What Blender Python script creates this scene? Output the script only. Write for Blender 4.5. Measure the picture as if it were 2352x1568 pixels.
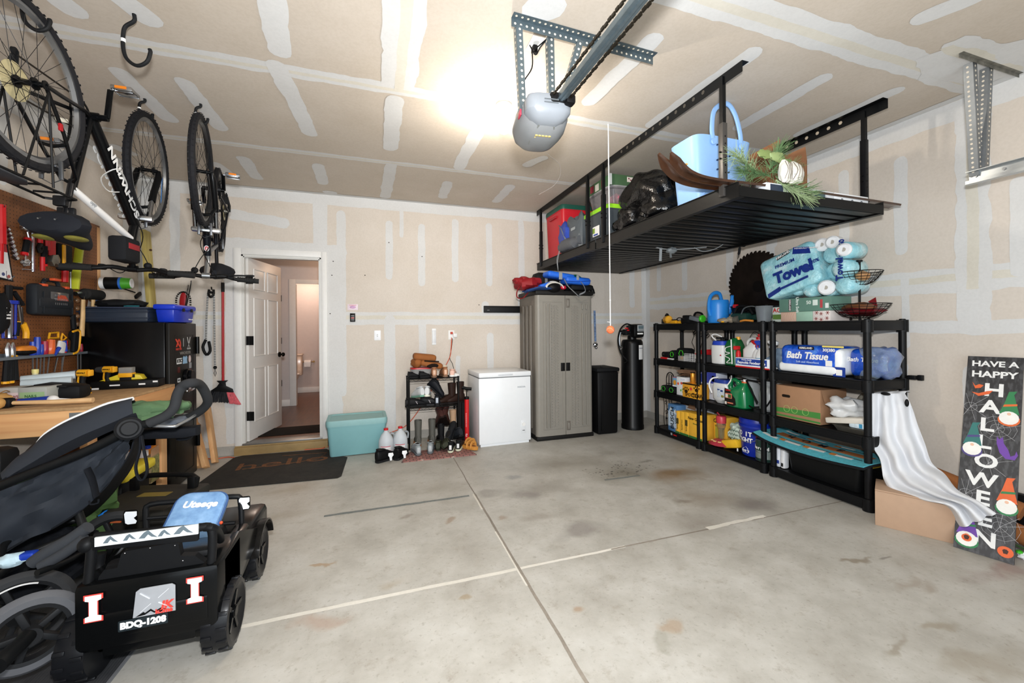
import bpy,bmesh,math,random
from mathutils import Vector,Matrix,noise
for _o in list(bpy.data.objects):bpy.data.objects.remove(_o,do_unlink=True)
SC=bpy.context.scene;COL=SC.collection
R=math.radians;PI=math.pi;V=Vector
CAM_H=1.36;FPX=928.0;YAW=.3228;ROLL=-.0078
HC=2.927;YB=5.138;XR=3.854;XL=-2.28;YF=-1.6
_cd=bpy.data.cameras.new('camera');CAM=bpy.data.objects.new('camera',_cd);COL.objects.link(CAM)
_cd.sensor_width=36;_cd.lens=FPX/2352*36;_cd.shift_y=-31.1/2352;_cd.clip_start=.03;_cd.clip_end=60
_F=V((math.sin(YAW),math.cos(YAW),0));_R0=V((math.cos(YAW),-math.sin(YAW),0));_U0=V((0,0,1))
_R=math.cos(ROLL)*_R0+math.sin(ROLL)*_U0;_U=-math.sin(ROLL)*_R0+math.cos(ROLL)*_U0
CAM.matrix_world=Matrix(((_R.x,_U.x,-_F.x,0),(_R.y,_U.y,-_F.y,0),(_R.z,_U.z,-_F.z,CAM_H),(0,0,0,1)))
SC.camera=CAM
def at(px,py,x=None,y=None,z=None,d=None):
 'world point on a given plane that a photo pixel looks at'
 r=_F+(px-1176)/FPX*_R-(py-752.9)/FPX*_U
 t=x/r.x if x is not None else y/r.y if y is not None else(z-CAM_H)/r.z if z is not None else d
 return V((0,0,CAM_H))+r*t
SC.view_settings.view_transform='Standard';SC.view_settings.look='None'
SC.view_settings.exposure=0.13;SC.view_settings.gamma=1.0;SC.view_settings.use_curve_mapping=False
W=bpy.data.worlds.new('sky');SC.world=W;W.use_nodes=True
W.node_tree.nodes['Background'].inputs[0].default_value=(.80,.90,1.0,1);W.node_tree.nodes['Background'].inputs[1].default_value=1.1
def area(name,loc,aim,sx,sy,power,col=(1,1,1)):
 l=bpy.data.lights.new(name,'AREA');l.shape='RECTANGLE';l.size=sx;l.size_y=sy;l.energy=power;l.color=col
 o=bpy.data.objects.new(name,l);COL.objects.link(o);o.location=loc
 o.rotation_euler=(V(aim)-V(loc)).to_track_quat('-Z','Y').to_euler();return o
area('added_fill_at_garage_opening',(.8,YF-.35,1.15),(.8,3,1.45),4.9,2.1,60,(.86,.94,1.0))  # added broad fill light at the unseen front opening, tinted like daylight
area('camera_flash',(.02,-.04,CAM_H+.26),(1.1,3,2.05),.14,.10,112,(.97,.985,1.0))
def point(name,loc,power,col,r=.05):
 l=bpy.data.lights.new(name,'POINT');l.energy=power;l.color=col;l.shadow_soft_size=r
 o=bpy.data.objects.new(name,l);COL.objects.link(o);o.location=loc;return o
def lin(h):
 if isinstance(h,str):
  h=h.lstrip('#');h=[int(h[i:i+2],16)/255 for i in(0,2,4)]
 return[((c+.055)/1.055)**2.4 if c>.04045 else c/12.92 for c in h]+[1]
class N:
 def __init__(s,name):
  s.m=bpy.data.materials.new(name);s.m.use_nodes=True;s.t=s.m.node_tree;s.b=s.t.nodes['Principled BSDF']
 def n(s,typ,**k):
  o=s.t.nodes.new(typ)
  for a,v in k.items():
   if a[0]=='i' and a[1:].isdigit():o.inputs[int(a[1:])].default_value=v
   else:setattr(o,a,v)
  return o
 def l(s,a,b):s.t.links.new(a,b)
 def noise(s,scale,det=4,src=None,rough=.6):
  o=s.n('ShaderNodeTexNoise');o.inputs['Scale'].default_value=scale;o.inputs['Detail'].default_value=det;o.inputs['Roughness'].default_value=rough
  if src is None:
   if not hasattr(s,'tc'):s.tc=s.n('ShaderNodeTexCoord')
   src=s.tc.outputs['Object']
  s.l(src,o.inputs['Vector']);return o.outputs['Fac']
 def ramp(s,src,stops):
  o=s.n('ShaderNodeValToRGB');e=o.color_ramp.elements
  while len(e)<len(stops):e.new(.5)
  for i,(p,c)in enumerate(stops):e[i].position=p;e[i].color=c if len(c)==4 else(*c,1)
  s.l(src,o.inputs[0]);return o.outputs[0]
 def mix(s,f,a,b,mode='MIX'):
  o=s.n('ShaderNodeMix',data_type='RGBA',blend_type=mode)
  for i,v in((0,f),(6,a),(7,b)):
   if isinstance(v,(int,float,list,tuple)):o.inputs[i].default_value=v
   else:s.l(v,o.inputs[i])
  return o.outputs[2]
 def math(s,op,a,b=0.0,c=None):
  o=s.n('ShaderNodeMath',operation=op)
  for i,v in((0,a),(1,b))+(((2,c),)if c is not None else()):
   if isinstance(v,(int,float)):o.inputs[i].default_value=v
   else:s.l(v,o.inputs[i])
  return o.outputs[0]
 def bump(s,h,st,dist=.002):
  o=s.n('ShaderNodeBump');o.inputs['Strength'].default_value=st;o.inputs['Distance'].default_value=dist
  s.l(h,o.inputs['Height']);s.l(o.outputs[0],s.b.inputs['Normal'])
_MC={}
def M(col,rough=.5,metal=0.0,var=.05,scale=18,bump=0.0,trans=0.0,alpha=1.0,emit=0,name=None,coat=0,ior=1.45,sheen=0,bscale=None):
 'procedural plain material: colour with a slight noise variation'
 key=(str(col),rough,metal,var,scale,bump,trans,alpha,emit,coat,ior,sheen,bscale)
 if key in _MC:return _MC[key]
 s=N(name or('metal' if metal>.5 else 'surface'));c=lin(col)
 f=s.noise(scale,3)
 a=[min(1,x*(1+var))for x in c[:3]]+[1];b=[x*(1-var)for x in c[:3]]+[1]
 s.l(s.ramp(f,[(.3,b),(.7,a)]),s.b.inputs['Base Color'])
 s.b.inputs['Roughness'].default_value=rough;s.b.inputs['Metallic'].default_value=metal;s.b.inputs['IOR'].default_value=ior
 if max(c[:3])<.03:s.b.inputs['Specular IOR Level'].default_value=.22;coat=min(coat,.08)
 if trans:s.b.inputs['Transmission Weight'].default_value=trans
 if alpha<1:s.b.inputs['Alpha'].default_value=alpha
 if coat:s.b.inputs['Coat Weight'].default_value=coat;s.b.inputs['Coat Roughness'].default_value=.1
 if sheen:s.b.inputs['Sheen Weight'].default_value=sheen
 if emit:s.b.inputs['Emission Color'].default_value=c;s.b.inputs['Emission Strength'].default_value=emit
 if bump:s.bump(s.noise(bscale or scale*4,4),bump)
 _MC[key]=s.m;return s.m
class MB:
 def __init__(s,T=None):s.v=[];s.f=[];s.m=[];s.mi=0;s.T=T or Matrix()
 def add(s,vs,fs,T=None):
  o=len(s.v);X=s.T@T if T is not None else s.T
  s.v+=[X@V(p)for p in vs];s.f+=[tuple(i+o for i in f)for f in fs];s.m+=[s.mi]*len(fs);return s
 def bm(s,b,T=None):
  b.verts.index_update();s.add([v.co.copy()for v in b.verts],[[v.index for v in f.verts]for f in b.faces],T);b.free();return s
 def box(s,c,d,rz=0,bev=0,seg=2,T=None,taper=1):
  X=Matrix.Translation(c)@Matrix.Rotation(rz,4,'Z')
  if T is not None:X=T@X
  b=bmesh.new();bmesh.ops.create_cube(b,size=1)
  for v in b.verts:
   k=taper if v.co.z<0 else 1
   v.co=V((v.co.x*d[0]*k,v.co.y*d[1]*k,v.co.z*d[2]))
  if bev:bmesh.ops.bevel(b,geom=b.edges[:]+b.verts[:],offset=min(bev,min(d)*.49),segments=seg,affect='EDGES',profile=.5)
  return s.bm(b,X)
 def b2(s,x0,x1,y0,y1,z0,z1,bev=0,**k):return s.box(((x0+x1)/2,(y0+y1)/2,(z0+z1)/2),(abs(x1-x0),abs(y1-y0),abs(z1-z0)),bev=bev,**k)
 def bar(s,p0,p1,w,h,up=(0,0,1),bev=0):
  p0=V(p0);p1=V(p1);d=p1-p0;L=d.length;x=d/L;z=V(up);z=(z-x*z.dot(x))
  if z.length<1e-4:z=V((0,1,0))-x*x.y
  z.normalize();y=z.cross(x);c=(p0+p1)/2
  X=Matrix(((x.x,y.x,z.x,c.x),(x.y,y.y,z.y,c.y),(x.z,y.z,z.z,c.z),(0,0,0,1)))
  return s.box((0,0,0),(L,w,h),bev=bev,T=X)
 def cyl(s,p0,p1,r,r2=None,n=16,bev=0):
  r2=r if r2 is None else r2;p0=V(p0);p1=V(p1);L=(p1-p0).length
  prof=[(0,0),(r,0),(r2,L),(0,L)]
  if bev:prof=[(0,0),(r-bev,0),(r,bev),(r2,L-bev),(r2-bev,L),(0,L)]
  return s.lathe(prof,p0,n,p1-p0)
 def lathe(s,prof,c=(0,0,0),n=24,axis=(0,0,1),sx=1,sy=1,a0=0,a1=2*PI):
  q=V((0,0,1)).rotation_difference(V(axis).normalized()).to_matrix().to_4x4();T=Matrix.Translation(c)@q
  vs=[];fs=[];full=abs(a1-a0-2*PI)<1e-6;nn=n if full else n+1;rings=[]
  for r,z in prof:
   if r<1e-6:rings.append([len(vs)]);vs.append((0,0,z))
   else:
    rings.append(list(range(len(vs),len(vs)+nn)))
    for i in range(nn):
     a=a0+(a1-a0)*i/n;vs.append((r*math.cos(a)*sx,r*math.sin(a)*sy,z))
  for A,B in zip(rings,rings[1:]):
   for i in range(n):
    j=(i+1)%nn
    if len(A)==1 and len(B)==1:continue
    if len(A)==1:fs.append((A[0],B[j],B[i]))
    elif len(B)==1:fs.append((A[i],A[j],B[0]))
    else:fs.append((A[i],A[j],B[j],B[i]))
  return s.add(vs,fs,T)
 def tube(s,pts,r,n=8,closed=False,flat=1.0,smooth=0,up=None):
  P=[V(p)for p in pts]
  if smooth:P=spline(P,smooth,closed)
  m=len(P);rr=r if isinstance(r,(list,tuple))else[r]*m
  if len(rr)!=m:rr=[rr[min(len(rr)-1,int(i*(len(rr)-1)/(m-1)+.5))]for i in range(m)]
  tan=[]
  for i in range(m):
   a=P[i-1]if(i>0 or closed)else P[i];b=P[(i+1)%m]if(i<m-1 or closed)else P[i]
   t=b-a;tan.append(t.normalized()if t.length>1e-9 else V((0,0,1)))
  u=V(up)if up is not None else(V((0,0,1))if abs(tan[0].z)<.9 else V((1,0,0)))
  u=(u-tan[0]*u.dot(tan[0])).normalized();vs=[];fs=[]
  for i in range(m):
   if i:u=tan[i-1].rotation_difference(tan[i])@u;u=(u-tan[i]*u.dot(tan[i])).normalized()
   w=tan[i].cross(u)
   for k in range(n):
    a=2*PI*k/n;vs.append(P[i]+u*math.cos(a)*rr[i]*flat+w*math.sin(a)*rr[i])
  for i in range(m if closed else m-1):
   for k in range(n):
    a=i*n+k;b=i*n+(k+1)%n;c=((i+1)%m)*n+(k+1)%n;d=((i+1)%m)*n+k;fs.append((a,b,c,d))
  if not closed:fs.append(tuple(range(n))[::-1]);fs.append(tuple((m-1)*n+k for k in range(n)))
  return s.add(vs,fs)
 def prism(s,poly,d,T=None,bev=0):
  'outline in local xy extruded by d along local +z'
  a=sum(poly[i][0]*poly[(i+1)%len(poly)][1]-poly[(i+1)%len(poly)][0]*poly[i][1]for i in range(len(poly)))
  if a<0:poly=poly[::-1]
  n=len(poly)
  if bev:
   b=bmesh.new();vv=[b.verts.new((x,y,0))for x,y in poly];f=b.faces.new(vv)
   r=bmesh.ops.extrude_face_region(b,geom=[f]);bmesh.ops.translate(b,vec=(0,0,d),verts=[g for g in r['geom']if isinstance(g,bmesh.types.BMVert)])
   bmesh.ops.recalc_face_normals(b,faces=b.faces[:])
   ed=[e for e in b.edges if abs(e.verts[0].co.z-e.verts[1].co.z)<1e-6]
   bmesh.ops.bevel(b,geom=ed,offset=bev,segments=2,affect='EDGES',profile=.5);return s.bm(b,T)
  vs=[(x,y,0)for x,y in poly]+[(x,y,d)for x,y in poly]
  fs=[tuple(range(n))[::-1],tuple(range(n,2*n))]+[(i,(i+1)%n,n+(i+1)%n,n+i)for i in range(n)]
  return s.add(vs,fs,T)
 def ball(s,c,r,n=16,m=10,T=None,p=1.0,jit=0,seed=0):
  rx,ry,rz=(r,r,r)if isinstance(r,(int,float))else r;vs=[];fs=[]
  sg=lambda x,e:math.copysign(abs(x)**e,x)
  def P(a,b):
   x,y,z=sg(math.cos(b),p)*sg(math.cos(a),p),sg(math.cos(b),p)*sg(math.sin(a),p),sg(math.sin(b),p)
   k=1+jit*noise.noise(V((x*2+seed*7.1,y*2,z*2+seed)))if jit else 1
   return(c[0]+x*rx*k,c[1]+y*ry*k,c[2]+z*rz*k)
  vs.append(P(0,-PI/2))
  for j in range(1,m):
   for i in range(n):vs.append(P(2*PI*i/n,-PI/2+PI*j/m))
  vs.append(P(0,PI/2));L=len(vs)-1
  for i in range(n):fs.append((0,1+(i+1)%n,1+i));fs.append((L,L-n+i,L-n+(i+1)%n))
  for j in range(m-2):
   for i in range(n):a=1+j*n+i;b=1+j*n+(i+1)%n;fs.append((a,b,b+n,a+n))
  return s.add(vs,fs,T)
 def sheet(s,fn,nu,nv,th=0,closed=False):
  g=[[V(fn(i/nu,j/nv))for j in range(nv+1)]for i in range(nu+1)];vs=[];fs=[]
  W_=nv+1
  for r in g:vs+=r
  for i in range(nu):
   for j in range(nv):a=i*W_+j;fs.append((a,a+1,a+W_+1,a+W_))
  if th:
   o=len(vs);nr=[]
   for i in range(nu+1):
    for j in range(nv+1):
     du=g[min(nu,i+1)][j]-g[max(0,i-1)][j];dv=g[i][min(nv,j+1)]-g[i][max(0,j-1)];q=du.cross(dv)
     nr.append(q.normalized()if q.length>1e-12 else V((0,0,1)))
   vs+=[vs[k]-nr[k]*th for k in range(o)];fs+=[tuple(o+k for k in f[::-1])for f in fs[:]]
   bd=[i*W_ for i in range(nu+1)]+[nu*W_+j for j in range(1,nv+1)]+[i*W_+nv for i in range(nu-1,-1,-1)]+[j for j in range(nv-1,0,-1)]
   for a,b in zip(bd,bd[1:]+bd[:1]):fs.append((a,b,b+o,a+o))
  return s.add(vs,fs)
 def build(s,name,mats,parent=None,sm=35,kind=None):
  me=bpy.data.meshes.new(name);me.from_pydata([tuple(v)for v in s.v],[],s.f)
  for m in(mats if isinstance(mats,(list,tuple))else[mats]):me.materials.append(m)
  if any(s.m):me.polygons.foreach_set('material_index',s.m)
  me.update()
  b=bmesh.new();b.from_mesh(me);bmesh.ops.recalc_face_normals(b,faces=b.faces[:]);b.to_mesh(me);b.free()
  if sm:me.polygons.foreach_set('use_smooth',[True]*len(me.polygons));me.set_sharp_from_angle(angle=R(sm))
  o=bpy.data.objects.new(name,me);COL.objects.link(o)
  if parent:o.parent=parent
  if kind:o['kind']=kind
  return o
def spline(P,k,closed=False):
 out=[];n=len(P);P=[V(p)for p in P]
 for i in range(n if closed else n-1):
  p0=P[i-1]if(i or closed)else P[0]*2-P[1];p1=P[i];p2=P[(i+1)%n];p3=P[(i+2)%n]if(i+2<n or closed)else P[-1]*2-P[-2]
  for j in range(k):
   t=j/k;out.append(.5*((2*p1)+(p2-p0)*t+(2*p0-5*p1+4*p2-p3)*t*t+(3*p1-p0-3*p2+p3)*t**3))
 if not closed:out.append(P[-1])
 return out
def tag(o,label,cat,group=None):
 o['label']=label;o['category']=cat
 if group:o['group']=group
 return o
def thing(name,label,cat,loc=(0,0,0),rz=0,group=None,rot=None):
 o=bpy.data.objects.new(name,None);COL.objects.link(o);o.location=loc;o.rotation_euler=rot or(0,0,rz)
 o.empty_display_size=.1;return tag(o,label,cat,group)
def struct(o):o['kind']='structure';return o
def copy_tree(o,parent=None):
 c=o.copy();COL.objects.link(c);c.parent=parent
 for ch in list(o.children):copy_tree(ch,c)
 return c
def frame(o,x,y):
 'matrix with origin o, local x and y axes (z = normal)'
 x=V(x).normalized();z=x.cross(V(y)).normalized();y=z.cross(x)
 return Matrix(((x.x,y.x,z.x,o[0]),(x.y,y.y,z.y,o[1]),(x.z,y.z,z.z,o[2]),(0,0,0,1)))
def text(s,size,mat,T,parent,name='lettering',bold=0,shear=0,sx=1,ext=.0006,align='CENTER',spacing=1):
 cu=bpy.data.curves.new(name,'FONT');cu.body=s;cu.size=size;cu.align_x=align;cu.align_y='CENTER'
 cu.extrude=ext;cu.offset=bold*size;cu.shear=shear;cu.resolution_u=3;cu.space_character=spacing
 t=bpy.data.objects.new('t',cu);COL.objects.link(t)
 dg=bpy.context.evaluated_depsgraph_get();me=bpy.data.meshes.new_from_object(t.evaluated_get(dg));me.name=name
 bpy.data.objects.remove(t,do_unlink=True);bpy.data.curves.remove(cu)
 me.materials.clear();me.materials.append(mat);me.transform(T@Matrix.Diagonal((sx,1,1,1)))
 o=bpy.data.objects.new(name,me);COL.objects.link(o)
 if parent:o.parent=parent
 return o
def rrect(w,h,r,n=5,cx=0,cy=0):
 out=[]
 for k,(sx,sy)in enumerate(((1,1),(-1,1),(-1,-1),(1,-1))):
  for i in range(n+1):
   a=PI/2*(k+i/n);out.append((cx+sx*(w/2-r)+r*math.cos(a),cy+sy*(h/2-r)+r*math.sin(a)))
 return out
BLACK=M('0c0c0d',.5);BLK2=M('131416',.65,bump=.15);RUB=M('222222',.8,bump=.2);CHROME=M('c8c9cc',.22,1);STEEL=M('9a9da0',.35,1)
WHT=M('e9e9e8',.45);RED=M('c3161c',.4);YEL=M('f2b01e',.45);WOOD=M('c9925c',.6,var=.12,scale=9,bump=.1)
# == the room shell
def m_paper(name,base,dk):
 s=N(name);f=s.noise(2.2,5);g=s.noise(60,3)
 c=s.ramp(f,[(.3,lin(dk)),(.7,lin(base))]);c2=s.mix(.10,c,s.ramp(g,[(.35,lin('a0937f')),(.6,lin('d4cabd'))]))
 s.l(c2,s.b.inputs['Base Color']);s.b.inputs['Roughness'].default_value=.85;s.bump(g,.08);return s.m
M_PAPER_C=m_paper('gypsum_paper_ceiling','cabfb2','c1b5a6');M_PAPER_W=m_paper('gypsum_paper_wall','d8cfc5','d0c6ba')
M_MUD=m_paper('joint_compound','dadbdb','d2d2d1');M_TAPE=m_paper('taped_joint_ridge','dcd8cc','cfcabd');M_CONC=m_paper('foundation_concrete','b3b0aa','8f8c86')
random.seed(4)
def ragged(pts,amp,seed):
 'densify an outline and jitter it'
 out=[];n=len(pts)
 for i in range(n):
  a=V(pts[i]);b=V(pts[(i+1)%n]);k=max(1,int((b-a).length/.035))
  for j in range(k):
   p=a.lerp(b,j/k);q=noise.noise_vector(V((p.x*7,p.y*7,seed*3.7)))+.5*noise.noise_vector(V((p.x*25,p.y*25,seed*1.3)))
   out.append(p+V((q.x,q.y))*amp)
 return out
class Plane:
 'flat patches of joint compound on a wall or ceiling, kept in that surface mesh'
 def __init__(s,mb,o,x,y,n):s.mb=mb;s.o=V(o);s.x=V(x);s.y=V(y);s.n=V(n);s.k=0
 def to2(s,p):p=V(p)-s.o;return V((p.dot(s.x),p.dot(s.y)))
 def poly(s,pts2,mi=1,amp=.012):
  s.k+=1;q=ragged(pts2,amp,s.k);h=.0005+.00005*s.k;s.mb.mi=mi
  s.mb.add([s.o+s.x*p.x+s.y*p.y+s.n*h for p in q],[tuple(range(len(q)))]);s.mb.mi=0
 def stroke(s,a,b,w,mi=1,amp=.010,w2=None,rnd=True):
  a=V(a);b=V(b);w2=w if w2 is None else w2;d=(b-a).normalized();n=V((-d.y,d.x));L=[]
  for i in range(7):
   t=PI*i/6;L.append(b+(n*math.cos(t)*w2/2)+(d*math.sin(t)*w2*(.5 if rnd else .03)))
  for i in range(7):
   t=PI*i/6;L.append(a-(n*math.cos(t)*w/2)-(d*math.sin(t)*w*(.5 if rnd else .03)))
  s.poly(L,mi,amp)
mb=MB();mb.b2(XL-.15,XR+.15,YF-.1,YB+.15,HC,HC+.12)
pc=Plane(mb,(0,0,HC),(1,0,0),(0,1,0),(0,0,-1));c2=lambda x,y:pc.to2(at(x,y,z=HC))
for y,w in((2.747,.12),(3.973,.085),(1.536,.19),(.31,.2),(-.9,.2)):
 pc.stroke((XL,y),(XR,y),w,1,.014,rnd=False);pc.stroke((XL,y+.008),(XR,y+.008),w*.28,2,.006,rnd=False)
pc.stroke((.1435,0),(.1435,2.70),.21,1,.016,rnd=False);pc.stroke((.15,0),(.15,2.74),.06,2,.008,rnd=False)
for a,b,w in(((624,-8),(641,116),.12),((634,150),(712,305),.11),((906,230),(896,340),.12),((898,380),(885,452),.12),((1094,305),(1054,384),.12),((1029,420),(1016,452),.11),((1172,428),(1140,462),.11),((731,380),(742,420),.11),((560,364),(590,408),.11),((276,166),(388,272),.11),((424,190),(506,293),.11),((278,-5),(334,40),.12),((132,-5),(165,22),.12),((498,376),(527,400),.1),((1355,232),(1500,92),.115),((1210,378),(1246,362),.1),((1238,22),(1262,16),.17),((1726,122),(1500,285),.12),((1700,290),(1888,180),.115),((2052,210),(1840,306),.11),((2125,38),(2240,-8),.12),((264,336),(300,352),.1),((755,441),(762,442),.12)):
 pc.stroke(c2(*a),c2(*b),w,1,.013)
q6=lambda x,y:c2(1560+x/2.97,y/2.97)
pc.poly([q6(*p)for p in((1630,550),(1720,520),(1965,590),(2110,565),(2352,480),(2400,250),(2180,300),(2050,250),(1960,235),(1800,300),(1780,350),(1640,400))],1,.03)
pc.poly([q6(*p)for p in((1790,330),(1880,300),(2170,370),(2170,410),(1900,400))],2,.02);pc.poly([q6(*p)for p in((2160,430),(2352,450),(2352,500),(2230,490))],2,.02)
pc.stroke((XL,YB-.03),(XR,YB-.03),.06,1,.004,rnd=False);pc.stroke((XR-.035,0),(XR-.035,YB),.07,1,.006,rnd=False);pc.stroke((XL+.04,0),(XL+.04,YB),.08,1,.006,rnd=False)
struct(mb.build('ceiling',[M_PAPER_C,M_MUD,M_TAPE],sm=0))
DX0,DX1,DZ0,DZ1=-1.402,-.606,.118,2.187;WT=.13
mb=MB()
for x0,x1,z0,z1 in((XL-.15,DX0,.10,HC),(DX1,XR+.15,.10,HC),(DX0,DX1,DZ1,HC)):mb.b2(x0,x1,YB,YB+WT,z0,z1)
mb.mi=3;mb.b2(XL-.15,DX0,YB-.004,YB+WT,0,.10);mb.b2(DX1,XR+.15,YB-.004,YB+WT,0,.10);mb.mi=0
pb=Plane(mb,(0,YB,0),(1,0,0),(0,0,1),(0,-1,0));w2=lambda x,y:pb.to2(at(x,y,y_=0)if False else at(x,y,y=YB))
[pb.stroke((x0,1.487+d),(x1,1.487+d),w,k,.010/k,rnd=False)for x0,x1 in((XL,DX0),(DX1,XR))for w,k,d in((.155,1,0),(.045,2,.013))]
pb.stroke((XL,HC-.06),(XR,HC-.06),.12,1,.010,rnd=False)
for x,y0,y1,w in((735,462,566,.15),(783,492,900,.10),(893,514,634,.085),(922,485,542,.045),(968,522,650,.085),(1045,510,640,.085),(1123,520,650,.085),(1197,512,640,.085),(895,735,1030,.13),(970,745,812,.09),(1126,772,905,.09),(1052,822,905,.06),(1196,640,700,.08),(1318,640,700,.08),(1451,620,700,.09),(1115,700,715,.1)):
 a=w2(x,y0);b=w2(x,y1);pb.stroke((a.x,a.y),(a.x,b.y),w,1,.008)
for x,w,z0,z1 in((-1.50,.12,.12,2.27),(-.49,.20,.12,2.27)):pb.stroke((x,z0),(x,z1),w,1,.016,rnd=False)
pb.stroke((-1.56,2.30),(-.40,2.27),.14,1,.016);pb.stroke((-1.47,2.62),(-.98,2.56),.11,1,.014)
pb.stroke((-2.0,2.0),(-2.0,2.8),.09,1,.01);pb.stroke((-1.72,.2),(-1.72,1.4),.08,1,.01);pb.stroke((XR-.03,.1),(XR-.03,HC),.10,1,.01,rnd=False);pb.stroke((XL+.03,.1),(XL+.03,HC),.09,1,.01,rnd=False)
for x,y in((893,557),(969,589),(765,600),(762,632),(838,632),(758,720),(1100,700)):a=w2(x,y);pb.stroke(a,(a.x+.003,a.y),.011,4,0)
struct(mb.build('wall_back',[M_PAPER_W,M_MUD,M_TAPE,M_CONC,M('2a2622',.9)],sm=0))
mb=MB();mb.b2(XR,XR+.13,YF-.1,YB+.15,.10,HC);mb.mi=3;mb.b2(XR-.004,XR+.13,YF-.1,YB+.15,0,.10);mb.mi=0
pr=Plane(mb,(XR,0,0),(0,1,0),(0,0,1),(-1,0,0));r2=lambda x,y:pr.to2(at(x,y,x=XR))
pr.stroke((0,1.66),(YB,1.70),.17,1,.016,rnd=False);pr.stroke((0,1.675),(YB,1.715),.05,2,.006,rnd=False);pr.stroke((0,HC-.07),(YB,HC-.07),.14,1,.012,rnd=False)
pr.stroke((YB-.03,.1),(YB-.03,HC),.12,1,.012,rnd=False);pr.stroke((2.9,1.36),(YB,1.40),.07,1,.012);pr.stroke((.9,1.35),(2.6,1.33),.09,1,.012)
for x,y0,y1,w in((1513,600,662,.09),(1572,588,660,.10),(1676,570,648,.10),(1770,560,650,.09),(1938,402,610,.085),(2068,372,572,.085),(1850,420,520,.085),(1776,470,560,.08),(2070,842,1010,.085),(2231,852,1080,.085),(1940,700,745,.08),(2080,640,790,.05),(2340,420,620,.08)):
 a=r2(x,y0);b=r2(x,y1);pr.stroke((a.x,a.y),(a.x,b.y),w,1,.008)
a=r2(2232,240);pr.stroke((a.x,2.85),(a.x,1.3),.17,1,.02,rnd=False);pr.stroke((a.x,2.85),(a.x,1.6),.06,2,.006,rnd=False)
struct(mb.build('wall_right',[M_PAPER_W,M_MUD,M_TAPE,M_CONC],sm=0))
mb=MB();mb.b2(XL-.13,XL,YF-.1,YB+.15,.10,HC);mb.mi=3;mb.b2(XL-.13,XL+.004,YF-.1,YB+.15,0,.10);mb.mi=0
pl=Plane(mb,(XL,0,0),(0,-1,0),(0,0,1),(1,0,0))
pl.stroke((-YB,1.36),(0,1.36),.15,1,.012,rnd=False);pl.stroke((-YB,HC-.06),(0,HC-.06),.12,1,.01,rnd=False);pl.stroke((-YB+.03,.1),(-YB+.03,HC),.1,1,.01,rnd=False)
for y in(4.85,4.0,3.5,3.0,2.4):pl.stroke((-y,2.35),(-y,2.75),.09,1,.01)
struct(mb.build('wall_left',[M_PAPER_W,M_MUD,M_TAPE,M_CONC],sm=0))
mb=MB();mb.b2(XL-.13,-1.65,YF-.12,YF,0,HC);mb.b2(3.25,XR+.13,YF-.12,YF,0,HC);mb.b2(-1.65,3.25,YF-.12,YF,2.2,HC)
struct(mb.build('wall_front',[M_PAPER_W],sm=0))
s=N('concrete');tc=s.n('ShaderNodeTexCoord');s.tc=tc;OB=tc.outputs['Object']
f1=s.noise(.75,6,rough=.62);f2=s.noise(3.1,7,rough=.7);f3=s.noise(45,4);f4=s.noise(9,6,rough=.75)
col=s.ramp(f1,[(.28,lin('a09d95')),(.5,lin('b1aea6')),(.72,lin('bcbab3'))])
col=s.mix(.62,col,s.ramp(f2,[(.30,lin('938e84')),(.5,lin('b0ada5')),(.68,lin('c3c1bb'))]))
col=s.mix(s.ramp(f4,[(.56,(0,0,0)),(.72,(.55,.55,.55))]),col,lin('8d8375'))
col=s.mix(s.ramp(f3,[(.58,(0,0,0)),(.72,(.42,.42,.42))]),col,lin('7f776b'))
dn=s.n('ShaderNodeTexNoise');dn.inputs['Scale'].default_value=4;dn.inputs['Detail'].default_value=5;s.l(OB,dn.inputs['Vector'])
vm=s.n('ShaderNodeVectorMath',operation='MULTIPLY_ADD');vm.inputs[1].default_value=(.34,.34,.0);vm.inputs[2].default_value=(-.17,-.17,0);s.l(dn.outputs['Color'],vm.inputs[0])
va=s.n('ShaderNodeVectorMath',operation='ADD');s.l(OB,va.inputs[0]);s.l(vm.outputs[0],va.inputs[1]);DOB=va.outputs[0]
def blob(px,py,rx,ry,colr,st,soft=.6,rot=0):
 global col
 c=at(px,py,z=0);mp=s.n('ShaderNodeMapping',vector_type='TEXTURE');mp.inputs['Location'].default_value=c;mp.inputs['Rotation'].default_value=(0,0,rot);mp.inputs['Scale'].default_value=(rx,ry,1)
 s.l(DOB,mp.inputs['Vector']);ln=s.n('ShaderNodeVectorMath',operation='LENGTH');s.l(mp.outputs[0],ln.inputs[0])
 k=s.ramp(ln.outputs['Value'],[(1-soft,(st,st,st)),(1,(0,0,0))]);col=s.mix(k,col,lin(colr))
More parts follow.
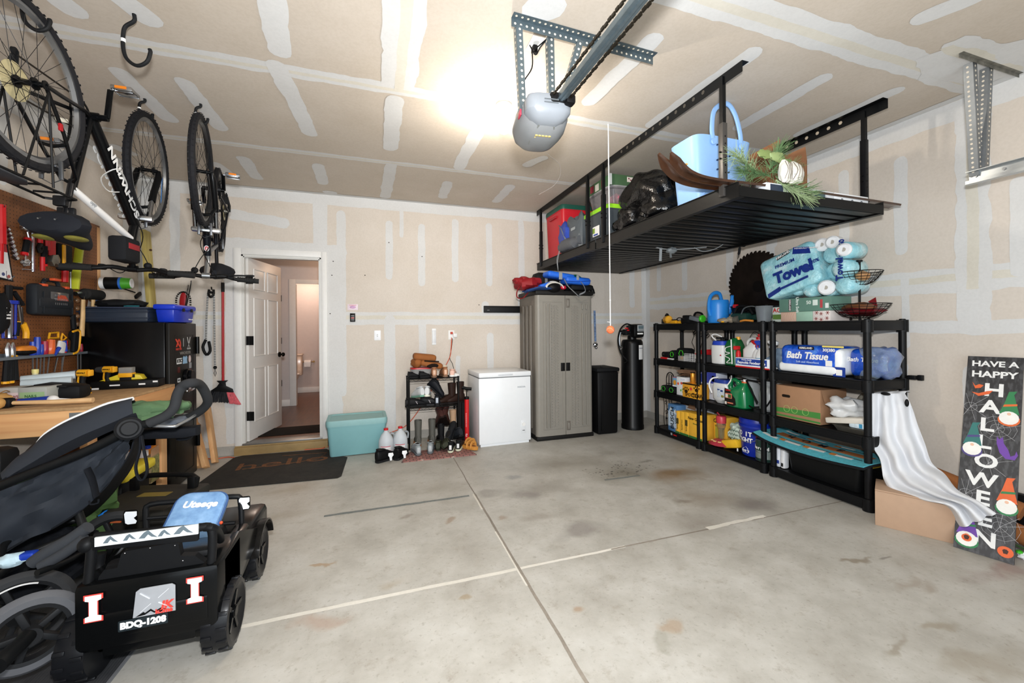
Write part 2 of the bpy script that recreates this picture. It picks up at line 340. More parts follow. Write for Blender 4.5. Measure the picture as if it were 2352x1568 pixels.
for a in((1440,1088,.42,.30,'6f6858',.70,.85),(1550,1090,.34,.20,'80643f',.85,.85),(1300,1065,.5,.3,'7e776a',.55,.9),(1600,1200,.4,.22,'7d746a',.45,.9),(1250,1120,.35,.2,'857e74',.5,.9),(1600,1140,.30,.22,'7d6c55',.5,.8),(1700,1150,.35,.22,'7d7468',.4,.8),(1730,1155,.22,.12,'6f6663',.5,.7),(1340,1220,.22,.12,'77706b',.6,.7),(1215,1135,.16,.12,'77706b',.55,.7),(1130,1130,.14,.08,'7d766f',.5,.7),(1180,1095,.10,.07,'75767a',.5,.7),(1240,1185,.16,.10,'877c70',.45,.7),(925,1185,.06,.04,'857b70',.6,.6),(1037,1198,.06,.035,'947f6b',.7,.6),(1163,1190,.05,.035,'8f7b66',.6,.6),(742,1293,.06,.02,'9b7f5c',.7,.5),(735,1430,.13,.06,'a58a78',.55,.7),(1335,1400,.05,.04,'9b8268',.7,.6),(1545,1440,.08,.05,'a18a70',.6,.6),(1537,1470,.055,.05,'8d8a7c',.5,.5),(1050,1370,.05,.025,'94805f',.6,.6),(1975,1285,.12,.03,'7f725f',.7,.6),(2050,1282,.08,.02,'777069',.7,.6),(2140,1435,.11,.035,'8d8370',.65,.6),(2040,1478,.10,.03,'877d6c',.65,.6),(2095,1345,.10,.05,'8f8070',.5,.7),(2280,1530,.25,.08,'8a806e',.55,.7),(2140,1360,.09,.04,'8f8070',.5,.6),(2320,1300,.5,.05,'8c6c68',.45,.8),(680,1120,.30,.12,'8e8067',.45,.9),(640,1190,.25,.1,'8a7d69',.4,.9),(1610,1040,.25,.2,'85765f',.4,.8),(1000,1120,.3,.15,'9c9587',.4,.9),(1560,1150,.10,.05,'6e5f50',.5,.7),(1475,1060,.12,.05,'675f52',.5,.7),(900,1340,.10,.05,'a39682',.5,.8)):blob(*a)
vo=s.n('ShaderNodeTexVoronoi');vo.inputs['Scale'].default_value=26;s.l(OB,vo.inputs['Vector'])
c=at(1420,1078,z=0);mp=s.n('ShaderNodeMapping',vector_type='TEXTURE');mp.inputs['Location'].default_value=c;mp.inputs['Scale'].default_value=(.42,.24,1);s.l(DOB,mp.inputs['Vector'])
ln=s.n('ShaderNodeVectorMath',operation='LENGTH');s.l(mp.outputs[0],ln.inputs[0])
k=s.math('MULTIPLY',s.ramp(ln.outputs['Value'],[(.5,(1,1,1)),(1,(0,0,0))]),s.ramp(vo.outputs['Distance'],[(.22,(.8,.8,.8)),(.32,(0,0,0))]));col=s.mix(k,col,lin('3f3c38'))
s.l(col,s.b.inputs['Base Color']);s.l(s.ramp(f2,[(.3,(.42,)*3),(.7,(.62,)*3)]),s.b.inputs['Roughness']);s.bump(s.noise(70,5),.12,.0015)
mb=MB();mb.b2(XL-.13,XR+.13,YF-4,YB+.13,-.15,0)
pf=Plane(mb,(0,0,0),(1,0,0),(0,1,0),(0,0,1));f_=lambda x,y:pf.to2(at(x,y,z=0))
FX,FY=.7525,2.1566
pf.stroke((XL,FY),(FX,FY),.026,1,.004,rnd=False);pf.stroke((FX,FY),(1.45,FY),.020,1,.004,rnd=False);pf.stroke((1.35,FY),(2.6,FY),.012,2,.003,rnd=False);pf.stroke((2.1,FY+.012),(2.62,FY+.012),.035,1,.012,rnd=False);pf.stroke((2.6,FY),(XR,FY),.008,2,.002,rnd=False)
pf.stroke((FX,YF),(FX,3.25),.016,2,.003,rnd=False);pf.stroke((FX-.012,2.0),(FX-.012,2.6),.010,1,.003,rnd=False);pf.stroke((FX,3.2),(FX,YB),.009,2,.003,rnd=False);pf.stroke((FX-.012,2.95),(FX-.012,3.25),.014,1,.003,rnd=False)
pf.stroke(f_(745,1185),f_(1078,1138),.030,3,.007,rnd=False);pf.stroke(f_(1388,1102),f_(1470,1092),.026,3,.007,rnd=False)
struct(mb.build('floor',[s.m,m_paper('control_joint_caulk','dedbd2','c9c5ba'),m_paper('control_joint_groove','8b8378','6d665c'),m_paper('old_tape_line','5a6567','6c7372')],sm=0))
TRIM=M('e6e5e2',.45,var=.02)
mb=MB();cw=.07
for x0,x1,z0,z1 in((-1.472,-1.402,.07,2.257),(-.606,-.545,.07,2.257),(-1.402,-.606,2.187,2.257)):
 mb.b2(x0,x1,YB-.018,YB,z0,z1,bev=.003);mb.b2(x0+.01,x1-.01,YB-.024,YB-.016,z0+.002,z1-.01,bev=.003)
struct(mb.build('trim_1',TRIM))
mb=MB();mb.b2(-1.402,-1.385,YB-.01,YB+.14,.118,2.187);mb.b2(-.622,-.606,YB-.01,YB+.14,.118,2.187);mb.b2(-1.402,-.606,YB-.01,YB+.14,2.171,2.187)
mb.b2(-1.388,-1.376,YB+.0,YB+.05,.118,2.175);mb.b2(-.634,-.62,YB+.0,YB+.05,.118,2.175);mb.b2(-1.4,-.61,YB+.0,YB+.05,2.16,2.172)
struct(mb.build('trim_2',M('d9d8d4',.45,var=.02)))
mb=MB();mb.b2(-1.402,-.606,YB-.03,YB+.16,.095,.118,bev=.003);struct(mb.build('trim_3',M('8d8b88',.4,.6)))
mb=MB();mb.b2(-1.47,-.545,YB-.06,YB+.0,.0,.085,bev=.004);mb.b2(-1.47,-.545,YB-.03,YB+.0,.07,.098);struct(mb.build('trim_4',M('a08659',.65,var=.2,scale=5,bump=.2)))
HW=M('cfc8c6',.75,var=.02);HF=None
s2=N('wood_plank_floor');mp=s2.n('ShaderNodeMapping');tc=s2.n('ShaderNodeTexCoord');s2.l(tc.outputs['Object'],mp.inputs[0]);mp.inputs['Scale'].default_value=(7,.8,1)
br=s2.n('ShaderNodeTexBrick');br.inputs['Scale'].default_value=1;br.inputs['Mortar Size'].default_value=.008;s2.l(mp.outputs[0],br.inputs[0])
br.inputs['Color1'].default_value=lin('593219');br.inputs['Color2'].default_value=lin('683e22');br.inputs['Mortar'].default_value=lin('3b2416')
w=s2.n('ShaderNodeTexNoise');w.inputs['Scale'].default_value=3;m3=s2.n('ShaderNodeMapping');m3.inputs['Scale'].default_value=(18,1.2,1);s2.l(tc.outputs['Object'],m3.inputs[0]);s2.l(m3.outputs[0],w.inputs[0])
s2.l(s2.mix(.35,br.outputs[0],s2.ramp(w.outputs[0],[(.3,lin('3c2010')),(.7,lin('7a4c2a'))])),s2.b.inputs['Base Color']);s2.b.inputs['Roughness'].default_value=.35
HY=at(662,932,z=.12).y;BY=at(710,900.6,z=.12).y
mb=MB();mb.b2(-2.7,1.3,YB+WT,BY+.6,.06,.12);struct(mb.build('floor_hall',s2.m,sm=0))
mb=MB();mb.b2(-2.7,1.3,YB+WT,BY+.6,2.56,2.62);struct(mb.build('ceiling_hall',M('c9a27c',.8,var=.02),sm=0))
hx=at(665.5,800,y=HY).x;hx2=at(680.5,800,y=HY).x;hz=at(700,642,y=HY).z
lx=at(640,800,y=HY-.4).x-.02
mb=MB();mb.b2(-2.7,hx2-.02,HY,HY+.11,.12,2.56);mb.b2(hx2-.02,1.3,HY,HY+.11,hz-.06,2.56);mb.b2(hx2+.78,1.3,HY,HY+.11,.12,2.56);struct(mb.build('wall_hall',HW,sm=0))
mb=MB()
mb.b2(hx,hx2,HY-.018,HY,.12,hz,bev=.003);mb.b2(hx2,hx2+.9,HY-.018,HY,hz-.07,hz,bev=.003);mb.b2(hx2-.025,hx2-.005,HY,HY+.11,.12,hz-.07)
struct(mb.build('trim_5',TRIM))
mb=MB();mb.b2(-2.7,hx,HY-.014,HY,.12,.225,bev=.003);struct(mb.build('baseboard_hall',TRIM))
mb=MB();mb.b2(-1.8,1.3,BY,BY+.1,.12,2.56);struct(mb.build('wall_washroom',M('cbbfba',.75,var=.02),sm=0))
mb=MB();mb.b2(-1.8,1.3,BY-.014,BY,.12,.225,bev=.003);struct(mb.build('baseboard_washroom',TRIM))
mb=MB();mb.b2(-2.7,-2.6,YB+WT,BY,.12,2.56);mb.b2(1.2,1.3,YB+WT,BY,.12,2.56);struct(mb.build('wall_hall_side',HW,sm=0))
sx=at(650,800,y=HY-.35).x
mb=MB();mb.b2(at(645,800,y=HY-.02).x-.04,at(645,800,y=HY-.02).x,HY-.4,HY-.02,.13,at(645,630,y=HY-.5).z,bev=.003);hd=struct(mb.build('door_2',M('d5cdc9',.5,var=.02)))
for zz in(at(646,680,y=HY-.5).z,at(646,784,y=HY-.5).z,at(646,888,y=HY-.5).z):
 mb=MB();x=at(645,800,y=HY-.02).x;mb.cyl((x+.006,HY-.03,zz-.05),(x+.006,HY-.03,zz+.05),.012,n=8);mb.build('hinge',BLACK,hd)
c=at(708,834,y=BY);t=thing('toilet_roll_holder','brass toilet roll holder with a white roll on the washroom wall','holder',c)
mb=MB();mb.tube([(-.10,-.01,.03),(-.10,-.06,.03),(.10,-.06,.03),(.10,-.01,.03)],.008,8);mb.cyl((-.10,0,.03),(-.10,-.012,.03),.022);mb.cyl((.10,0,.03),(.10,-.012,.03),.022);mb.build('bracket',M('a98b5c',.3,.9),t)
mb=MB();mb.cyl((-.058,-.06,.015),(.058,-.06,.015),.055,n=24);mb.b2(-.055,.055,-.116,-.114,-.06,.02);mb.build('paper_roll',WHT,t)
tx=at(688,868,y=BY-.45);t=thing('toilet','partly hidden white toilet in the washroom beyond the inner doorway','toilet',(tx.x-.20,BY-.45,.12))
mb=MB();mb.lathe([(0,0),(.11,0),(.10,.12),(.13,.26),(.185,.36),(.19,.39),(.16,.40),(.13,.33),(0,.25)],(0,0,0),28,sy=1.25);mb.build('bowl',M('e3c9b2',.2),t)
mb=MB();mb.lathe([(.12,.40),(.195,.40),(.20,.415),(.12,.42)],(0,0,0),28,sy=1.25);mb.build('seat',WHT,t)
mb=MB();mb.b2(-.2,.2,.24,.42,.36,.74,bev=.02);mb.b2(-.21,.21,.23,.43,.74,.77,bev=.01);mb.build('tank',M('e3c9b2',.2),t)
t=thing('doormat','dark mat just inside the open door in the hall','doormat',(-1.0,YB+.42,.12));mb=MB();mb.b2(-.42,.42,-.2,.2,0,.01,bev=.003);mb.build('mat',M('1d1916',.95),t)
point('washroom_lamp',(at(705,700,y=BY-.5).x,BY-.6,2.3),22,(1,.80,.66),.08);point('hall_lamp',(-.55,HY-.75,2.40),11,(1,.70,.48),.08)
dr=thing('door_1',None or 'white six-panel door standing open into the hall','door',(-1.385,YB+.055,.122),R(77.7));dr['kind']='structure';del dr['category']
dw,dh,dt=.785,2.045,.036
DM=M('e2dfdb',.42,var=.015)
mb=MB();mb.b2(0,dw,-dt,0,0,dh,bev=.002)
for(px0,px1)in((.11,.355),(.43,.675)):
 for(z0,z1)in((.20,.80),(.94,1.60),(1.70,1.93)):
  for sgn in(0,1):
   yb=-dt if sgn else 0;d=-1 if sgn else 1
   P_=lambda a,b,c_:(a,yb+d*b,c_)
   for g,hgt in((.0,.006),):
    for q in(((px0,z0,px1,z0),),):
     mb.tube([P_(px0,.001,z0),P_(px1,.001,z0),P_(px1,.001,z1),P_(px0,.001,z1)],.008,6,closed=True)
   i=.035;vs=[P_(px0+.012,0,z0+.012),P_(px1-.012,0,z0+.012),P_(px1-.012,0,z1-.012),P_(px0+.012,0,z1-.012),P_(px0+i,.007,z0+i),P_(px1-i,.007,z0+i),P_(px1-i,.007,z1-i),P_(px0+i,.007,z1-i)]
   mb.add(vs,[(0,1,5,4),(1,2,6,5),(2,3,7,6),(3,0,4,7),(4,5,6,7)])
mb.build('door_leaf',DM,dr)
for side in(-1,1):
 mb=MB();y=-dt/2+side*dt/2;q=side
 mb.cyl((dw-.065,y,.92),(dw-.065,y+q*.012,.92),.033,n=20);mb.cyl((dw-.065,y+q*.01,.92),(dw-.065,y+q*.035,.92),.011);mb.ball((dw-.065,y+q*.05,.92),(.027,.020,.027));mb.build('knob',M('1a1816',.35,.8),dr)
for zz in(.28,1.12,1.80):
 mb=MB();mb.b2(-.004,.0,-dt-.05,-.002,zz-.05,zz+.05);mb.cyl((-.002,-dt-.004,zz-.05),(-.002,-dt-.004,zz+.05),.007,n=10);mb.build('hinge',BLACK,dr)
# == black plastic shelving, three units
SH=M('0e0f11',.42,var=.08,bump=.05)
TIER=(.09,.545,.955,1.395);SX0,SX1=3.375,3.82
def shelf_unit(y0,y1,label):
 t=thing('shelving_unit',label,'shelf',((SX0+SX1)/2,(y0+y1)/2,0),group='black plastic shelving units');w=SX1-SX0;d=y1-y0
 for z in TIER:
  mb=MB();th=.075
  for a in(-1,1):
   mb.b2(a*(w/2-.012),a*w/2,-d/2,d/2,z-th,z,bev=.003);mb.b2(-w/2,w/2,a*(d/2-.012),a*d/2,z-th,z,bev=.003)
   mb.b2(a*w/2-a*.02,a*(w/2+.006),-d/2,d/2,z-.012,z,bev=.003)
  mb.b2(-w/2+.01,w/2-.01,-d/2+.01,d/2-.01,z-.010,z-.004)
  for k in range(1,6):mb.b2(-w/2+.01,w/2-.01,-d/2+d*k/6-.004,-d/2+d*k/6+.004,z-.05,z-.009)
  for a in(-1,1):
   for b in(-1,1):mb.cyl((a*(w/2-.022),b*(d/2-.026),z-th-.012),(a*(w/2-.022),b*(d/2-.026),z+.004),.036,n=14)
  mb.build('shelf_board',SH,t)
 for a in(-1,1):
  for b in(-1,1):
   mb=MB();x,y=a*(w/2-.022),b*(d/2-.026)
   zs=(0,)+TIER
   for z0,z1 in zip(zs,zs[1:]):mb.cyl((x,y,z0+(.006 if z0 else 0)),(x,y,z1-.07),.024,n=14)
   mb.cyl((x,y,TIER[-1]-.01),(x,y,TIER[-1]+.012),.020,n=14,bev=.004);mb.build('post',SH,t)
 return t
UN=((3.585,4.35),(2.79,3.555),(1.95,2.745))
shelf_unit(*UN[0],'black plastic four-tier shelf standing nearest the back corner of the garage')
shelf_unit(*UN[1],'middle one of the three black plastic shelves along the right wall')
shelf_unit(*UN[2],'black plastic shelf nearest the camera holding bath tissue and a doormat')
# == tall storage cabinet
PG=M('858179',.45,var=.03);PG2=M('6a645c',.5,var=.03);CBK=M('1a1918',.5)
t=thing('storage_cabinet','tall taupe plastic cabinet with two ribbed doors beside the white freezer','cabinet',(2.185,4.79,0));w,d,h=.76,.62,1.80
mb=MB();mb.b2(-w/2+.01,w/2-.01,-d/2+.05,d/2,.05,h-.04,bev=.01)
for k in range(3):
 y=-d/2+.16+k*.13
 for a in(-1,1):mb.b2(a*(w/2-.012),a*(w/2+.014),y,y+.055,.12,h-.16,bev=.010)
mb.build('body',PG2,t)
mb=MB();mb.b2(-w/2-.004,w/2+.004,-d/2-.006,d/2,0,.05,bev=.012);mb.build('base',CBK,t)
mb=MB();mb.b2(-w/2-.01,w/2+.01,-d/2-.012,d/2+.005,h-.045,h+.012,bev=.016);mb.build('top',CBK,t)
for sd in(-1,1):
 mb=MB();x0,x1=(-w/2,-.003)if sd<0 else(.003,w/2);y=-d/2
 ol=[(x0 if sd>0 else x0,0)]
 pts=[];r=.045
 if sd<0:
  pts=[(x1,y),(x1,y+.05)]+[(x0,y+.05)]+[(x0+r-r*math.cos(PI/2*i/5),y+r-r*math.sin(PI/2*i/5))for i in range(6)]
 else:
  pts=[(x0,y),(x0,y+.05),(x1,y+.05)]+[(x1-r+r*math.cos(PI/2*i/5),y+r-r*math.sin(PI/2*i/5))for i in range(6)]
 mb.prism(pts,h-.10,Matrix.Translation((0,0,.052)))
 xa,xb=(x0+.09,x1-.035)if sd<0 else(x0+.075,x1-.055)
 mb.tube([(xa,y-.001,.13),(xb,y-.001,.13),(xb,y-.001,h-.13),(xa,y-.001,h-.13)],.004,6,closed=True)
 wd=xb-xa
 ribs=((.13,.16),(.30,.33))if sd<0 else((.58,.61),(.80,.83))
 for a,b in ribs:
  if sd<0:mb.b2(xa+wd*a,xa+wd*(a+.075),y-.020,y+.002,.15,h-.15,bev=.008)
  else:mb.b2(xa+wd*a,xa+wd*(a+.075),y-.020,y+.002,.15,h-.27,bev=.008);mb.b2(xa+wd*a,xa+wd*(a+.075),y-.020,y+.002,h-.22,h-.15,bev=.008)
 cx=xa+wd*(.60 if sd<0 else .22);hw=.042;z=.16;k=0
 while z<h-.17:
  for j in range(4):
   x=cx-hw+hw*2*(j+.5)/4+(.008 if k%2 else-.008);a=.006
   dz=.006 if(k+j)%2 else-.006
   mb.add([(x-.007,y-.0002,z-dz),(x,y-.009,z-.004),(x+.007,y-.0002,z+dz),(x,y-.001,z+.006)],[(0,1,2,3)])
  z+=.017;k+=1
 lf=mb.build('door',PG,t)
 mb=MB();hx_=x1-.032 if sd<0 else x0+.032;mb.b2(hx_-.028,hx_+.026,y-.006,y+.002,.83,.93,bev=.003);mb.b2(hx_-.02,hx_+.018,y-.011,y-.004,.84,.86,bev=.002);mb.build('handle',M('0e0d0d',.5),lf)
 if sd>0:
  for zz in(.16,1.66):
   mb=MB();mb.b2(.012,.06,y-.008,y+.002,zz-.055,zz+.055,bev=.004);mb.build('latch_plate',PG2,lf);mb=MB();mb.b2(.026,.046,y-.014,y-.006,zz-.04,zz+.035,bev=.003);mb.ball((.036,y-.014,zz-.035),.008,8,6);mb.build('latch',PG,lf)
# == chest freezer
FW=M('e8ebee',.28,var=.01,coat=.3)
t=thing('chest_freezer','small white chest freezer between the shoe rack and the taupe cabinet','freezer',(1.405,4.745,0),R(1.5));w,d=.635,.53
mb=MB();mb.b2(-w/2,w/2,-d/2,d/2,.03,.785,bev=.008);mb.b2(-w/2+.02,w/2-.02,-d/2+.02,d/2-.02,0,.04);mb.build('body',FW,t)
mb=MB();mb.b2(-w/2-.003,w/2+.003,-d/2-.012,d/2,.792,.85,bev=.012);ld=mb.build('lid',FW,t)
mb=MB();mb.b2(-.09,.09,-d/2-.014,-d/2-.008,.808,.826,bev=.002);mb.build('handle_recess',M('cdd1d6',.5),ld)
mb=MB();mb.b2(-w/2+.004,w/2-.004,-d/2+.004,d/2-.004,.782,.795);mb.build('gasket',M('6f7275',.7),t)
text('INSIGNIA',.024,M('9ea3a8',.4),frame((.20,-d/2-.0012,.665),(1,0,0),(0,0,1)),t,'brand_lettering',bold=.02)
mb=MB();mb.b2(w/2-.125,w/2-.065,-d/2-.004,-d/2,.12,.27,bev=.002);pn=mb.build('control_panel',M('dfe2e5',.4),t)
mb=MB();mb.cyl((w/2-.095,-d/2-.003,.225),(w/2-.095,-d/2-.016,.225),.022,n=20);mb.build('dial',WHT,pn)
mb=MB();mb.b2(w/2-.110,w/2-.080,-d/2-.0055,-d/2-.0035,.150,.156);mb.build('slot',BLACK,pn)
# == teal tote
TL=M('79a9ad',.42,var=.02)
def tote(name,label,cat,c,rz,w,d,h,m,ml,lidh=.05,group=None,inset=.88,parent=None):
 t=thing(name,label,cat,c,rz,group);mb=MB()
 def ring(z,ww,dd,r,n=5):return[(x,y,z)for x,y in rrect(ww,dd,r,n)]
 rings=[ring(0,w*inset,d*inset,.03),ring(.01,w*inset+.008,d*inset+.008,.035),ring(h-lidh-.01,w*.975,d*.975,.04),ring(h-lidh-.01,w*.995,d*.995,.045),ring(h-lidh+.012,w*.995,d*.995,.045)]
 vs=sum(rings,[]);n=len(rings[0]);fs=[tuple(range(n))[::-1]]
 for k in range(len(rings)-1):
  for i in range(n):fs.append((k*n+i,k*n+(i+1)%n,(k+1)*n+(i+1)%n,(k+1)*n+i))
 fs.append(tuple((len(rings)-1)*n+i for i in range(n)));mb.add(vs,fs);mb.build('body',m,t)
 mb=MB();rings=[ring(h-lidh,w*1.01,d*1.01,.05),ring(h-lidh*.35,w*1.02,d*1.02,.05),ring(h-.004,w*1.0,d*1.0,.05),ring(h-.004,w*.90,d*.86,.05),ring(h-.014,w*.87,d*.82,.05)]
 vs=sum(rings,[]);fs=[tuple(range(n))[::-1]]
 for k in range(len(rings)-1):
  for i in range(n):fs.append((k*n+i,k*n+(i+1)%n,(k+1)*n+(i+1)%n,(k+1)*n+i))
 fs.append(tuple((len(rings)-1)*n+i for i in range(n)));mb.add(vs,fs);mb.build('lid',ml,t)
 return t
tote('storage_tote','teal plastic tote with lid on the floor by the door','tote',(-.215,4.84,.0095),R(2),.615,.40,.385,TL,M('86b0b1',.5,var=.03),.065)
# == water softener
t=thing('brine_tank','square black plastic salt tank right of the taupe cabinet','tank',(2.785,4.66,0),R(-2))
mb=MB();mb.b2(-.155,.155,-.19,.19,0,.80,bev=.03,taper=.93);mb.b2(-.10,-.08,-.195,-.17,.05,.70,bev=.004);mb.build('body',BLACK,t)
mb=MB();mb.b2(-.163,.163,-.198,.198,.795,.845,bev=.018);mb.build('lid',BLK2,t)
mb=MB();mb.cyl((-.05,-.1,.84),(-.05,-.1,.856),.012,n=10);mb.build('screw',BLK2,t)
t=thing('water_softener','tall round black water softener tank with a digital control head','water softener',(3.265,4.66,0))
mb=MB();mb.lathe([(0,0),(.148,0),(.148,.05),(.142,.06),(.142,1.14),(.135,1.17),(.12,1.19),(0,1.20)],n=32);mb.build('resin_tank',M('0b0b0c',.35),t)
mb=MB();mb.cyl((0,0,1.18),(0,0,1.24),.06,n=20);mb.b2(-.05,.12,-.12,.05,1.215,1.40,bev=.035);hd_=mb.build('control_head',M('0d0d0e',.3),t)
mb=MB();mb.b2(.0,.10,-.128,-.118,1.30,1.385,bev=.004);mb.build('bezel',M('9fa3a6',.4),hd_)
mb=MB();mb.b2(.012,.088,-.131,-.127,1.335,1.375);mb.build('display',M('5e6f75',.2),hd_)
mb=MB()
for i in range(4):mb.b2(.014+.02*i,.026+.02*i,-.131,-.127,1.312,1.322)
mb.build('buttons',M('3b3d40',.5),hd_)
mb=MB();mb.b2(.0,.085,-.1245,-.12,1.262,1.282);mb.build('label_strip',WHT,hd_)
mb=MB();mb.cyl((-.05,-.02,1.29),(-.19,-.02,1.29),.028,n=14);mb.cyl((-.08,-.02,1.30),(-.08,-.02,1.38),.016,n=10);mb.b2(-.14,-.10,-.06,.02,1.25,1.33,bev=.008);vb=mb.build('valve_body',BLK2,t)
mb=MB();mb.b2(-.145,-.105,-.075,-.045,1.335,1.352,bev=.003);mb.b2(-.12,-.09,-.075,-.055,1.31,1.325,bev=.003);mb.build('valve_lever',RED,vb)
mb=MB();mb.tube([(-.19,-.02,1.29),(-.21,-.02,1.22),(-.205,-.02,1.12),(-.17,-.02,1.09),(-.19,0,1.05)],.014,8,smooth=4);mb.build('metal_fitting',STEEL,vb)
mb=MB();mb.tube([(.0,-.03,1.37),(-.12,-.05,1.40),(-.22,-.06,1.33),(-.27,-.08,1.18),(-.24,-.10,1.02),(-.165,-.13,.92),(-.155,-.06,.88)],.010,8,smooth=6);mb.build('drain_hose',BLACK,t)
mb=MB();mb.add([(.142*math.sin(R(a)),-.1435*math.cos(R(a)),z)for a in(2,14,26,36)for z in(.93,1.12)],[(0,2,3,1),(2,4,5,3),(4,6,7,5)]);lb=mb.build('label',WHT,t)
mb=MB();mb.add([(.1428*math.sin(R(a)),-.1443*math.cos(R(a)),z)for a in(4,14,26,34)for z in(1.075,1.082)],[(0,2,3,1),(2,4,5,3),(4,6,7,5)]);mb.build('label_line',M('39415e',.5),lb)
# == doormat, brick-pattern mat
s=N('black_mat');f=s.noise(35,5);g=s.noise(6,5)
s.l(s.mix(.5,s.ramp(f,[(.3,lin('131210')),(.7,lin('2b2824'))]),s.ramp(g,[(.35,lin('171614')),(.75,lin('35302a'))])),s.b.inputs['Base Color']);s.b.inputs['Roughness'].default_value=.95;s.bump(s.noise(180,3),.4,.003);MATM=s.m
t=thing('doormat','long black doormat with the worn word hello below the open door','doormat',(-.85,4.55,0),0)
o2=[(-.675,-.46),(.50,-.545),(.53,-.50),(.545,.06),(.51,.10),(.30,.46),(-.53,.50),(-.60,.46)]
mb=MB();mb.prism(o2,.009,bev=.003);mb.build('mat',MATM,t)
for s_,sz,x,y in(('hello',.30,-.06,.10),):text(s_,sz,M('6b4427',.9,var=.4,scale=30),frame((x,y,.0095),(1,.06,0),(-.05,1,0)),t,bold=0,sx=1.45,ext=.0004)
mb=MB();mb.tube([(-.40,.0,.0095),(.02,.045,.0095),(.26,.10,.0095),(.32,.30,.0095),(-.12,.34,.0095)],.004,4);mb.build('printed_border',M('5d3d25',.9,var=.4,scale=30),t)
s=N('brick_mat');tc=s.n('ShaderNodeTexCoord');br=s.n('ShaderNodeTexBrick');br.inputs['Scale'].default_value=9;br.inputs['Mortar Size'].default_value=.03;br.inputs['Brick Width'].default_value=.62;br.inputs['Row Height'].default_value=.42
s.l(tc.outputs['Object'],br.inputs[0]);br.inputs['Color1'].default_value=lin('a5736b');br.inputs['Color2'].default_value=lin('8a5d57');br.inputs['Mortar'].default_value=lin('35302f')
s.tc=tc;s.l(s.mix(s.ramp(s.noise(14,3),[(.62,(0,0,0)),(.66,(.9,.9,.9))]),br.outputs[0],lin('b5aaa0')),s.b.inputs['Base Color']);s.b.inputs['Roughness'].default_value=.9
a=at(922,1063,z=0);b=at(1095,1045,z=0);c=at(1062,1025,z=0);d_=at(940,1040,z=0)
mb=MB();mb.prism([(p.x,p.y)for p in(a,b,c,d_)],.012,bev=.003);bm_=mb.build('shoe_mat',s.m);tag(bm_,'thin mat printed with pink and red bricks under the shoe rack','mat')
# == gun safe
BKG=M('060607',.30,var=.02,coat=.25)
SY0,SY1,SXR,SZ=4.07,4.60,-1.63,1.43
t=thing('safe','tall black steel safe with stickers on its door, behind the workbench','safe',(0,0,0))
mb=MB();mb.b2(XL+.055,SXR-.03,SY0,SY1,.0,SZ,bev=.010);mb.build('body',BKG,t)
mb=MB();mb.b2(SXR-.028,SXR,SY0+.004,SY1-.004,.03,SZ-.006,bev=.006)
for y0,y1,z0,z1 in((SY0+.10,SY1-.07,1.315,1.32),(SY0+.10,SY1-.07,.10,.105),(SY0+.10,SY0+.105,.10,1.32),(SY1-.075,SY1-.07,.10,1.32)):mb.b2(SXR-.001,SXR+.0015,y0,y1,z0,z1)
sd=mb.build('door',M('1b1a18',.42,var=.06),t)
for z in(1.22,.35):mb=MB();mb.cyl((SXR+.012,SY1-.012,z-.08),(SXR+.012,SY1-.012,z+.08),.016,n=14);mb.build('hinge',BKG,sd)
mb=MB();mb.cyl((SXR,4.36,.955),(SXR+.035,4.36,.955),.062,n=28,bev=.008);mb.cyl((SXR+.035,4.36,.955),(SXR+.06,4.36,.955),.05,n=28,bev=.006);mb.build('dial_lock',M('0a0a0c',.25),sd)
mb=MB();mb.cyl((SXR,4.30,.83),(SXR+.05,4.30,.83),.018,n=12);mb.bar((SXR+.05,4.24,.83),(SXR+.05,4.40,.83),.02,.02,bev=.006);mb.build('lever_handle',CHROME,sd)
def stick(py_,pz,w,h,mcol,s=None,sc='141416',size=.03,name='sticker',shape=None,bold=.02,sh=0):
 mb=MB();T=frame((SXR+.0012,py_,pz),(0,1,0),(0,0,1))
 if w:mb.prism(shape or rrect(w,h,.004,2),.0006,T);o=mb.build(name,M(mcol,.5),sd)
 if s:text(s,size,M(sc,.5),T@Matrix.Translation((0,0,.0013)),sd,'sticker_lettering',bold=bold,shear=sh)
stick(4.235,1.250,0,0,'','X)','d0402a',.085,bold=.06,sh=-.2);stick(4.235,1.198,0,0,'','FIRST LITE','c23a28',.024)
stick(4.325,1.255,.016,.075,'8d8f90');stick(4.43,1.255,0,0,'','V','a8a8a6',.11,bold=.03);stick(4.43,1.225,0,0,'','A','a8a8a6',.06,bold=.02);stick(4.43,1.195,0,0,'','VORTEX','b0b0ae',.020)
stick(4.36,1.160,0,0,'','WINCHESTER','77746f',.034,bold=.03)
stick(4.245,1.095,.10,.05,'e6e8e8','RTIC','111111',.042,bold=.04);stick(4.355,1.10,.09,.07,'8fb6d6',shape=[(-.045,-.035),(.045,-.035),(.038,-.005),(.045,.02),(.02,.035),(0,.02),(-.02,.035),(-.045,.02),(-.038,-.005)])
stick(4.45,1.10,.045,.06,'d9c7c6',shape=[(.024*math.cos(a*PI/8),.034*math.sin(a*PI/8))for a in range(16)]);stick(4.46,1.04,.05,.05,'8f9196');stick(4.235,1.02,.05,.05,'47100e')
stick(4.45,.985,.045,.04,'b04048');stick(4.235,.93,.055,.035,'d8dbdd','RED','222222',.024);stick(4.46,.92,.06,.06,'c9b7ba')
for i in range(4):stick(4.46,.90+.014*i,.055,.005,'9c3c46',name='sticker_stripe')
stick(4.24,.875,.07,.04,'4a3a2a','DEAD','171310',.026);stick(4.34,.855,.07,.05,'222222','TFT','d8d8d8',.04);stick(4.45,.85,.045,.05,'c9b9bd')
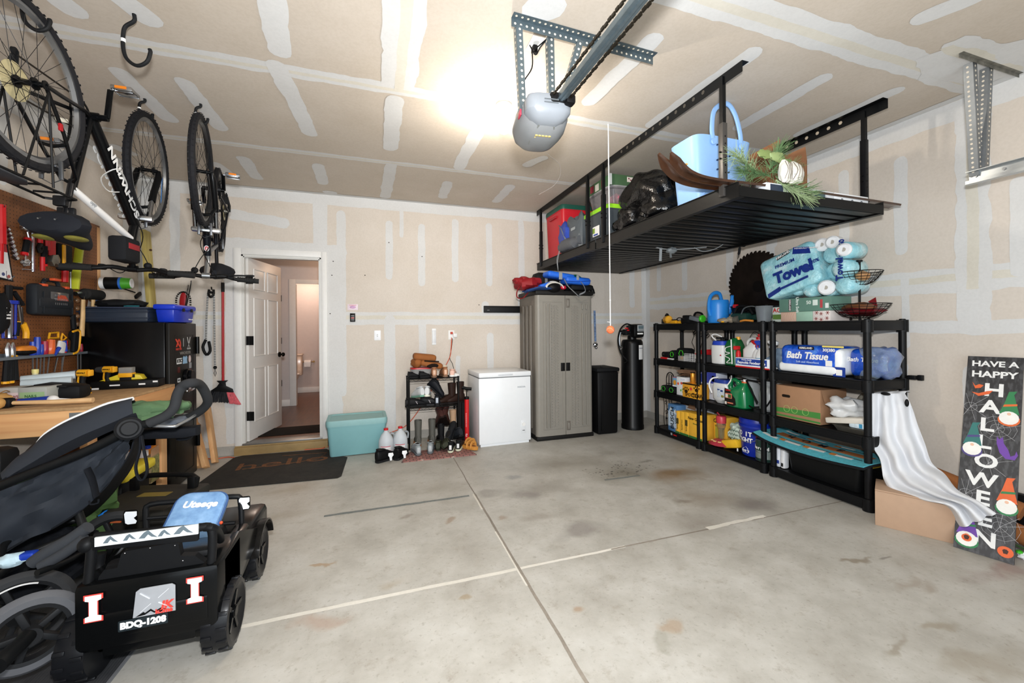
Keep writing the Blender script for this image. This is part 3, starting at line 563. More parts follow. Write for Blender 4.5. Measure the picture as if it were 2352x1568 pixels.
# == workbench
BX1,BY0,BY1,BZ=-1.585,3.02,4.05,.92
s=N('osb_board');f=s.noise(22,4);g=s.noise(5,5)
s.l(s.mix(.5,s.ramp(f,[(.3,lin('96704a')),(.5,lin('b48d61')),(.7,lin('c9a678'))]),s.ramp(g,[(.35,lin('8f7250')),(.7,lin('bd9c70'))])),s.b.inputs['Base Color']);s.b.inputs['Roughness'].default_value=.8;OSB=s.m
def m_lumber(name,a,b,ax=0):
 s=N(name);tc=s.n('ShaderNodeTexCoord');mp=s.n('ShaderNodeMapping');sc=[26,26,26];sc[ax]=1.3;mp.inputs['Scale'].default_value=sc;s.l(tc.outputs['Object'],mp.inputs[0])
 n=s.n('ShaderNodeTexNoise');n.inputs['Scale'].default_value=1;n.inputs['Detail'].default_value=4;s.l(mp.outputs[0],n.inputs[0]);s.l(s.ramp(n.outputs[0],[(.3,lin(a)),(.7,lin(b))]),s.b.inputs['Base Color']);s.b.inputs['Roughness'].default_value=.65;return s.m
LUMX=m_lumber('pine_lumber_x','c98f5c','dfae78',0);LUMY=m_lumber('pine_lumber_y','c08551','d6a26b',1);LUMZ=m_lumber('pine_lumber_z','d09a66','e3b683',2)
t=thing('workbench','pine workbench with an OSB top along the left wall, covered in tools','workbench',(0,0,0))
mb=MB();mb.b2(XL+.01,BX1,BY0,BY1,BZ-.018,BZ,bev=.002);mb.build('bench_top',OSB,t)
mb=MB();mb.b2(XL+.01,BX1,BY0,BY0+.038,BZ-.155,BZ-.018,bev=.003);mb.build('front_apron',LUMX,t)
mb=MB();mb.b2(BX1-.038,BX1,BY0+.04,BY1,BZ-.155,BZ-.018,bev=.003);mb.build('side_apron',LUMY,t)
for x,y in((BX1-.04,BY0+.04),(BX1-.04,BY1-.13),(XL+.02,BY0+.04),(XL+.02,BY1-.13)):
 mb=MB();mb.b2(x-.038,x,y,y+.089,0,BZ-.02,bev=.003);mb.build('leg',LUMZ,t)
mb=MB();mb.b2(XL+.01,BX1-.08,BY0+.03,BY1,.20,.22);mb.build('lower_shelf',OSB,t)
mb=MB();mb.b2(BX1-.10,BX1+.002,BY0-.002,BY0,BZ-.13,BZ-.03);mb.b2(BX1,BX1+.002,BY0,BY0+.16,BZ-.13,BZ-.03)
for x,z in((-.08,-.05),(-.02,-.11),(-.05,-.08)):mb.cyl((BX1+x,BY0,BZ+z),(BX1+x,BY0-.004,BZ+z),.004,n=8)
mb.build('corner_bracket',M('8b9094',.4,.8),t)
mb=MB();mb.b2(BX1-.002,BX1+.002,BY1-.15,BY1-.02,.0,.09);mb.build('foot_bracket',M('8b9094',.4,.8),t)
s=N('pegboard');tc=s.n('ShaderNodeTexCoord');sp=s.n('ShaderNodeSeparateXYZ');s.l(tc.outputs['Object'],sp.inputs[0]);fr=[]
for i in(1,2):
 m_=s.math('FRACT',s.math('MULTIPLY',sp.outputs[i],1/.0254));fr.append(s.math('POWER',s.math('SUBTRACT',m_,.5),2))
hole=s.math('LESS_THAN',s.math('ADD',fr[0],fr[1]),.018);s.tc=tc
s.l(s.mix(hole,s.ramp(s.noise(5,5),[(.3,lin('70421f')),(.7,lin('855430'))]),lin('2a170b')),s.b.inputs['Base Color']);s.b.inputs['Roughness'].default_value=.55
t=thing('pegboard','brown pegboard on the left wall above the workbench with a pine frame','pegboard',(0,0,0));PX=XL+.045
mb=MB();mb.b2(PX-.006,PX,2.2,4.38,.93,2.255);mb.build('board',s.m,t)
mb=MB();mb.b2(XL+.001,PX+.002,4.345,4.385,.93,2.24,bev=.003);mb.build('frame_strip',LUMZ,t)
# == overhead rack
RB=M('0c0d0e',.38,var=.05);RX0,RX1,RY0,RY1=2.05,3.36,1.85,5.04;RZ=2.165
t=thing('overhead_rack','black steel overhead storage rack hung from the ceiling over the shelving','rack',(0,0,0))
for x in(RX0,RX1):
 mb=MB();sg=1 if x==RX0 else-1;y0=1.82
 mb.b2(x-.002,x+.002,y0,RY1,HC-.068,HC-.001);mb.b2(x,x+sg*.05,y0,RY1,HC-.004,HC-.001);mb.mi=1
 for k in range(12):
  y=y0+.30+k*.085;mb.prism([(.014*math.cos(PI/3*i),.014*math.sin(PI/3*i))for i in range(6)],.0006,frame((x+.0021,y,HC-.027),(0,1,0),(0,0,1)))
  mb.prism([(.014*math.cos(PI/3*i),.014*math.sin(PI/3*i))for i in range(6)],.0006,frame((x-.0021,y,HC-.027),(0,-1,0),(0,0,1)))
 mb.build('ceiling_rail',[RB,M('b9aa95',.8)if x==RX1 else M('3d3933',.8)],t)
 for y in(1.965,3.36,3.66,4.90):
  mb=MB();mb.b2(x-.013,x+.013,y-.013,y+.013,2.48,HC-.02);up=mb.build('upper_post',RB,t)
  mb=MB();mb.b2(x-.018,x+.018,y-.018,y+.018,RZ,2.62 if x==RX0 else 2.70,bev=.002);mb.mi=1
  for k in range(7):mb.cyl((x,y-.0185,RZ+.10+k*.045),(x,y-.0195,RZ+.10+k*.045),.005,n=8)
  lo=mb.build('lower_post',[M('4a4744' if(y<2 and x==RX0)else '17181a',.4,.3),BLACK],t)
  mb=MB();mb.cyl((x-.03,y,2.40),(x+.03,y,2.40),.006,n=6);mb.cyl((x-.03,y,2.44),(x+.03,y,2.44),.006,n=6);mb.build('bolt',BLACK,lo)
for(a,b)in((RY0,3.50),(3.52,RY1)):
 for x in(RX0,RX1):
  sg=1 if x==RX0 else-1;mb=MB();mb.b2(x-.0015,x+.0015,a,b,RZ-.035,RZ+.055);mb.b2(x,x+sg*.04,a,b,RZ-.035,RZ-.032);mb.b2(x-sg*.012,x,a,b,RZ+.052,RZ+.055);mb.build('side_beam',M('1d1c1b',.38,var=.05),t)
 for y in(a,b):
  mb=MB();mb.b2(RX0,RX1,y-.0015,y+.0015,RZ-.03,RZ+.03);mb.build('end_beam',RB,t)
 n=15
 for k in range(n):
  y=a+(b-a)*(k+.5)/n;mb=MB();mb.b2(RX0+.01,RX1-.01,y-.037,y+.037,RZ-.028,RZ-.004,bev=.003);mb.build('cross_bar',RB,t)
 mb=MB();k=RX0+.06
 while k<RX1-.03:mb.b2(k-.016,k+.016,a+.01,b-.01,RZ+.000,RZ+.010,bev=.003);k+=.088
 mb.build('deck_slats',RB,t)
# == ceiling bulb
c=at(1157,240,z=HC);t=thing('bulb_holder','bare glowing bulb in a round porcelain socket on the ceiling','light',c)
mb=MB();mb.lathe([(0,0),(.055,0),(.056,-.012),(.040,-.024),(.024,-.034),(.022,-.05),(0,-.05)],n=28);mb.build('socket',M('b5b2aa',.4),t)
mb=MB();mb.lathe([(0,-.05),(.013,-.05),(.016,-.065),(.030,-.085),(.034,-.11),(.034,-.17),(.028,-.195),(0,-.205)],n=24);mb.build('bulb',M('fff4e4',.3,emit=540),t)
# == garage door opener
GALV=M('6f7d84',.38,.75,var=.12,scale=30);HOLE=M('d8cdbb',.9)
def fuse(a,b):
 o=len(a.v);a.v+=b.v;a.f+=[tuple(i+o for i in f)for f in b.f];a.m+=[1]*len(b.f);return a
def angle(mb,hb,p0,p1,n1,n2,w=.032,step=.032,sk=.02):
 'slotted angle iron: two thin flanges; holes collected in hb'
 p0=V(p0);p1=V(p1);d=(p1-p0).normalized();L=(p1-p0).length
 for n in(V(n1),V(n2)):
  m=p0+n*w/2;o=d.cross(n).normalized();mb.bar(m,m+d*L,.0022,w,up=n)
  k=sk
  while k<L-.01:
   c=p0+d*k+n*w*.55
   hb.cyl(c-o*.0016,c+o*.0016,.0062,n=10);k+=step
t=thing('garage_door_opener','grey garage door opener motor hung from slotted angle brackets with chain rail','garage door opener',(0,0,0))
mb=MB();hb=MB()
a=at(1180,40,z=HC-.02);ay=1.93
angle(mb,hb,(.655,ay,HC-.004),(1.53,ay+.03,HC-.004),(0,-1,0),(0,0,-1),w=.042);fuse(mb,hb).build('ceiling_angle',[GALV,HOLE],t)
for(p0,p1)in(((.68,ay,HC-.03),(.70,ay,2.44)),((.865,ay+.02,HC-.03),(.875,ay+.03,2.50)),((1.03,ay,HC-.03),(.92,ay+.04,2.50))):
 mb=MB();hb=MB();angle(mb,hb,p0,p1,(1,0,0),(0,1,0),w=.034,step=.030);fuse(mb,hb).build('hanger_angle',[GALV,HOLE],t)
MC=at(1241,286,y=2.0);T=Matrix.Translation(MC)@Matrix.Rotation(R(-6),4,'Z')@Matrix.Scale(.80,4)
def hous(z,rx,ry,yo=0):return[T@V((rx*math.copysign(abs(math.cos(a))**.7,math.cos(a)),yo+ry*math.copysign(abs(math.sin(a))**.7,math.sin(a)),z))for a in[2*PI*i/32 for i in range(32)]]
def loft(mb,rings):
 n=len(rings[0]);vs=sum(rings,[]);fs=[tuple(range(n))[::-1],tuple((len(rings)-1)*n+i for i in range(n))]
 for k in range(len(rings)-1):
  for i in range(n):fs.append((k*n+i,k*n+(i+1)%n,(k+1)*n+(i+1)%n,(k+1)*n+i))
 mb.add(vs,fs)
mb=MB();loft(mb,[hous(.085,.150,.20,.03),hous(.06,.165,.21,.03),hous(.0,.172,.215,.03),hous(-.06,.155,.19,.035),hous(-.105,.11,.14,.04),hous(-.125,.06,.08,.05)])
mo=mb.build('motor_housing',M('77797a',.42,var=.03),t)
mb=MB();loft(mb,[hous(.082,.135,.06,-.165),hous(.05,.150,.075,-.165),hous(-.01,.145,.085,-.155),hous(-.05,.11,.075,-.14),hous(-.075,.06,.05,-.12)])
lens_=mb.build('light_lens',M('868b91',.35,var=.02),t)
mb=MB()
for k in range(5):mb.tube([T@V((-.045,-.245+.004*k*k,.035-.017*k)),T@V((0,-.252+.004*k*k,.032-.017*k)),T@V((.045,-.245+.004*k*k,.035-.017*k))],.0028,6)
mb.build('vent_slots',M('5f6468',.6),lens_)
mb=MB()
for sx in(-1,1):mb.tube([T@V((sx*.05,-.14,-.075)),T@V((sx*.075,.0,-.114)),T@V((sx*.05,.12,-.112))],.004,6,smooth=3)
mb.build('housing_seam',M('6f716d',.5),mo)
mb=MB()
for i in range(5):
 for j in range(2):mb.box(T@V((-.05+.022*i,-.075+.025*j,-.112)),(.014,.012,.006),bev=.002)
mb.build('terminal_buttons',M('cbb46b',.5),mo)
mb=MB();mb.box(T@V((-.166,-.10,-.0)),(.008,.05,.03),rz=R(-6),bev=.002);mb.build('badge',M('b9374c',.5),mo)
mb=MB();mb.box((.868,1.84,2.49),(.11,.08,.055),bev=.015);mb.box((.91,1.80,2.48),(.05,.05,.045),bev=.01);mb.build('sprocket_cover',BLACK,t)
mb=MB();p0=V((.868,1.85,2.495));p1=V((.860,YF+.15,2.495))
for dx in(-.014,.014):mb.bar(p0+V((dx,0,0)),p1+V((dx,0,0)),.003,.034)
mb.bar(p0+V((0,0,.017)),p1+V((0,0,.017)),.030,.003);mb.bar(p0+V((0,0,-.017)),p1+V((0,0,-.017)),.044,.003);mb.bar(p0+V((0,0,-.021)),p1+V((0,0,-.021)),.012,.005);mb.build('rail',GALV,t)
for dx,dz in((-.040,.005),(.036,-.015)):
 mb=MB();mb.tube([(.866+dx,1.86,2.495+dz-.002),(.866+dx,-.5,2.495+dz-.002)],.0025,4)
 for k in range(95):y=1.86-.0254*k;mb.b2(.866+dx-.004,.866+dx+.004,y-.010,y+.010,2.495+dz-.006-.003*(k%2),2.495+dz+.006-.003*(k%2))
 mb.build('chain',M('2f2a22',.45,.7),t)
mb=MB();mb.tube([(.79,1.99,2.83),(.78,1.97,2.72),(.73,1.98,2.62),(.76,2.0,2.48)],.0035,6,smooth=5);mb.tube([(.80,2.05,HC-.03),(.825,2.03,HC-.09),(.85,2.02,HC-.05),(.87,1.98,HC-.03),(.80,1.99,2.83)],.0035,6,smooth=5);mb.build('power_cord',BLACK,t)
mb=MB();mb.tube([(.90,2.08,2.34),(1.02,2.14,2.30),(1.02,2.2,2.22),(.93,2.25,2.16)],.0012,5,smooth=6);mb.build('antenna_wire',M('77706a',.5),t)
c=at(1229,100,z=HC);t=thing('ceiling_outlet','white outlet plate on the ceiling behind the opener brackets with a black plug','outlet',c)
mb=MB();mb.b2(-.035,.035,-.057,.057,-.006,0,bev=.002);mb.build('plate',WHT,t)
mb=MB();mb.cyl((0,.02,-.006),(0,.02,-.009),.017,n=16);mb.cyl((0,-.02,-.006),(0,-.02,-.009),.017,n=16);mb.build('socket',M('d8d8d5',.4),t)
mb=MB();mb.b2(-.015,.015,-.01,.03,-.045,-.008,bev=.008);mb.build('plug',BLACK,t)
t=thing('door_track','galvanised garage door track hanging from slotted angle irons at the upper right','door track',(0,0,0))
TX=XR-.34;e0=at(2226,412,x=TX);TZ=e0.z
mb=MB();hb=MB();y0=e0.y
mb.bar((TX,y0,TZ),(TX,YF+.05,TZ+.02),.003,.075);mb.bar((TX-.02,y0,TZ+.037),(TX-.02,YF+.05,TZ+.057),.042,.003);mb.bar((TX-.02,y0,TZ-.037),(TX-.02,YF+.05,TZ-.017),.042,.003);mb.bar((TX-.04,y0,TZ-.028),(TX-.04,YF+.05,TZ-.008),.003,.02);mb.build('track',M('b5b9ba',.35,.7),t)
mb=MB()
for k in range(4):mb.cyl((TX-.001,y0-.03-.12*k,TZ+.01),(TX-.008,y0-.03-.12*k,TZ+.01),.009,n=6)
mb.build('bolt',STEEL,t)
mb=MB();hb=MB();angle(mb,hb,(3.20,1.39,HC-.002),(3.83,1.39,HC-.002),(0,-1,0),(0,0,-1),w=.02);mb.build('ceiling_angle',M('7c7a72',.6,.5,var=.4,scale=25),t)
G2=M('84888b',.42,.65,var=.1)
for p0,p1 in((at(2234,141,z=HC-.004),at(2248,402,x=TX-.01)),(at(2272,152,z=HC-.004),at(2262,398,x=TX+.01))):
 mb=MB();hb=MB();angle(mb,hb,p0,p1,(1,0,0),(0,1,0),w=.042,step=.028);fuse(mb,hb).build('hanger_angle',[G2,HOLE],t)
# == bicycles hanging upside down from ceiling hooks
BKB=M('08090b',.28,var=.05);RIM=M('2a2c30',.3,.6);RIMS=M('8f9296',.3,.9);SPK=M('3a3a3c',.35,.9);ALU=M('b9bbbd',.25,1);TIRE=M('1c1c1f',.75,bump=.2)
def bike(label,T,steer,frame_m,top_m,rims,crank,sus_blue=True,rack=False,topw=False,word=.074,bag=None,group='bicycles hanging from the ceiling'):
 'T: bike frame (x forward, y left, z up, origin rear axle) to world'
 root=thing('bicycle',label,'bicycle',(0,0,0),group=group);root.matrix_world=T
 def wheel(name,c,S=Matrix(),rear=False):
  S=S@Matrix.Translation(c);mb=MB(S)
  pts=[(.352*math.cos(2*PI*i/48),0,.352*math.sin(2*PI*i/48))for i in range(48)];mb.tube(pts,.021,8,closed=True)
  for k in range(60):
   a=2*PI*k/60
   for y in(-.012,.012):q=a+(.03 if y>0 else 0);mb.box((0,0,0),(.003,.008,.010),T=Matrix.Rotation(-q,4,'Y')@Matrix.Translation((.373,y,0)))
  w=mb.build('tire',TIRE,root)
  w.name=name+'_tire';mb=MB(S);mb.lathe([(.335,-.011),(.318,-.013),(.306,0),(.318,.013),(.335,.011)],(0,0,0),48,(0,1,0));mb.build('rim',rims,w)
  mb=MB(S)
  for k in range(32):
   a=2*PI*k/32;b=a+(.9 if k%4<2 else-.9);y=.03 if k%2 else-.03
   mb.tube([(.022*math.cos(b),y,.022*math.sin(b)),(.312*math.cos(a),0,.312*math.sin(a))],.0012,4)
  mb.build('spokes',SPK,w)
  mb=MB(S);mb.cyl((0,-.05,0),(0,.05,0),.012,n=12);mb.cyl((0,-.034,0),(0,-.026,0),.026,n=16);mb.cyl((0,.026,0),(0,.034,0),.026,n=16);mb.cyl((0,-.065,0),(0,.065,0),.006,n=8);mb.build('hub',BKB,w)
  if rear:
   mb=MB(S)
   for j in range(7):mb.cyl((0,-.040-.004*j,0),(0,-.042-.004*j,0),.058-.005*j,n=24)
   mb.build('cassette',M('77736a',.35,.9),w);mb=MB(S);mb.cyl((0,-.034,0),(0,-.037,0),.082,n=28);mb.build('spoke_guard',M('b8ad86',.4),w)
   mb=MB(S);mb.box((.19,0,.12),(.09,.006,.02),T=Matrix.Rotation(.3,4,'Y'),bev=.003);mb.build('wheel_reflector',M('d6d3c4',.3),w)
  return w
 wb=1.05
 wheel('rear_wheel',(0,0,0),rear=True)
 ax=V((-.3256,0,.9455));p0=V((1.007,0,-.015));A=lambda t:p0+ax*t
 S=Matrix.Translation(p0)@Matrix.Rotation(steer,4,ax)@Matrix.Translation(-p0)
 wheel('front_wheel',(wb,0,0),S)
 bb=V((.435,0,-.065));st=V((.285,0,.38));h0=A(.45);h1=A(.58)
 mb=MB();mb.tube([bb,st],.016,12);mb.tube([bb,bb.lerp(h0,.5),h0+V((.0,0,.01))],[.026,.032,.029],12);mb.tube([h0-ax*.01,h1+ax*.01],.024,14);mb.cyl(bb+V((0,-.036,0)),bb+V((0,.036,0)),.023,n=16)
 for y in(-1,1):
  mb.tube([(0,y*.065,0),(.12,y*.058,-.012),(.33,y*.03,-.05),bb],.0095,8);mb.tube([(0,y*.065,0),(.13,y*.055,.16),(.26,y*.03,.33),st+V((0,0,-.03))],.008,8)
  mb.cyl((0,y*.062,0),(0,y*.068,0),.02,n=10)
 mb.tube([(.155,-.05,.20),(.155,0,.215),(.155,.05,.20)],.008,8)
 fr=mb.build('frame',frame_m,root)
 mb=MB();mb.tube([st+V((0,0,-.01)),st.lerp(h1,.5)-V((0,0,.012)),h1-ax*.015],[.017,.020,.018],12);mb.build('top_tube',top_m,root)
 d=(bb-h0).normalized();up=V((-d.z,0,d.x));up=up if up.z>0 else-up
 for y in(-1,1):
  x=d if y>0 else-d;c=h0.lerp(bb,.42)+V((0,y*.0325,0));text('SCHWINN',word,M('eceded',.4),frame(c,x,up),root,'frame_lettering',bold=.03,sx=1.25)
 if topw:text('delo',.03,M('8b8f93',.4),frame(st.lerp(h1,.25)+V((0,.0195,-.003)),(-1,0,-.2),(0,0,1)),root,'top_tube_lettering',shear=.4)
 mb=MB(S);cr=A(.405)
 for y in(-1,1):mb.tube([V((wb,y*.056,0)),V((1.035,y*.060,.05)),A(.20)+V((.012,y*.062,0)),A(.27)+V((.006,y*.062,0))],[.012,.020,.019,.020],12)
 for y in(-.062,):pass
 mb.tube([A(.255)+V((.03,-.062,0)),A(.30)+V((.05,-.04,0)),A(.31)+V((.055,0,0)),A(.30)+V((.05,.04,0)),A(.255)+V((.03,.062,0))],.011,8);mb.tube([A(.37),A(.45)],.017,10)
 fk=mb.build('fork',BKB,root)
 mb=MB(S);mb.bar(cr+V((.004,-.088,0)),cr+V((.004,.088,0)),.042,.036,bev=.012);mb.build('fork_crown',ALU,fk)
 for y in(-1,1):mb=MB(S);mb.tube([A(.26)+V((.006,y*.062,0)),cr+V((.004,y*.062,0))],.014,12);mb.build('stanchion',M('8d8e90',.18,1),fk)
 if sus_blue:
  for y in(-1,1):mb=MB(S);mb.prism([(-.004,-.09),(.010,-.06),(.012,.09),(.002,.07)],.001,frame(V((1.032,y*.0815,.13)),(1,0,.0)if y<0 else(-1,0,0),ax));mb.build('fork_decal',M('2f7fd0',.4),fk)
 bc=V((.865,0,.70));mb=MB(S);mb.tube([A(.59),A(.625),A(.655)+V((.03,0,.02)),bc],[.022,.020,.018,.016],12);mb.cyl(bc+V((0,-.024,0)),bc+V((0,.024,0)),.021,n=14);mb.build('stem',BKB if rack else M('a7aaac',.3,.9),root)
 mb=MB(S);hb=[(-.03,.315,.01),(-.02,.18,.005),(.0,.10,-.012),(0,0,0),(.0,-.10,-.012),(-.02,-.18,.005),(-.03,-.315,.01)];hb=[bc+V(p)+V((0,0,.008))for p in hb];mb.tube(hb,.0135,12,smooth=4);br=mb.build('handlebar',BLACK,root)
 for y in(-1,1):
  mb=MB(S);mb.tube([bc+V((-.022,y*.185,.013)),bc+V((-.031,y*.325,.019))],.0185,14)
  for k in range(8):q=.19+.015*k;mb.cyl(bc+V((-.0225,y*q,.013)),bc+V((-.0225,y*(q+.006),.013)),.0197,n=12)
  mb.build('grip',RUB,br)
  mb=MB(S);mb.box(bc+V((.01,y*.150,.0)),(.045,.035,.035),bev=.008);mb.tube([bc+V((.03,y*.145,0)),bc+V((.055,y*.19,-.006)),bc+V((.050,y*.27,-.010)),bc+V((.045,y*.30,-.012))],[.008,.007,.006,.006],8,smooth=3);mb.build('brake_lever',BLK2,br)
  mb=MB(S);mb.tube([bc+V((.02,y*.13,.0)),bc+V((.09,y*.08,.02)),bc+V((.11,y*.02,-.10)),A(.50)+V((.05,-y*.03,0)),bb.lerp(h0,.8)+V((0,y*.028,0))],.0028,6,smooth=6);mb.build('brake_cable',BLACK,br)
 mb=MB(S);mb.ball(bc+V((.045,.06,-.03)),.022,12,8);mb.build('bell',BLK2,br)
 mb=MB();mb.tube([st-V((0,0,.05)),V((.228,0,.55))],.0135,12);mb.build('seat_post',M('2b2b2d',.3,.7),root)
 mb=MB();sadd=[]
 for(x,w,z,t)in((.12,.05,.60,.02),(.135,.115,.595,.04),(.18,.13,.595,.05),(.235,.10,.60,.055),(.30,.055,.612,.05),(.36,.036,.628,.042),(.41,.018,.64,.025)):
  sadd.append([V((x,w*math.cos(a),z+t*(math.sin(a)if math.sin(a)>0 else math.sin(a)*1.6)-.3*abs(math.cos(a))**3*t))for a in[2*PI*i/16 for i in range(16)]])
 loft(mb,sadd);sdl=mb.build('saddle',M('17191f',.7,bump=.1),root)
 if rack:
  for y in(-1,1):
   mb=MB();mb.ball((.205,y*.058,.640),(.062,.038,.012),16,8);mb.build('gel_pad',M('77712f',.6,var=.2),sdl)
 for y in(-1,1):
  pass
 mb=MB()
 for y in(-1,1):mb.tube([(.11,y*.03,.57),(.17,y*.024,.55),(.26,y*.024,.55),(.33,y*.012,.575)],.0038,6,smooth=3)
 mb.build('saddle_rails',STEEL,sdl)
 ca=crank
 for y in(-1,1):
  a=ca if y>0 else ca+PI;e=bb+V((.17*math.cos(a),y*.078,.17*math.sin(a)))
  mb=MB();mb.bar(bb+V((0,y*.070,0)),e,.014,.026,up=(0,1,0),bev=.005);mb.cyl(bb+V((0,y*.03,0)),bb+V((0,y*.075,0)),.016,n=12)
  if y<0:
   for r_ in(.088,.068,.052):mb.lathe([(r_-.012,-.002),(r_,-.002),(r_,.002),(r_-.012,.002),(r_-.012,-.002)],bb+V((0,-.040-(.088-r_)*.3,0)),32,(0,1,0))
   for k in range(4):q=k*PI/2;mb.bar(bb+V((0,-.045,0)),bb+V((.075*math.cos(q),-.042,.075*math.sin(q))),.006,.016,up=(0,1,0))
  ck=mb.build('crank',BKB,root);c=e+V((0,y*.065,0))
  mb=MB();mb.cyl(e,c+V((0,y*.04,0)),.008,n=8)
  for s_ in(-1,1):mb.bar(c+V((s_*.042,-.045,0)),c+V((s_*.042,.045,0)),.006,.022,bev=.002);mb.bar(c+V((-.042,s_*.045,0)),c+V((.042,s_*.045,0)),.006,.018,bev=.002)
  mb.box(c,(.03,.08,.02),bev=.005);pd=mb.build('pedal',ALU if y>0 else M('8f9194',.35,.9),ck)
  mb=MB();mb.box(c+V((.047,0,0)),(.006,.05,.014));mb.box(c+V((-.047,0,0)),(.006,.05,.014));mb.build('pedal_reflector',M('d97a1e',.3),pd)
 mb=MB();N_=70
 for k in range(N_):
  t=k/N_
  for(p,q)in(((.0,-.046,.052),(.435,-.043,.020)),((.435,-.043,-.150),(.03,-.046,-.13))):mb.box(V(p).lerp(V(q),t),(.004,.006,.006))
 mb.tube([(.0,-.046,.052),(.435,-.043,.020)],.0022,4);mb.tube([(.435,-.043,-.150),(.03,-.046,-.13)],.0022,4);mb.build('chain',M('3b362f',.5,.7),root)
 mb=MB();mb.tube([(0,-.07,0),(.02,-.075,-.05),(.03,-.06,-.13)],[.014,.012,.008],8);mb.bar((.03,-.055,-.06),(.035,-.055,-.15),.006,.022,up=(0,1,0));mb.cyl((.03,-.05,-.145),(.03,-.06,-.145),.018,n=14);mb.build('derailleur',BLK2,root)
 for xx,zz,S_ in((.145,.335,Matrix()),(.93,.375,S)):
  mb=MB(S_)
  for y in(-1,1):mb.bar((xx,y*.034,zz-.05),(xx+(0 if xx<.5 else .0),y*.036,zz+.04),.012,.016,bev=.003);mb.box((xx,y*.026,zz-.02),(.05,.010,.012),bev=.003)
  mb.tube([(xx,.034,zz+.04),(xx,0,zz+.06),(xx,-.034,zz+.04)],.002,5);mb.build('rim_brake',M('5b5d60',.4,.7),root)
 if rack:
  mb=MB();L=[(-.30,-.045,.44),(-.30,.045,.44),(.20,.060,.45),(.23,0,.45),(.20,-.060,.45)];mb.tube(L,.006,8,closed=True)
  for x in(-.24,-.12,.0,.12):mb.tube([(x,-.05,.442),(x,.05,.442)],.005,6)
  for y in(-1,1):
   for x in(-.12,.05):mb.tube([(x,y*.06,.44),(.0,y*.075,.03)],.0045,6)
  rk=mb.build('luggage_rack',BLACK,root)
  mb=MB();mb.prism([(-.15,-.02),(-.11,-.065),(.07,-.055),(.13,-.02),(.13,.02),(.07,.055),(-.11,.065),(-.15,.02)],.008,Matrix.Translation((-.16,0,.452)),bev=.003);mb.build('rack_plate',M('30343a',.5),rk)
  mb=MB();mb.box((.245,0,.50),(.02,.07,.04),bev=.006);mb.box((.205,.0,.46),(.03,.05,.05),bev=.006);mb.build('rear_light',M('141416',.4),root)
  mb=MB();mb.box((.258,0,.50),(.003,.05,.028),bev=.001);mb.build('reflector',M('d98fa5',.3),root)
  mb=MB();mb.box((.10,.06,.14),(.02,.012,.035),bev=.004);mb.build('red_reflector',M('a0141c',.25),root)
  mb=MB();c0=bb.lerp(h0,.35)+V((0,0,.0));q=[(.0,.04),(.05,.0),(.16,.03),(.17,.08),(.04,.10)]
  mb.tube([c0+V((.02+dx,dy,.05+dz))for dx,dy,dz in((0,.03,0),(.06,.04,.03),(.10,.03,.09),(.05,-.03,.12),(.0,-.04,.06))],.0035,6,closed=True,smooth=4);mb.tube([c0+V((.0,.0,.04)),c0+V((.05,.035,.07))],.003,6);mb.build('bottle_cage',M('d8d8d6',.3,.6),root)
 if bag:
  mb=MB();mb.box(bag[0],bag[1],bev=.02,T=None);g=mb.build('frame_bag',M('16171a',.8,bump=.2),root)
  mb=MB();mb.box(V(bag[0])+V((0,bag[1][1]/2,-.02)),(bag[1][0]*.7,.006,.035),bev=.002);mb.build('red_trim',M('8c1620',.6),g)
 return root
def inv(rear,front,yaw_extra=0):
 'inverted bike: rear and front axle world points'
 r=V(rear);f=V(front);x=(f-r).normalized();z=V((0,0,-1));z=(z-x*z.dot(x)).normalized();y=z.cross(x)
 return Matrix(((x.x,y.x,z.x,r.x),(x.y,y.y,z.y,r.y),(x.z,y.z,z.z,r.z),(0,0,0,1)))
TA=inv((-1.455,2.36,2.455),(-1.47,3.39,2.458))
bike('black and white bicycle with luggage rack and gel saddle, hung nearest the camera',TA,R(-7),BKB,M('e6e6e6',.3,var=.02),RIMS,R(-84),rack=True,topw=True,bag=((.745,0,.60),(.17,.095,.15)))
TB=inv((-1.36,4.36,2.455),(-1.14,3.34,2.46))
bb_=bike('dark blue-black bicycle hung further back, its front wheel facing the camera',TB,R(2),M('0d1118',.28,coat=.3),M('0d1118',.28,coat=.3),RIM,R(150),word=.04,sus_blue=False)
mb=MB();c=V((.818,0,.533))+V((.035,0,-.06));T_=frame(V((.865,0,.50)),(0,1,0),(-.33,0,.94));mb.prism([(.016*math.cos(i*PI/10),.022*math.sin(i*PI/10))for i in range(20)],.002,T_);o=mb.build('head_badge',M('c9ccce',.3,.5),bb_)
mb=MB();mb.prism([(.011*math.cos(i*PI/10),.016*math.sin(i*PI/10))for i in range(20)],.001,T_@Matrix.Translation((0,0,.002)));mb.build('badge_field',M('b3202a',.4),o);text('S',.022,M('e6e6e6',.4),T_@Matrix.Translation((0,0,.0036)),o,'badge_letter',bold=.03)
def hook(label,c,rz,size=1.0):
 t=thing('bike_hook',label,'hook',c,rz,'black hooks screwed into the ceiling');k=size
 mb=MB();mb.tube([(0,0,0),(0,0,-.03*k),(-.035*k,0,-.055*k),(-.045*k,0,-.09*k),(-.045*k,0,-.15*k),(-.03*k,0,-.195*k),(.01*k,0,-.222*k),(.05*k,0,-.205*k),(.065*k,0,-.165*k),(.063*k,0,-.15*k)],.0085,10,smooth=5);mb.build('coated_hook',M('17181a',.6),t)
 mb=MB();mb.cyl((-.045*k,0,-.108*k),(-.045*k,0,-.122*k),.0098,n=12);mb.build('white_band',WHT,t);return t
hook('empty black ceiling hook with a white band, no bicycle on it',at(308,32,z=HC),R(-15),1.15)
hook('black ceiling hook through the rear wheel of the nearest bicycle',(-1.475,2.44,HC),R(0),.85)
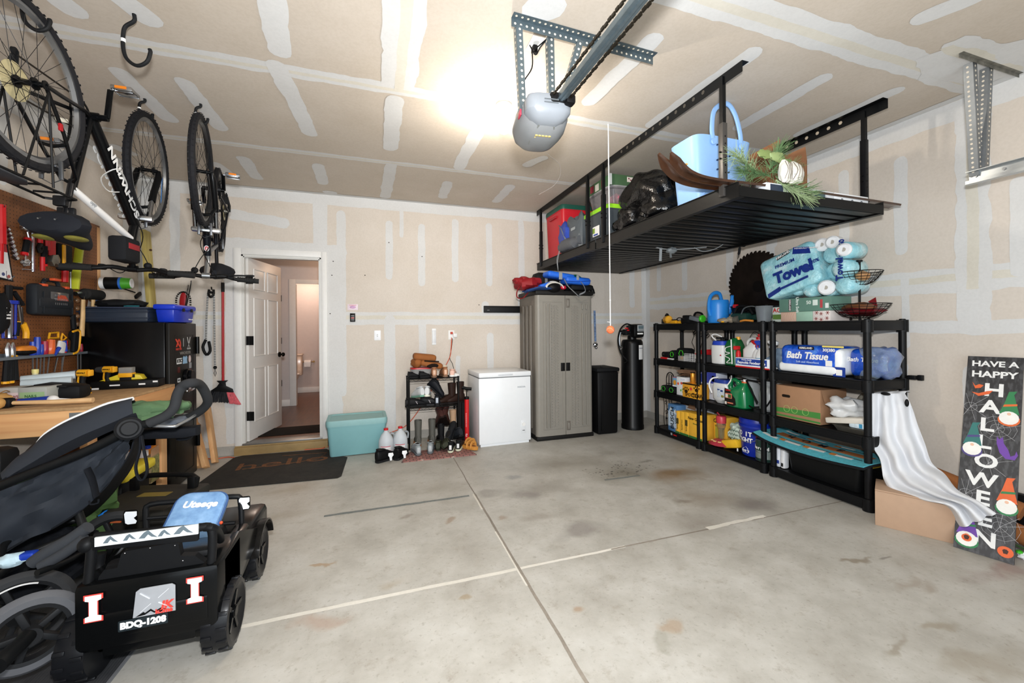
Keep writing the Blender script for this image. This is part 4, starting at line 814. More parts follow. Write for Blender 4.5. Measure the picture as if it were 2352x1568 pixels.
hook('black ceiling hook holding the front wheel of the black and white bicycle',(-1.475,3.37,HC),R(12),.62)
hook('black ceiling hook holding the front wheel of the dark blue-black bicycle',(-1.145,3.33,HC),R(8),.62)
# == small builders
def yy(px,x=3.42,py=850):return at(px,py,x=x).y
def zz(py,px,x=3.42):return at(px,py,x=x).z
FXN=lambda o:frame(o,(0,-1,0),(0,0,1))
FYN=lambda o:frame(o,(1,0,0),(0,0,1))
def part(parent,name,mat,fn,sm=35):
 mb=MB();fn(mb);return mb.build(name,mat,parent,sm)
def carton(name,label,cat,c,d,rz,col,texts=(),group=None,face='x',bands=(),top=None,extra=None):
 'closed box thing; texts/bands sit on the face towards -x (face x) or -y'
 t=thing(name,label,cat,c,rz,group)
 part(t,'box_body',M(col,.6,var=.04),lambda m:m.box((0,0,d[2]/2),d,bev=min(.004,min(d)*.08)))
 o=(-d[0]/2-.0006,0,0)if face=='x' else(0,-d[1]/2-.0006,0);F=FXN if face=='x' else FYN;W_=d[1]if face=='x' else d[0]
 for(x,z,w,h,cc,*nm)in bands:
  def f(m,x=x,z=z,w=w,h=h):m.prism([(x*W_-w*W_/2,z*d[2]-h*d[2]/2),(x*W_+w*W_/2,z*d[2]-h*d[2]/2),(x*W_+w*W_/2,z*d[2]+h*d[2]/2),(x*W_-w*W_/2,z*d[2]+h*d[2]/2)],.0006,F(o))
  part(t,nm[0]if nm else 'printed_band',M(cc,.5),f)
 for(s_,x,z,sz,cc,*r_)in texts:
  text(s_,sz,M(cc,.5),F((o[0]-(.0012 if face=='x' else 0),o[1]-(.0012 if face!='x' else 0),0))@Matrix.Translation((x*W_,z*d[2],0))@Matrix.Rotation(r_[0]if r_ else 0,4,'Z'),t,bold=.02)
 if top:part(t,'seam_tape',M(top,.5),lambda m:m.b2(-d[0]/2,d[0]/2,-.02,.02,d[2],d[2]+.001))
 return t
def rings_loft(mb,spec,n=24,p=.8):
 'spec: (z, rx, ry, cx, cy)'
 R_=[]
 for z,rx,ry,cx,cy in spec:
  R_.append([V((cx+rx*math.copysign(abs(math.cos(a))**p,math.cos(a)),cy+ry*math.copysign(abs(math.sin(a))**p,math.sin(a)),z))for a in[2*PI*i/n for i in range(n)]])
 loft(mb,R_)
def crumple(mb,c,r,n=20,m=14,jit=.35,seed=1,p=.8,T=None):mb.ball(c,r,n,m,p=p,jit=jit,seed=seed,T=T)
# == things on the overhead rack
RT=RZ+.012
t=tote('storage_tote','red plastic tote with a dark green lid at the far end of the overhead rack','tote',(2.31,4.60,RT),0,.44,.50,.655,M('c3202c',.4,var=.03),M('1e5245',.45),.06,group='totes on the overhead rack')
part(t,'moulded_handle',M('a81a26',.4),lambda m:m.b2(-.235,-.205,-.10,.10,.52,.545,bev=.006))
t=tote('storage_tote','dark grey plastic tote with a lime green lid on the overhead rack','tote',(2.36,3.65,RT),0,.48,.50,.385,M('3f464b',.45,var=.04),M('8fd02a',.45),.045,group='totes on the overhead rack')
part(t,'label',WHT,lambda m:m.box((-.236,-.02,.16),(.003,.13,.10)));part(t,'label_picture',M('7a9a2e',.5),lambda m:m.box((-.2385,.02,.17),(.003,.04,.05)));part(t,'label_text_block',M('23429a',.5),lambda m:m.box((-.2385,-.02,.125),(.003,.08,.015)))
t=thing('clear_bin','clear plastic bin full of pink and red things on the lime green lid','bin',(2.38,3.65,RT+.388))
part(t,'bin_body',M('c9c4c8',.25,trans=.75,ior=1.2),lambda m:rings_loft(m,[(0,.17,.19,0,0),(.02,.19,.21,0,0),(.15,.215,.235,0,0),(.155,.225,.245,0,0),(.168,.225,.245,0,0)],p=.35))
rr=random.Random(3)
for k,cc in enumerate(('b7556a','d6a1a8','b93b46','c9a9b2','8f8a9a','d9c7c2','a83a44','cf8d96')):part(t,'contents',M(cc,.7),lambda m,k=k:m.ball((-.10+.07*(k%4),-.12+.16*(k//4)+rr.uniform(-.03,.03),.06+rr.uniform(0,.03)),(.05,.08,.05),10,8,jit=.3,seed=k))
part(t,'lid',M('b9babd',.3,trans=.5),lambda m:rings_loft(m,[(.168,.228,.248,0,0),(.182,.226,.246,0,0)],p=.35))
t=carton('gift_box','green decorated gift box on top of the clear bin','box',(2.38,3.66,RT+.575),(.42,.46,.11),0,'3c5a3c',face='y')
part(t,'box_edge',M('d7dad6',.5),lambda m:m.box((-.205,-.225,.055),(.02,.02,.108)))
for k,(y,z)in enumerate(((-.10,.06),(.02,.05),(.12,.06))):part(t,'plaid_patch',M('7c2430' if k!=1 else 'b9b6ac',.6),lambda m,y=y,z=z:m.box((-.2115,y,z),(.002,.07,.07)))
part(t,'printed_label',M('cfc6c0',.5),lambda m:m.box((.03,-.2315,.07),(.10,.002,.05)));part(t,'label_pattern',M('6d2530',.5),lambda m:[m.box((0+.022*i,-.233,.078-.014*(i%3)),(.014,.002,.012))for i in range(4)])
t=thing('stuff_sack','royal blue stuff sack hanging against the red tote','bag',(2.10,4.25,RT));part(t,'bag_body',M('2c47a8',.45,bump=.3),lambda m:m.ball((.0,-.01,.26),(.06,.17,.15),16,12,jit=.35,seed=4,p=.8))
part(t,'strap',M('6f757b',.6),lambda m:m.tube([(-.03,.14,.40),(-.06,.02,.33),(-.06,-.08,.20),(-.04,-.14,.10)],.010,6,smooth=4,flat=.4))
t=thing('duffel_bag','dark grey folded nylon bag leaning between the red and grey totes','bag',(2.13,4.02,RT));part(t,'bag_body',M('4f565c',.42,bump=.3),lambda m:m.ball((0,0,.20),(.07,.15,.21),18,12,jit=.35,seed=9,p=.5))
part(t,'printed_label',M('9aa0a4',.5),lambda m:m.box((-.071,-.01,.27),(.002,.10,.03)))
t=thing('rolled_mat','grey rolled sleeping mat at the edge of the overhead rack','roll',(2.085,4.12,RT+.02));part(t,'roll',M('54585e',.5,bump=.3),lambda m:m.tube([(0,.22,.10),(0,.05,.11),(-.01,-.12,.09),(0,-.24,.11)],[.06,.075,.07,.05],16,smooth=4));part(t,'drawstring',M('8a8d90',.6),lambda m:(m.tube([(-.04,.20,.06),(-.065,.21,-.05),(-.06,.21,-.15)],.004,6,smooth=3),m.tube([(-.05,.20,.06),(-.070,.22,-.04),(-.065,.20,-.17)],.003,6,smooth=3)))
t=thing('rubbish_bag','shiny black plastic rubbish bag bulging over the rack edge','bag',(2.27,2.88,RT))
s=N('bin_liner');s.b.inputs['Base Color'].default_value=lin('070708');s.b.inputs['Roughness'].default_value=.16;s.bump(s.noise(9,5),.8,.03)
part(t,'bag_body',s.m,lambda m:(m.ball((.03,.08,.26),(.20,.30,.25),48,34,jit=.35,seed=6,p=.9),m.ball((-.10,.20,.13),(.13,.16,.13),28,18,jit=.4,seed=2),m.ball((-.05,-.16,.14),(.15,.16,.14),28,18,jit=.4,seed=8),m.tube([(-.02,0,.40),(-.08,-.06,.25),(-.14,-.02,.10)],[.02,.03,.05],10,smooth=4),m.tube([(.0,.0,.42),(-.06,.12,.34),(-.12,.24,.24)],[.02,.025,.03],10,smooth=4)),sm=70)
part(t,'knotted_neck',s.m,lambda m:m.tube([(.0,-.10,.36),(.02,-.20,.44),(.04,-.26,.50)],[.07,.035,.07],12,smooth=4),sm=70)
LB=M('8fb8ea',.45,var=.02);t=thing('beach_bag','pale blue moulded beach bag with looped handles on the overhead rack','bag',(2.325,2.345,RT))
def f(m):
 rings_loft(m,[(0,.205,.11,0,0),(.02,.215,.12,0,0),(.48,.255,.145,0,0),(.50,.258,.148,0,0),(.50,.245,.135,0,0),(.40,.235,.128,0,0)],40,p=.35)
bag=part(t,'bag_body',LB,f)
part(t,'perforations',M('22355a',.6),lambda m:[m.cyl((x,-.142-.0*z,z),(x,-.150,z),.006,n=10)for(x,z)in((-.08,.44),(-.05,.385),(-.08,.335),(-.01,.33),(.03,.375),(.09,.42),(.15,.42),(.15,.36),(.02,.26),(-.08,.27),(.10,.30),(.17,.30),(-.02,.43))])
part(t,'woven_texture',M('86b0e4',.5),lambda m:[m.box((-.17+.045*i,-.127-.0006*j*4,.04+.03*j),(.034,.006,.008),T=None,bev=.002)for i in range(8)for j in range(4)])
for y,h in((-.15,.735),(.15,.62)):
 part(t,'handle',LB,lambda m,y=y,h=h:(m.tube([(-.12,y,.46),(-.13,y,.55),(-.105,y,h-.06),(0,y+(.0 if y<0 else .02),h),(.075,y,h-.06),(.12,y,.55),(.13,y,.46)],.0115,10,smooth=6,flat=1.5),[m.cyl((q,y-.012*(1 if y<0 else-1),.455),(q,y+.004,.455),.024,n=18,bev=.004)for q in(-.12,.13)]))
t=thing('open_carton','open brown carton behind the pale blue bag','box',(2.93,2.30,RT),R(6));CB=M('8d6040',.7,var=.08,bump=.05)
part(t,'box_body',CB,lambda m:[m.b2(*q)for q in((-.17,.17,-.12,-.115,0,.44),(-.17,.17,.115,.12,0,.44),(-.17,-.165,-.12,.12,0,.44),(.165,.17,-.12,.12,0,.44),(-.17,.17,-.12,.12,0,.005))])
for sx in(-1,1):part(t,'flap',CB,lambda m,sx=sx:m.add([(sx*.17,-.12,.44),(sx*.17,.12,.44),(sx*.14,.12,.52),(sx*.15,-.12,.54)],[(0,1,2,3)]))
SKI=M('3a200f',.3,var=.35,scale=9,coat=.4)
for k,(dy,lb)in enumerate(((0,'varnished brown wooden ski lying across the rack, front one of two'),(.07,'varnished brown wooden ski lying across the rack, rear one of two'))):
 t=thing('wooden_ski',lb,'ski',(0,1.93+dy,RT),0,'wooden skis on the overhead rack')
 def f(m,dy=dy):
  pts=[V((1.63-.03*k,0,.19+.02*k)),V((1.68,0,.13)),V((1.76,0,.085)),V((1.90,0,.066)),V((2.2,0,.068)),V((2.8,0,.070)),V((3.5,0,.066)),V((3.63,0,.064))];P_=spline(pts,6);n=len(P_)
  def g(u,v):
   i=u*(n-1);a=P_[int(i)].lerp(P_[min(n-1,int(i)+1)],i-int(i));w=.042*min(1,.35+u*7);return(a.x,(v-.5)*2*w,a.z+.008*(1-(2*v-1)**2))
  m.sheet(g,46,6,.014)
 part(t,'ski_body',SKI,f);part(t,'groove_stripe',M('c89a4a',.4),lambda m:m.b2(1.70,1.712,-.04,.04,.118,.126))
t=carton('flat_carton','long flat white electronics carton lying on the rack under the greenery','box',(2.62,2.04,RT-.0),(.62,.30,.082),R(1),'e3e6ea',texts=(('EASE',.10,.5,.03,'303a4c'),),face='y',bands=((-.36,.5,.18,.8,'303a4c'),(.10,.5,.10,.7,'303a4c'),(.28,.5,.16,.8,'3c4f66')))
t=carton('flat_carton','second flat white carton with small icons at the right end of the rack','box',(3.12,2.05,RT-.0),(.34,.30,.084),R(0),'eceef0',face='y',texts=(('o',-.3,.5,.04,'555c66'),('o',0,.5,.04,'555c66'),('o',.28,.5,.04,'555c66')))
t=thing('pine_spray','artificial pine branch with white ribbon flowers spilling over the rack end','greenery',(2.36,1.90,RT+.13));rr=random.Random(5)
PN=M('5f7d52',.7,var=.2);PN2=M('93a67c',.7,var=.2)
for(p0,p1,nm)in(((-.10,.02,.02),(-.30,-.02,.09),PN2),((0,0,0),(-.26,-.02,-.01),PN),((.0,0,.04),(.05,-.03,.17),PN),((.05,0,0),(.28,-.06,-.10),PN),((.05,0,-.02),(.20,-.08,-.15),PN2),((.0,.0,.02),(.16,-.02,.06),PN)):
 def f(m,p0=V(p0),p1=V(p1)):
  m.tube([p0,p1],.004,5);d=(p1-p0);L=d.length;d.normalize()
  for k in range(150):
   b=p0.lerp(p1,rr.random());q=(d*1.2+V((rr.uniform(-1,1),rr.uniform(-1,1),rr.uniform(-1,1)))).normalized();m.tube([b,b+q*.095],[.0019,.0008],3)
 part(t,'needles',nm,f)
for(c,r,cc)in(((.0,-.05,.10),.05,'8fa06a'),((-.09,-.04,.11),.045,'7e8f55'),((.08,-.05,.07),.04,'6f8350')):part(t,'leaf',M(cc,.5),lambda m,c=c,r=r:m.ball(c,(r*1.3,.014,r*.6),14,8,jit=.4,seed=int(r*1000)))
for(c,r)in(((.02,-.085,.00),(.045,.03,.07)),((.13,-.06,.01),(.07,.04,.07))):
 fl=part(t,'white_flower',M('dedcd2',.6),lambda m,c=c,r=r:m.ball(c,r,20,14,jit=.2,seed=3));part(t,'flower_outline',M('5a4632',.6),lambda m,c=c,r=r:[m.tube([V(c)+V((r[0]*s_,-r[1]*1.02*(1-.4*abs(s_)),-r[2]*.8)),V(c)+V((r[0]*s_*.6,-r[1]*1.16,0)),V(c)+V((r[0]*s_*.9,-r[1]*1.0*(1-.4*abs(s_)),r[2]*.75))],.0016,4,smooth=3)for s_ in(-.7,-.25,.2,.65)])
t=thing('strap_bundle','grey webbing straps hanging through the underside of the rack','strap',(2.72,3.25,RZ-.03));GS=M('8e9294',.7)
part(t,'webbing',GS,lambda m:(m.tube([(-.12,.05,0),(-.02,.03,-.015),(.12,-.05,-.02),(.30,-.15,-.01)],.018,8,smooth=4,flat=.3),m.bar((-.075,.04,0),(-.075,.05,-.13),.030,.003,up=(0,1,0)),m.tube([(.20,-.10,-.01),(.26,-.14,-.05),(.34,-.2,-.04),(.40,-.25,0)],.014,8,smooth=4,flat=.3)))
part(t,'buckle',M('6f7476',.4),lambda m:(m.ball((.02,.0,-.03),(.06,.04,.03),12,8,jit=.4),m.bar((.0,0,-.03),(.01,.0,-.10),.02,.008)))
t=thing('hanging_strap','thin black strap dangling from the far edge of the rack','strap',(3.355,3.02,RZ-.02));part(t,'webbing',BLK2,lambda m:(m.tube([(0,0,0),(0,.01,-.06),(0,.03,-.13)],[.006,.012,.002],8,smooth=4),m.tube([(0,0,0),(.0,-.05,-.02),(0,-.10,.02)],.004,6,smooth=3)))
# == top of shelving (z 1.395)
Z1,Z2,Z3,Z4=1.397,.957,.547,.092
YD=M('eda921',.42);GRN=M('45c229',.45)
def power_tool(label,c,rz,body='eda921',k=1.0):
 t=thing('power_tool',label,'power tool',c,rz);B_=M(body,.42)
 part(t,'motor_housing',B_,lambda m:(m.cyl((-.05*k,0,.05*k),(.05*k,0,.05*k),.042*k,n=16,bev=.01),m.box((0,0,.02*k),(.08*k,.05*k,.03*k),bev=.006)))
 part(t,'battery',BLACK,lambda m:m.box((.075*k,0,.03*k),(.06*k,.07*k,.055*k),bev=.008));part(t,'grip',BLACK,lambda m:m.tube([(-.03*k,0,.085*k),(.02*k,0,.11*k),(.07*k,0,.08*k)],.013*k,8,smooth=3));return t
power_tool('round yellow and black cordless tool at the left end of the shelf tops',(3.47,4.20,Z1),R(70),k=1.1)
t=thing('battery_pack','yellow battery packs lying beside the round yellow tool','battery',(3.46,4.05,Z1));part(t,'pack_body',YD,lambda m:(m.box((0,0,.02),(.08,.10,.04),bev=.008),m.box((.01,-.06,.015),(.07,.05,.03),bev=.006)));part(t,'pack_top',BLACK,lambda m:m.box((0,.01,.045),(.05,.06,.015),bev=.004))
t=thing('battery_charger','black battery charger and cord on the first shelf top','charger',(3.52,3.90,Z1));part(t,'charger_body',BLK2,lambda m:(m.box((0,0,.035),(.12,.13,.07),bev=.015),m.box((.03,.05,.08),(.08,.08,.04),bev=.01)));part(t,'cord',BLACK,lambda m:m.tube([(-.05,.08,.02),(-.08,.10,.05),(-.09,.04,.07),(-.06,-.02,.04)],.006,6,smooth=4))
t=thing('blower_tool','grey and lime green cordless garden tool beside the watering can','power tool',(3.50,3.70,Z1));part(t,'tool_body',M('70767c',.4),lambda m:m.box((0,.03,.045),(.13,.16,.05),T=Matrix.Rotation(.2,4,'X'),bev=.012));part(t,'green_end',GRN,lambda m:m.cyl((-.03,-.09,.05),(-.03,-.055,.05),.042,n=18,bev=.008));part(t,'under_body',BLK2,lambda m:m.box((0,.02,.012),(.12,.18,.024),bev=.006));part(t,'handle',BLACK,lambda m:m.tube([(0,.10,.05),(.0,.06,.12),(0,-.03,.11),(0,-.05,.06)],.012,8,smooth=3))
BW=M('2583d6',.38,var=.03);t=thing('watering_can','bright blue ribbed watering can on top of the shelves','watering can',(3.50,3.435,Z1))
part(t,'can_body',BW,lambda m:m.lathe([(0,0),(.098,0),(.103,.01)]+[(.104+.004*(k%2),.03+.022*k)for k in range(9)]+[(.104,.235),(.098,.245),(.098,.238),(0,.236)],n=36))
part(t,'handle',BW,lambda m:m.tube([(-.105,.0,.08),(-.125,.0,.16),(-.11,.0,.27),(-.05,0,.322),(.02,0,.315),(.05,0,.24)],.015,10,smooth=5,flat=1.3));part(t,'spout',BW,lambda m:m.tube([(.08,-.05,.10),(.10,-.08,.20),(.08,-.11,.29)],[.03,.022,.016],12,smooth=3))
t=thing('frying_pan','black round pan standing behind the watering can','pan',(3.66,3.20,Z1));part(t,'pan_body',BLACK,lambda m:m.lathe([(0,.01),(.12,.01),(.16,.16),(.17,.17),(.155,.165),(.115,.02),(0,.02)],n=32));part(t,'red_clip',RED,lambda m:m.box((-.15,.02,.17),(.03,.05,.035),bev=.006))
t=thing('circular_saw_blade','huge dark round saw blade leaning on the right wall','saw blade',(3.765,3.17,Z1+.375),0,rot=(0,R(-7),0))
def f(m):
 P_=[];n=46
 for k in range(n):a=2*PI*k/n;r=.345;P_+=[(r*math.cos(a),r*math.sin(a)),((r+.024)*math.cos(a+.02),(r+.024)*math.sin(a+.02)),((r+.02)*math.cos(a+.07),(r+.02)*math.sin(a+.07))]
 m.prism(P_,.004,frame((0,0,0),(0,-1,0),(0,0,1)))
part(t,'blade',M('241d19',.38,.55,var=.3,scale=8),f);part(t,'arbor_ring',M('151210',.5,.5),lambda m:m.cyl((-.008,0,0),(-.004,0,0),.06,n=24))
DG=M('17372f',.45);t=thing('hedge_trimmer','dark green electric hedge trimmer lying on the middle shelf top','power tool',(3.50,3.13,Z1))
part(t,'motor_body',DG,lambda m:(m.box((.0,.0,.055),(.13,.20,.085),bev=.03),m.box((.06,-.12,.05),(.09,.16,.06),bev=.02)));part(t,'handle',BLACK,lambda m:(m.tube([(-.02,.08,.09),(-.02,.03,.16),(-.02,-.08,.155),(-.02,-.14,.08)],.014,10,smooth=4),m.tube([(.02,.0,.10),(.0,-.08,.13),(.0,-.2,.10)],.012,8,smooth=4)));part(t,'guard_loop',M('6d7476',.3,.6),lambda m:m.tube([(-.05,-.02,.05),(-.06,-.08,.14),(-.03,-.17,.15),(0,-.22,.07)],.006,8,smooth=5));part(t,'orange_cord',M('d78a35',.5),lambda m:m.tube([(-.09,-.06,.012),(-.10,-.12,.02),(-.09,-.2,.012)],.010,8,smooth=3))
t=thing('work_gloves','tan and grey leather work gloves on the edge of the middle shelf','gloves',(3.42,3.27,Z1));part(t,'glove',M('9b8f7c',.8,bump=.2),lambda m:(m.ball((0,.02,.025),(.035,.07,.025),14,10,jit=.3),m.ball((.02,-.06,.03),(.04,.06,.03),14,10,jit=.3,seed=3)));part(t,'cuff',M('5b574e',.8),lambda m:m.tube([(.01,-.10,.03),(.02,-.15,.03)],[.03,.038],12));part(t,'yellow_trim',YEL,lambda m:m.box((-.03,0,.01),(.012,.03,.015),bev=.003))
t=thing('clear_bucket','cloudy clear plastic bucket of small tools beside the tissue boxes','bucket',(3.44,2.84,Z1));part(t,'bucket_body',M('c7cdd1',.3,trans=.8,ior=1.15),lambda m:m.lathe([(0,0),(.055,0),(.072,.145),(.076,.15),(.070,.148),(.053,.006),(0,.006)],n=28))
for k,(cc,dx,dy,h)in enumerate((('3b4a86',.0,.02,.12),('8b8f92',-.02,-.02,.13),('2d2e30',.02,.0,.16))):part(t,'tool_inside',M(cc,.5),lambda m,dx=dx,dy=dy,h=h:m.tube([(dx,dy,.01),(dx*1.5,dy*1.5,h)],.012,8))
t=carton('supply_bag','white and yellow-green hardware store packet behind the clear bucket','packet',(3.52,2.745,Z1),(.04,.12,.15),0,'cfd9cf',texts=(('ACE',0,.70,.055,'c3161c'),),bands=((0,.30,.9,.3,'5e7f3a'),(.0,.95,.9,.1,'20262a')))
FILM=M('a9d9e2',.25,var=.05,coat=.6);FW2=M('e6e8ea',.4)
s=N('towel_film');s.l(s.ramp(s.noise(9,5),[(.35,lin('86c3d0')),(.55,lin('a8dbe3')),(.72,lin('dcebee'))]),s.b.inputs['Base Color']);s.b.inputs['Roughness'].default_value=.22;s.b.inputs['Coat Weight'].default_value=.5;s.bump(s.noise(16,5),.9,.02);FILM=s.m
t=thing('paper_towel_pack','big pale blue pack of paper towels piled on the right shelf top','paper towels',(3.56,2.40,1.63),0)
TP=frame((3.40-3.56,2.64-2.40,.20),(.10,-1,.30),(.12,.30,1))
def f(m):
 for j,(dz,rr_)in enumerate(((0,.0),(1,.02))):
  m.box((.0,0,0),(1,1,1),T=TP@Matrix.Translation((.05,.0,-.13))@Matrix.Diagonal((.48,.38,.24,1)),bev=.12,seg=5)if j==0 else None
 for y,z,r,x0,x1 in((-.10,.035,.068,-.10,.12),(-.235,.04,.068,-.12,.12),(-.10,.17,.07,-.02,.15),(-.22,.175,.07,-.13,.12),(-.11,.305,.07,-.06,.14),(-.235,.315,.066,-.12,.10),(.05,.385,.055,.02,.16),(.16,.05,.06,-.10,.12),(.03,.03,.06,-.12,.12)):m.cyl((x0,y,z),(x1,y+.01,z+.01),r,n=22,bev=.022)
pk=part(t,'wrapped_pack',FILM,f,sm=60)
for(c,r)in(((-.075,-.10,.035),.060),((-.08,-.235,.315),.05),((.0,-.02,.40),.055),((-.03,-.12,.40),.05)):
 ro=part(t,'paper_roll',FW2,lambda m,c=c,r=r:m.cyl((c[0]-.06,c[1]-.02,c[2]),(c[0]+.07,c[1]+.02,c[2]+.01),r,n=22,bev=.012));part(t,'roll_core',M('b9b4aa',.7),lambda m,c=c:m.cyl((c[0]-.062,c[1]-.02,c[2]),(c[0]-.058,c[1]-.02,c[2]),.016,n=14))
tx=TP@Matrix.Translation((.03,-.01,.0));NV=M('17307e',.4)
text('Towel',.135,NV,tx@Matrix.Translation((.07,-.03,.004)),t,'brand_lettering',bold=.05,ext=.002,sx=.95);text('PREMIUM',.042,NV,tx@Matrix.Translation((.02,.075,.004)),t,'small_lettering',bold=.01,ext=.002)
[part(t,'navy_banner',NV,lambda m:m.prism(q,.002,tx@Matrix.Translation(w)))for q,w in(([(-.10,-.125),(.16,-.105),(.16,-.125),(-.10,-.145)],(.02,.0,.003)),([(.12,.10),(.26,.04),(.26,.10),(.14,.155)],(-.02,.03,.002)),([(-.18,-.14),(-.06,-.11),(-.06,-.15),(-.18,-.18)],(0,0,.003)))]
text('20%',.04,NV,tx@Matrix.Translation((.255,-.01,.002)),t,'small_lettering',bold=.02,ext=.002);text('INDIVIDUALLY WRAPPED',.017,WHT,tx@Matrix.Translation((.215,.13,.003))@Matrix.Rotation(-.42,4,'Z'),t,'banner_lettering',ext=.002)
part(t,'label_plate',M('201a1c',.5),lambda m:m.prism([(-.06,-.02),(.06,.0),(.06,.03),(-.06,.01)],.002,tx@Matrix.Translation((.02,.155,-.002))));text('KIRKLAND',.026,WHT,tx@Matrix.Translation((.02,.16,.002))@Matrix.Rotation(.15,4,'Z'),t,'plate_lettering',bold=.02,ext=.002)
text('Towel',.07,NV,frame((-.136,-.225,.17),(0,0,1),(0,1,0)),t,'side_lettering',bold=.03,ext=.002);text('12/160',.05,NV,frame((-.126,-.235,.33),(0,0,1),(0,1,0)),t,'side_lettering',bold=.04,ext=.002)
t=carton('tissue_case','sage green wrapped case of facial tissue, upper part of the stack','box',(3.56,2.47,Z1+.085),(.24,.44,.115),0,'5f8476',texts=(('Ultra Soft',-.12,.5,.034,'dfe9e2',-PI/2),('KIRKLAND',-.27,.5,.020,'f0e9e9',-PI/2),('50',.10,.62,.04,'dfe9e2')),bands=((-.27,.5,.05,.85,'3a1c20'),(.22,.6,.09,.4,'dbe6df','barcode'),(.33,.5,.045,.6,'b8454b'),(.43,.35,.06,.35,'e8eeea')))
for k,(y,cc)in enumerate(((2.61,'c9aa97'),(2.47,'9cc0ac'),(2.33,'e6ddd8'))):
 t=carton('tissue_box',('peach patterned tissue box at the left under the green case','mint green tissue box in the middle under the green case','white tissue box with red snowflake print under the green case')[k],'box',(3.56,y,Z1),(.23,.138,.084),0,cc,group='tissue boxes on the right shelf top')
 if k==2:
  def f(m):
   for(a,b)in((-.04,.02),(0,.06),(.045,.022),(-.035,.068),(.05,.066),(.0,.012)):
    for q in range(3):c_,s_=math.cos(q*PI/3),math.sin(q*PI/3);m.prism([(a-.016*c_-.002*s_,b-.016*s_+.002*c_),(a+.016*c_-.002*s_,b+.016*s_+.002*c_),(a+.016*c_+.002*s_,b+.016*s_-.002*c_),(a-.016*c_+.002*s_,b-.016*s_-.002*c_)],.0006,FXN((-.1157,0,0)))
  part(t,'snowflake_print',M('9c4a44',.5),f)
 if k==0:part(t,'leaf_print',M('b8927c',.6),lambda m:[m.tube([(-.1157,-.055+.02*i,.01),(-.1157,-.045+.02*i,.045),(-.1157,-.06+.02*i,.078)],.0012,4,smooth=3)for i in range(6)])
t=thing('fruit_basket','two-tier black wire fruit basket on the right shelf top','basket',(3.56,2.12,Z1));WR=M('1c1715',.35,.5)
def basket(z0,r0,r1,h,n):
 def f(m):
  for j in range(6):q=j/5;r=r0+(r1-r0)*q**.55;m.tube([(r*math.cos(a),r*math.sin(a),z0+h*q)for a in[2*PI*i/32 for i in range(32)]],.0022 if j<5 else .0035,5,closed=True)
  for i in range(n):a=2*PI*i/n;m.tube([((r0+(r1-r0)*(q)**.55)*math.cos(a),(r0+(r1-r0)*(q)**.55)*math.sin(a),z0+h*q)for q in[j/6 for j in range(7)]],.0018,4)
 return f
part(t,'lower_basket',WR,basket(.02,.06,.185,.105,24));part(t,'upper_basket',WR,basket(.275,.04,.14,.10,20))
part(t,'centre_post',BLACK,lambda m:(m.cyl((0,0,.0),(0,0,.46),.008,n=10),m.cyl((0,0,.455),(0,0,.468),.020,n=16)))
part(t,'foot',WR,lambda m:[m.ball((.06*math.cos(a),.06*math.sin(a),.010),.010,8,6)for a in(.5,2.6,4.7)])
t=thing('bread_loaf','brown loaf in red wrapping in the lower wire basket','food',(3.57,2.11,Z1+.05));part(t,'loaf',M('7c4a26',.6),lambda m:m.ball((0,.02,.05),(.07,.12,.04),16,10,jit=.2));part(t,'red_wrapper',M('5e0d14',.3),lambda m:m.ball((-.01,.0,.02),(.10,.13,.035),18,10,jit=.5,seed=2));part(t,'wrapper_fin',M('6f0f18',.3),lambda m:m.prism([(0,0),(.05,.03),(.06,-.04)],.004,FXN((-.05,-.07,.09))))
t=thing('onion','pale brown onion in the upper wire basket','food',(3.56,2.10,Z1+.305));part(t,'bulb',M('b98a5c',.4,var=.2),lambda m:m.lathe([(0,0),(.03,.005),(.048,.03),(.045,.055),(.02,.072),(.004,.08),(0,.085)],n=24));part(t,'dry_skin',M('5e1318',.5),lambda m:m.ball((-.03,.09,.03),(.03,.03,.03),12,8,jit=.6))
# == second tier (z .955)
t=thing('trimmer_set','black cordless trimmer set with lime green hexagon rings','power tool',(3.55,4.05,Z2))
part(t,'tool_body',BLK2,lambda m:(m.box((-.03,.07,.055),(.12,.11,.11),bev=.03),m.box((-.03,-.10,.075),(.12,.20,.14),bev=.03),m.box((-.03,.19,.045),(.10,.10,.08),bev=.02)))
part(t,'green_ring',GRN,lambda m:[m.tube([(-.096,y+.032*k*math.cos(PI/3*i),z+.036*k*math.sin(PI/3*i))for i in range(6)],.004,6,closed=True)for y,z,k in((.06,.06,.9),(-.10,.08,1.15))]);part(t,'coiled_cord',BLACK,lambda m:[m.tube([(-.06+.01*j,.26+.025*math.cos(a),.05+.03*math.sin(a))for a in[2*PI*i/14 for i in range(14)]],.004,5,closed=True)for j in range(3)])
t=thing('utility_knife','small red and white handheld cutter on the second shelf edge','tool',(3.41,4.15,Z2));part(t,'red_handle',RED,lambda m:m.box((0,.04,.012),(.03,.12,.022),bev=.006));part(t,'white_end',WHT,lambda m:m.box((0,-.07,.009),(.02,.11,.014),bev=.004))
t=carton('parts_box','small grey cardboard box with torn paper on the second shelf','box',(3.42,3.87,Z2),(.08,.095,.06),0,'8b8885',bands=((.2,.6,.4,.5,'a58a72'),))
t=thing('wire_organizer','small white wire organizer beside the cardboard box','rack',(3.43,3.74,Z2));part(t,'wire_grid',M('d7d8d8',.4),lambda m:([m.tube([(-.04,-.08+.02*i,0),(-.04,-.08+.02*i,.09)],.0018,4)for i in range(9)],[m.tube([(-.04,-.08,.01+.02*i),(-.04,.08,.01+.02*i)],.0018,4)for i in range(5)],[m.tube([(.04,-.08+.04*i,0),(.04,-.08+.04*i,.09)],.0018,4)for i in range(5)]))
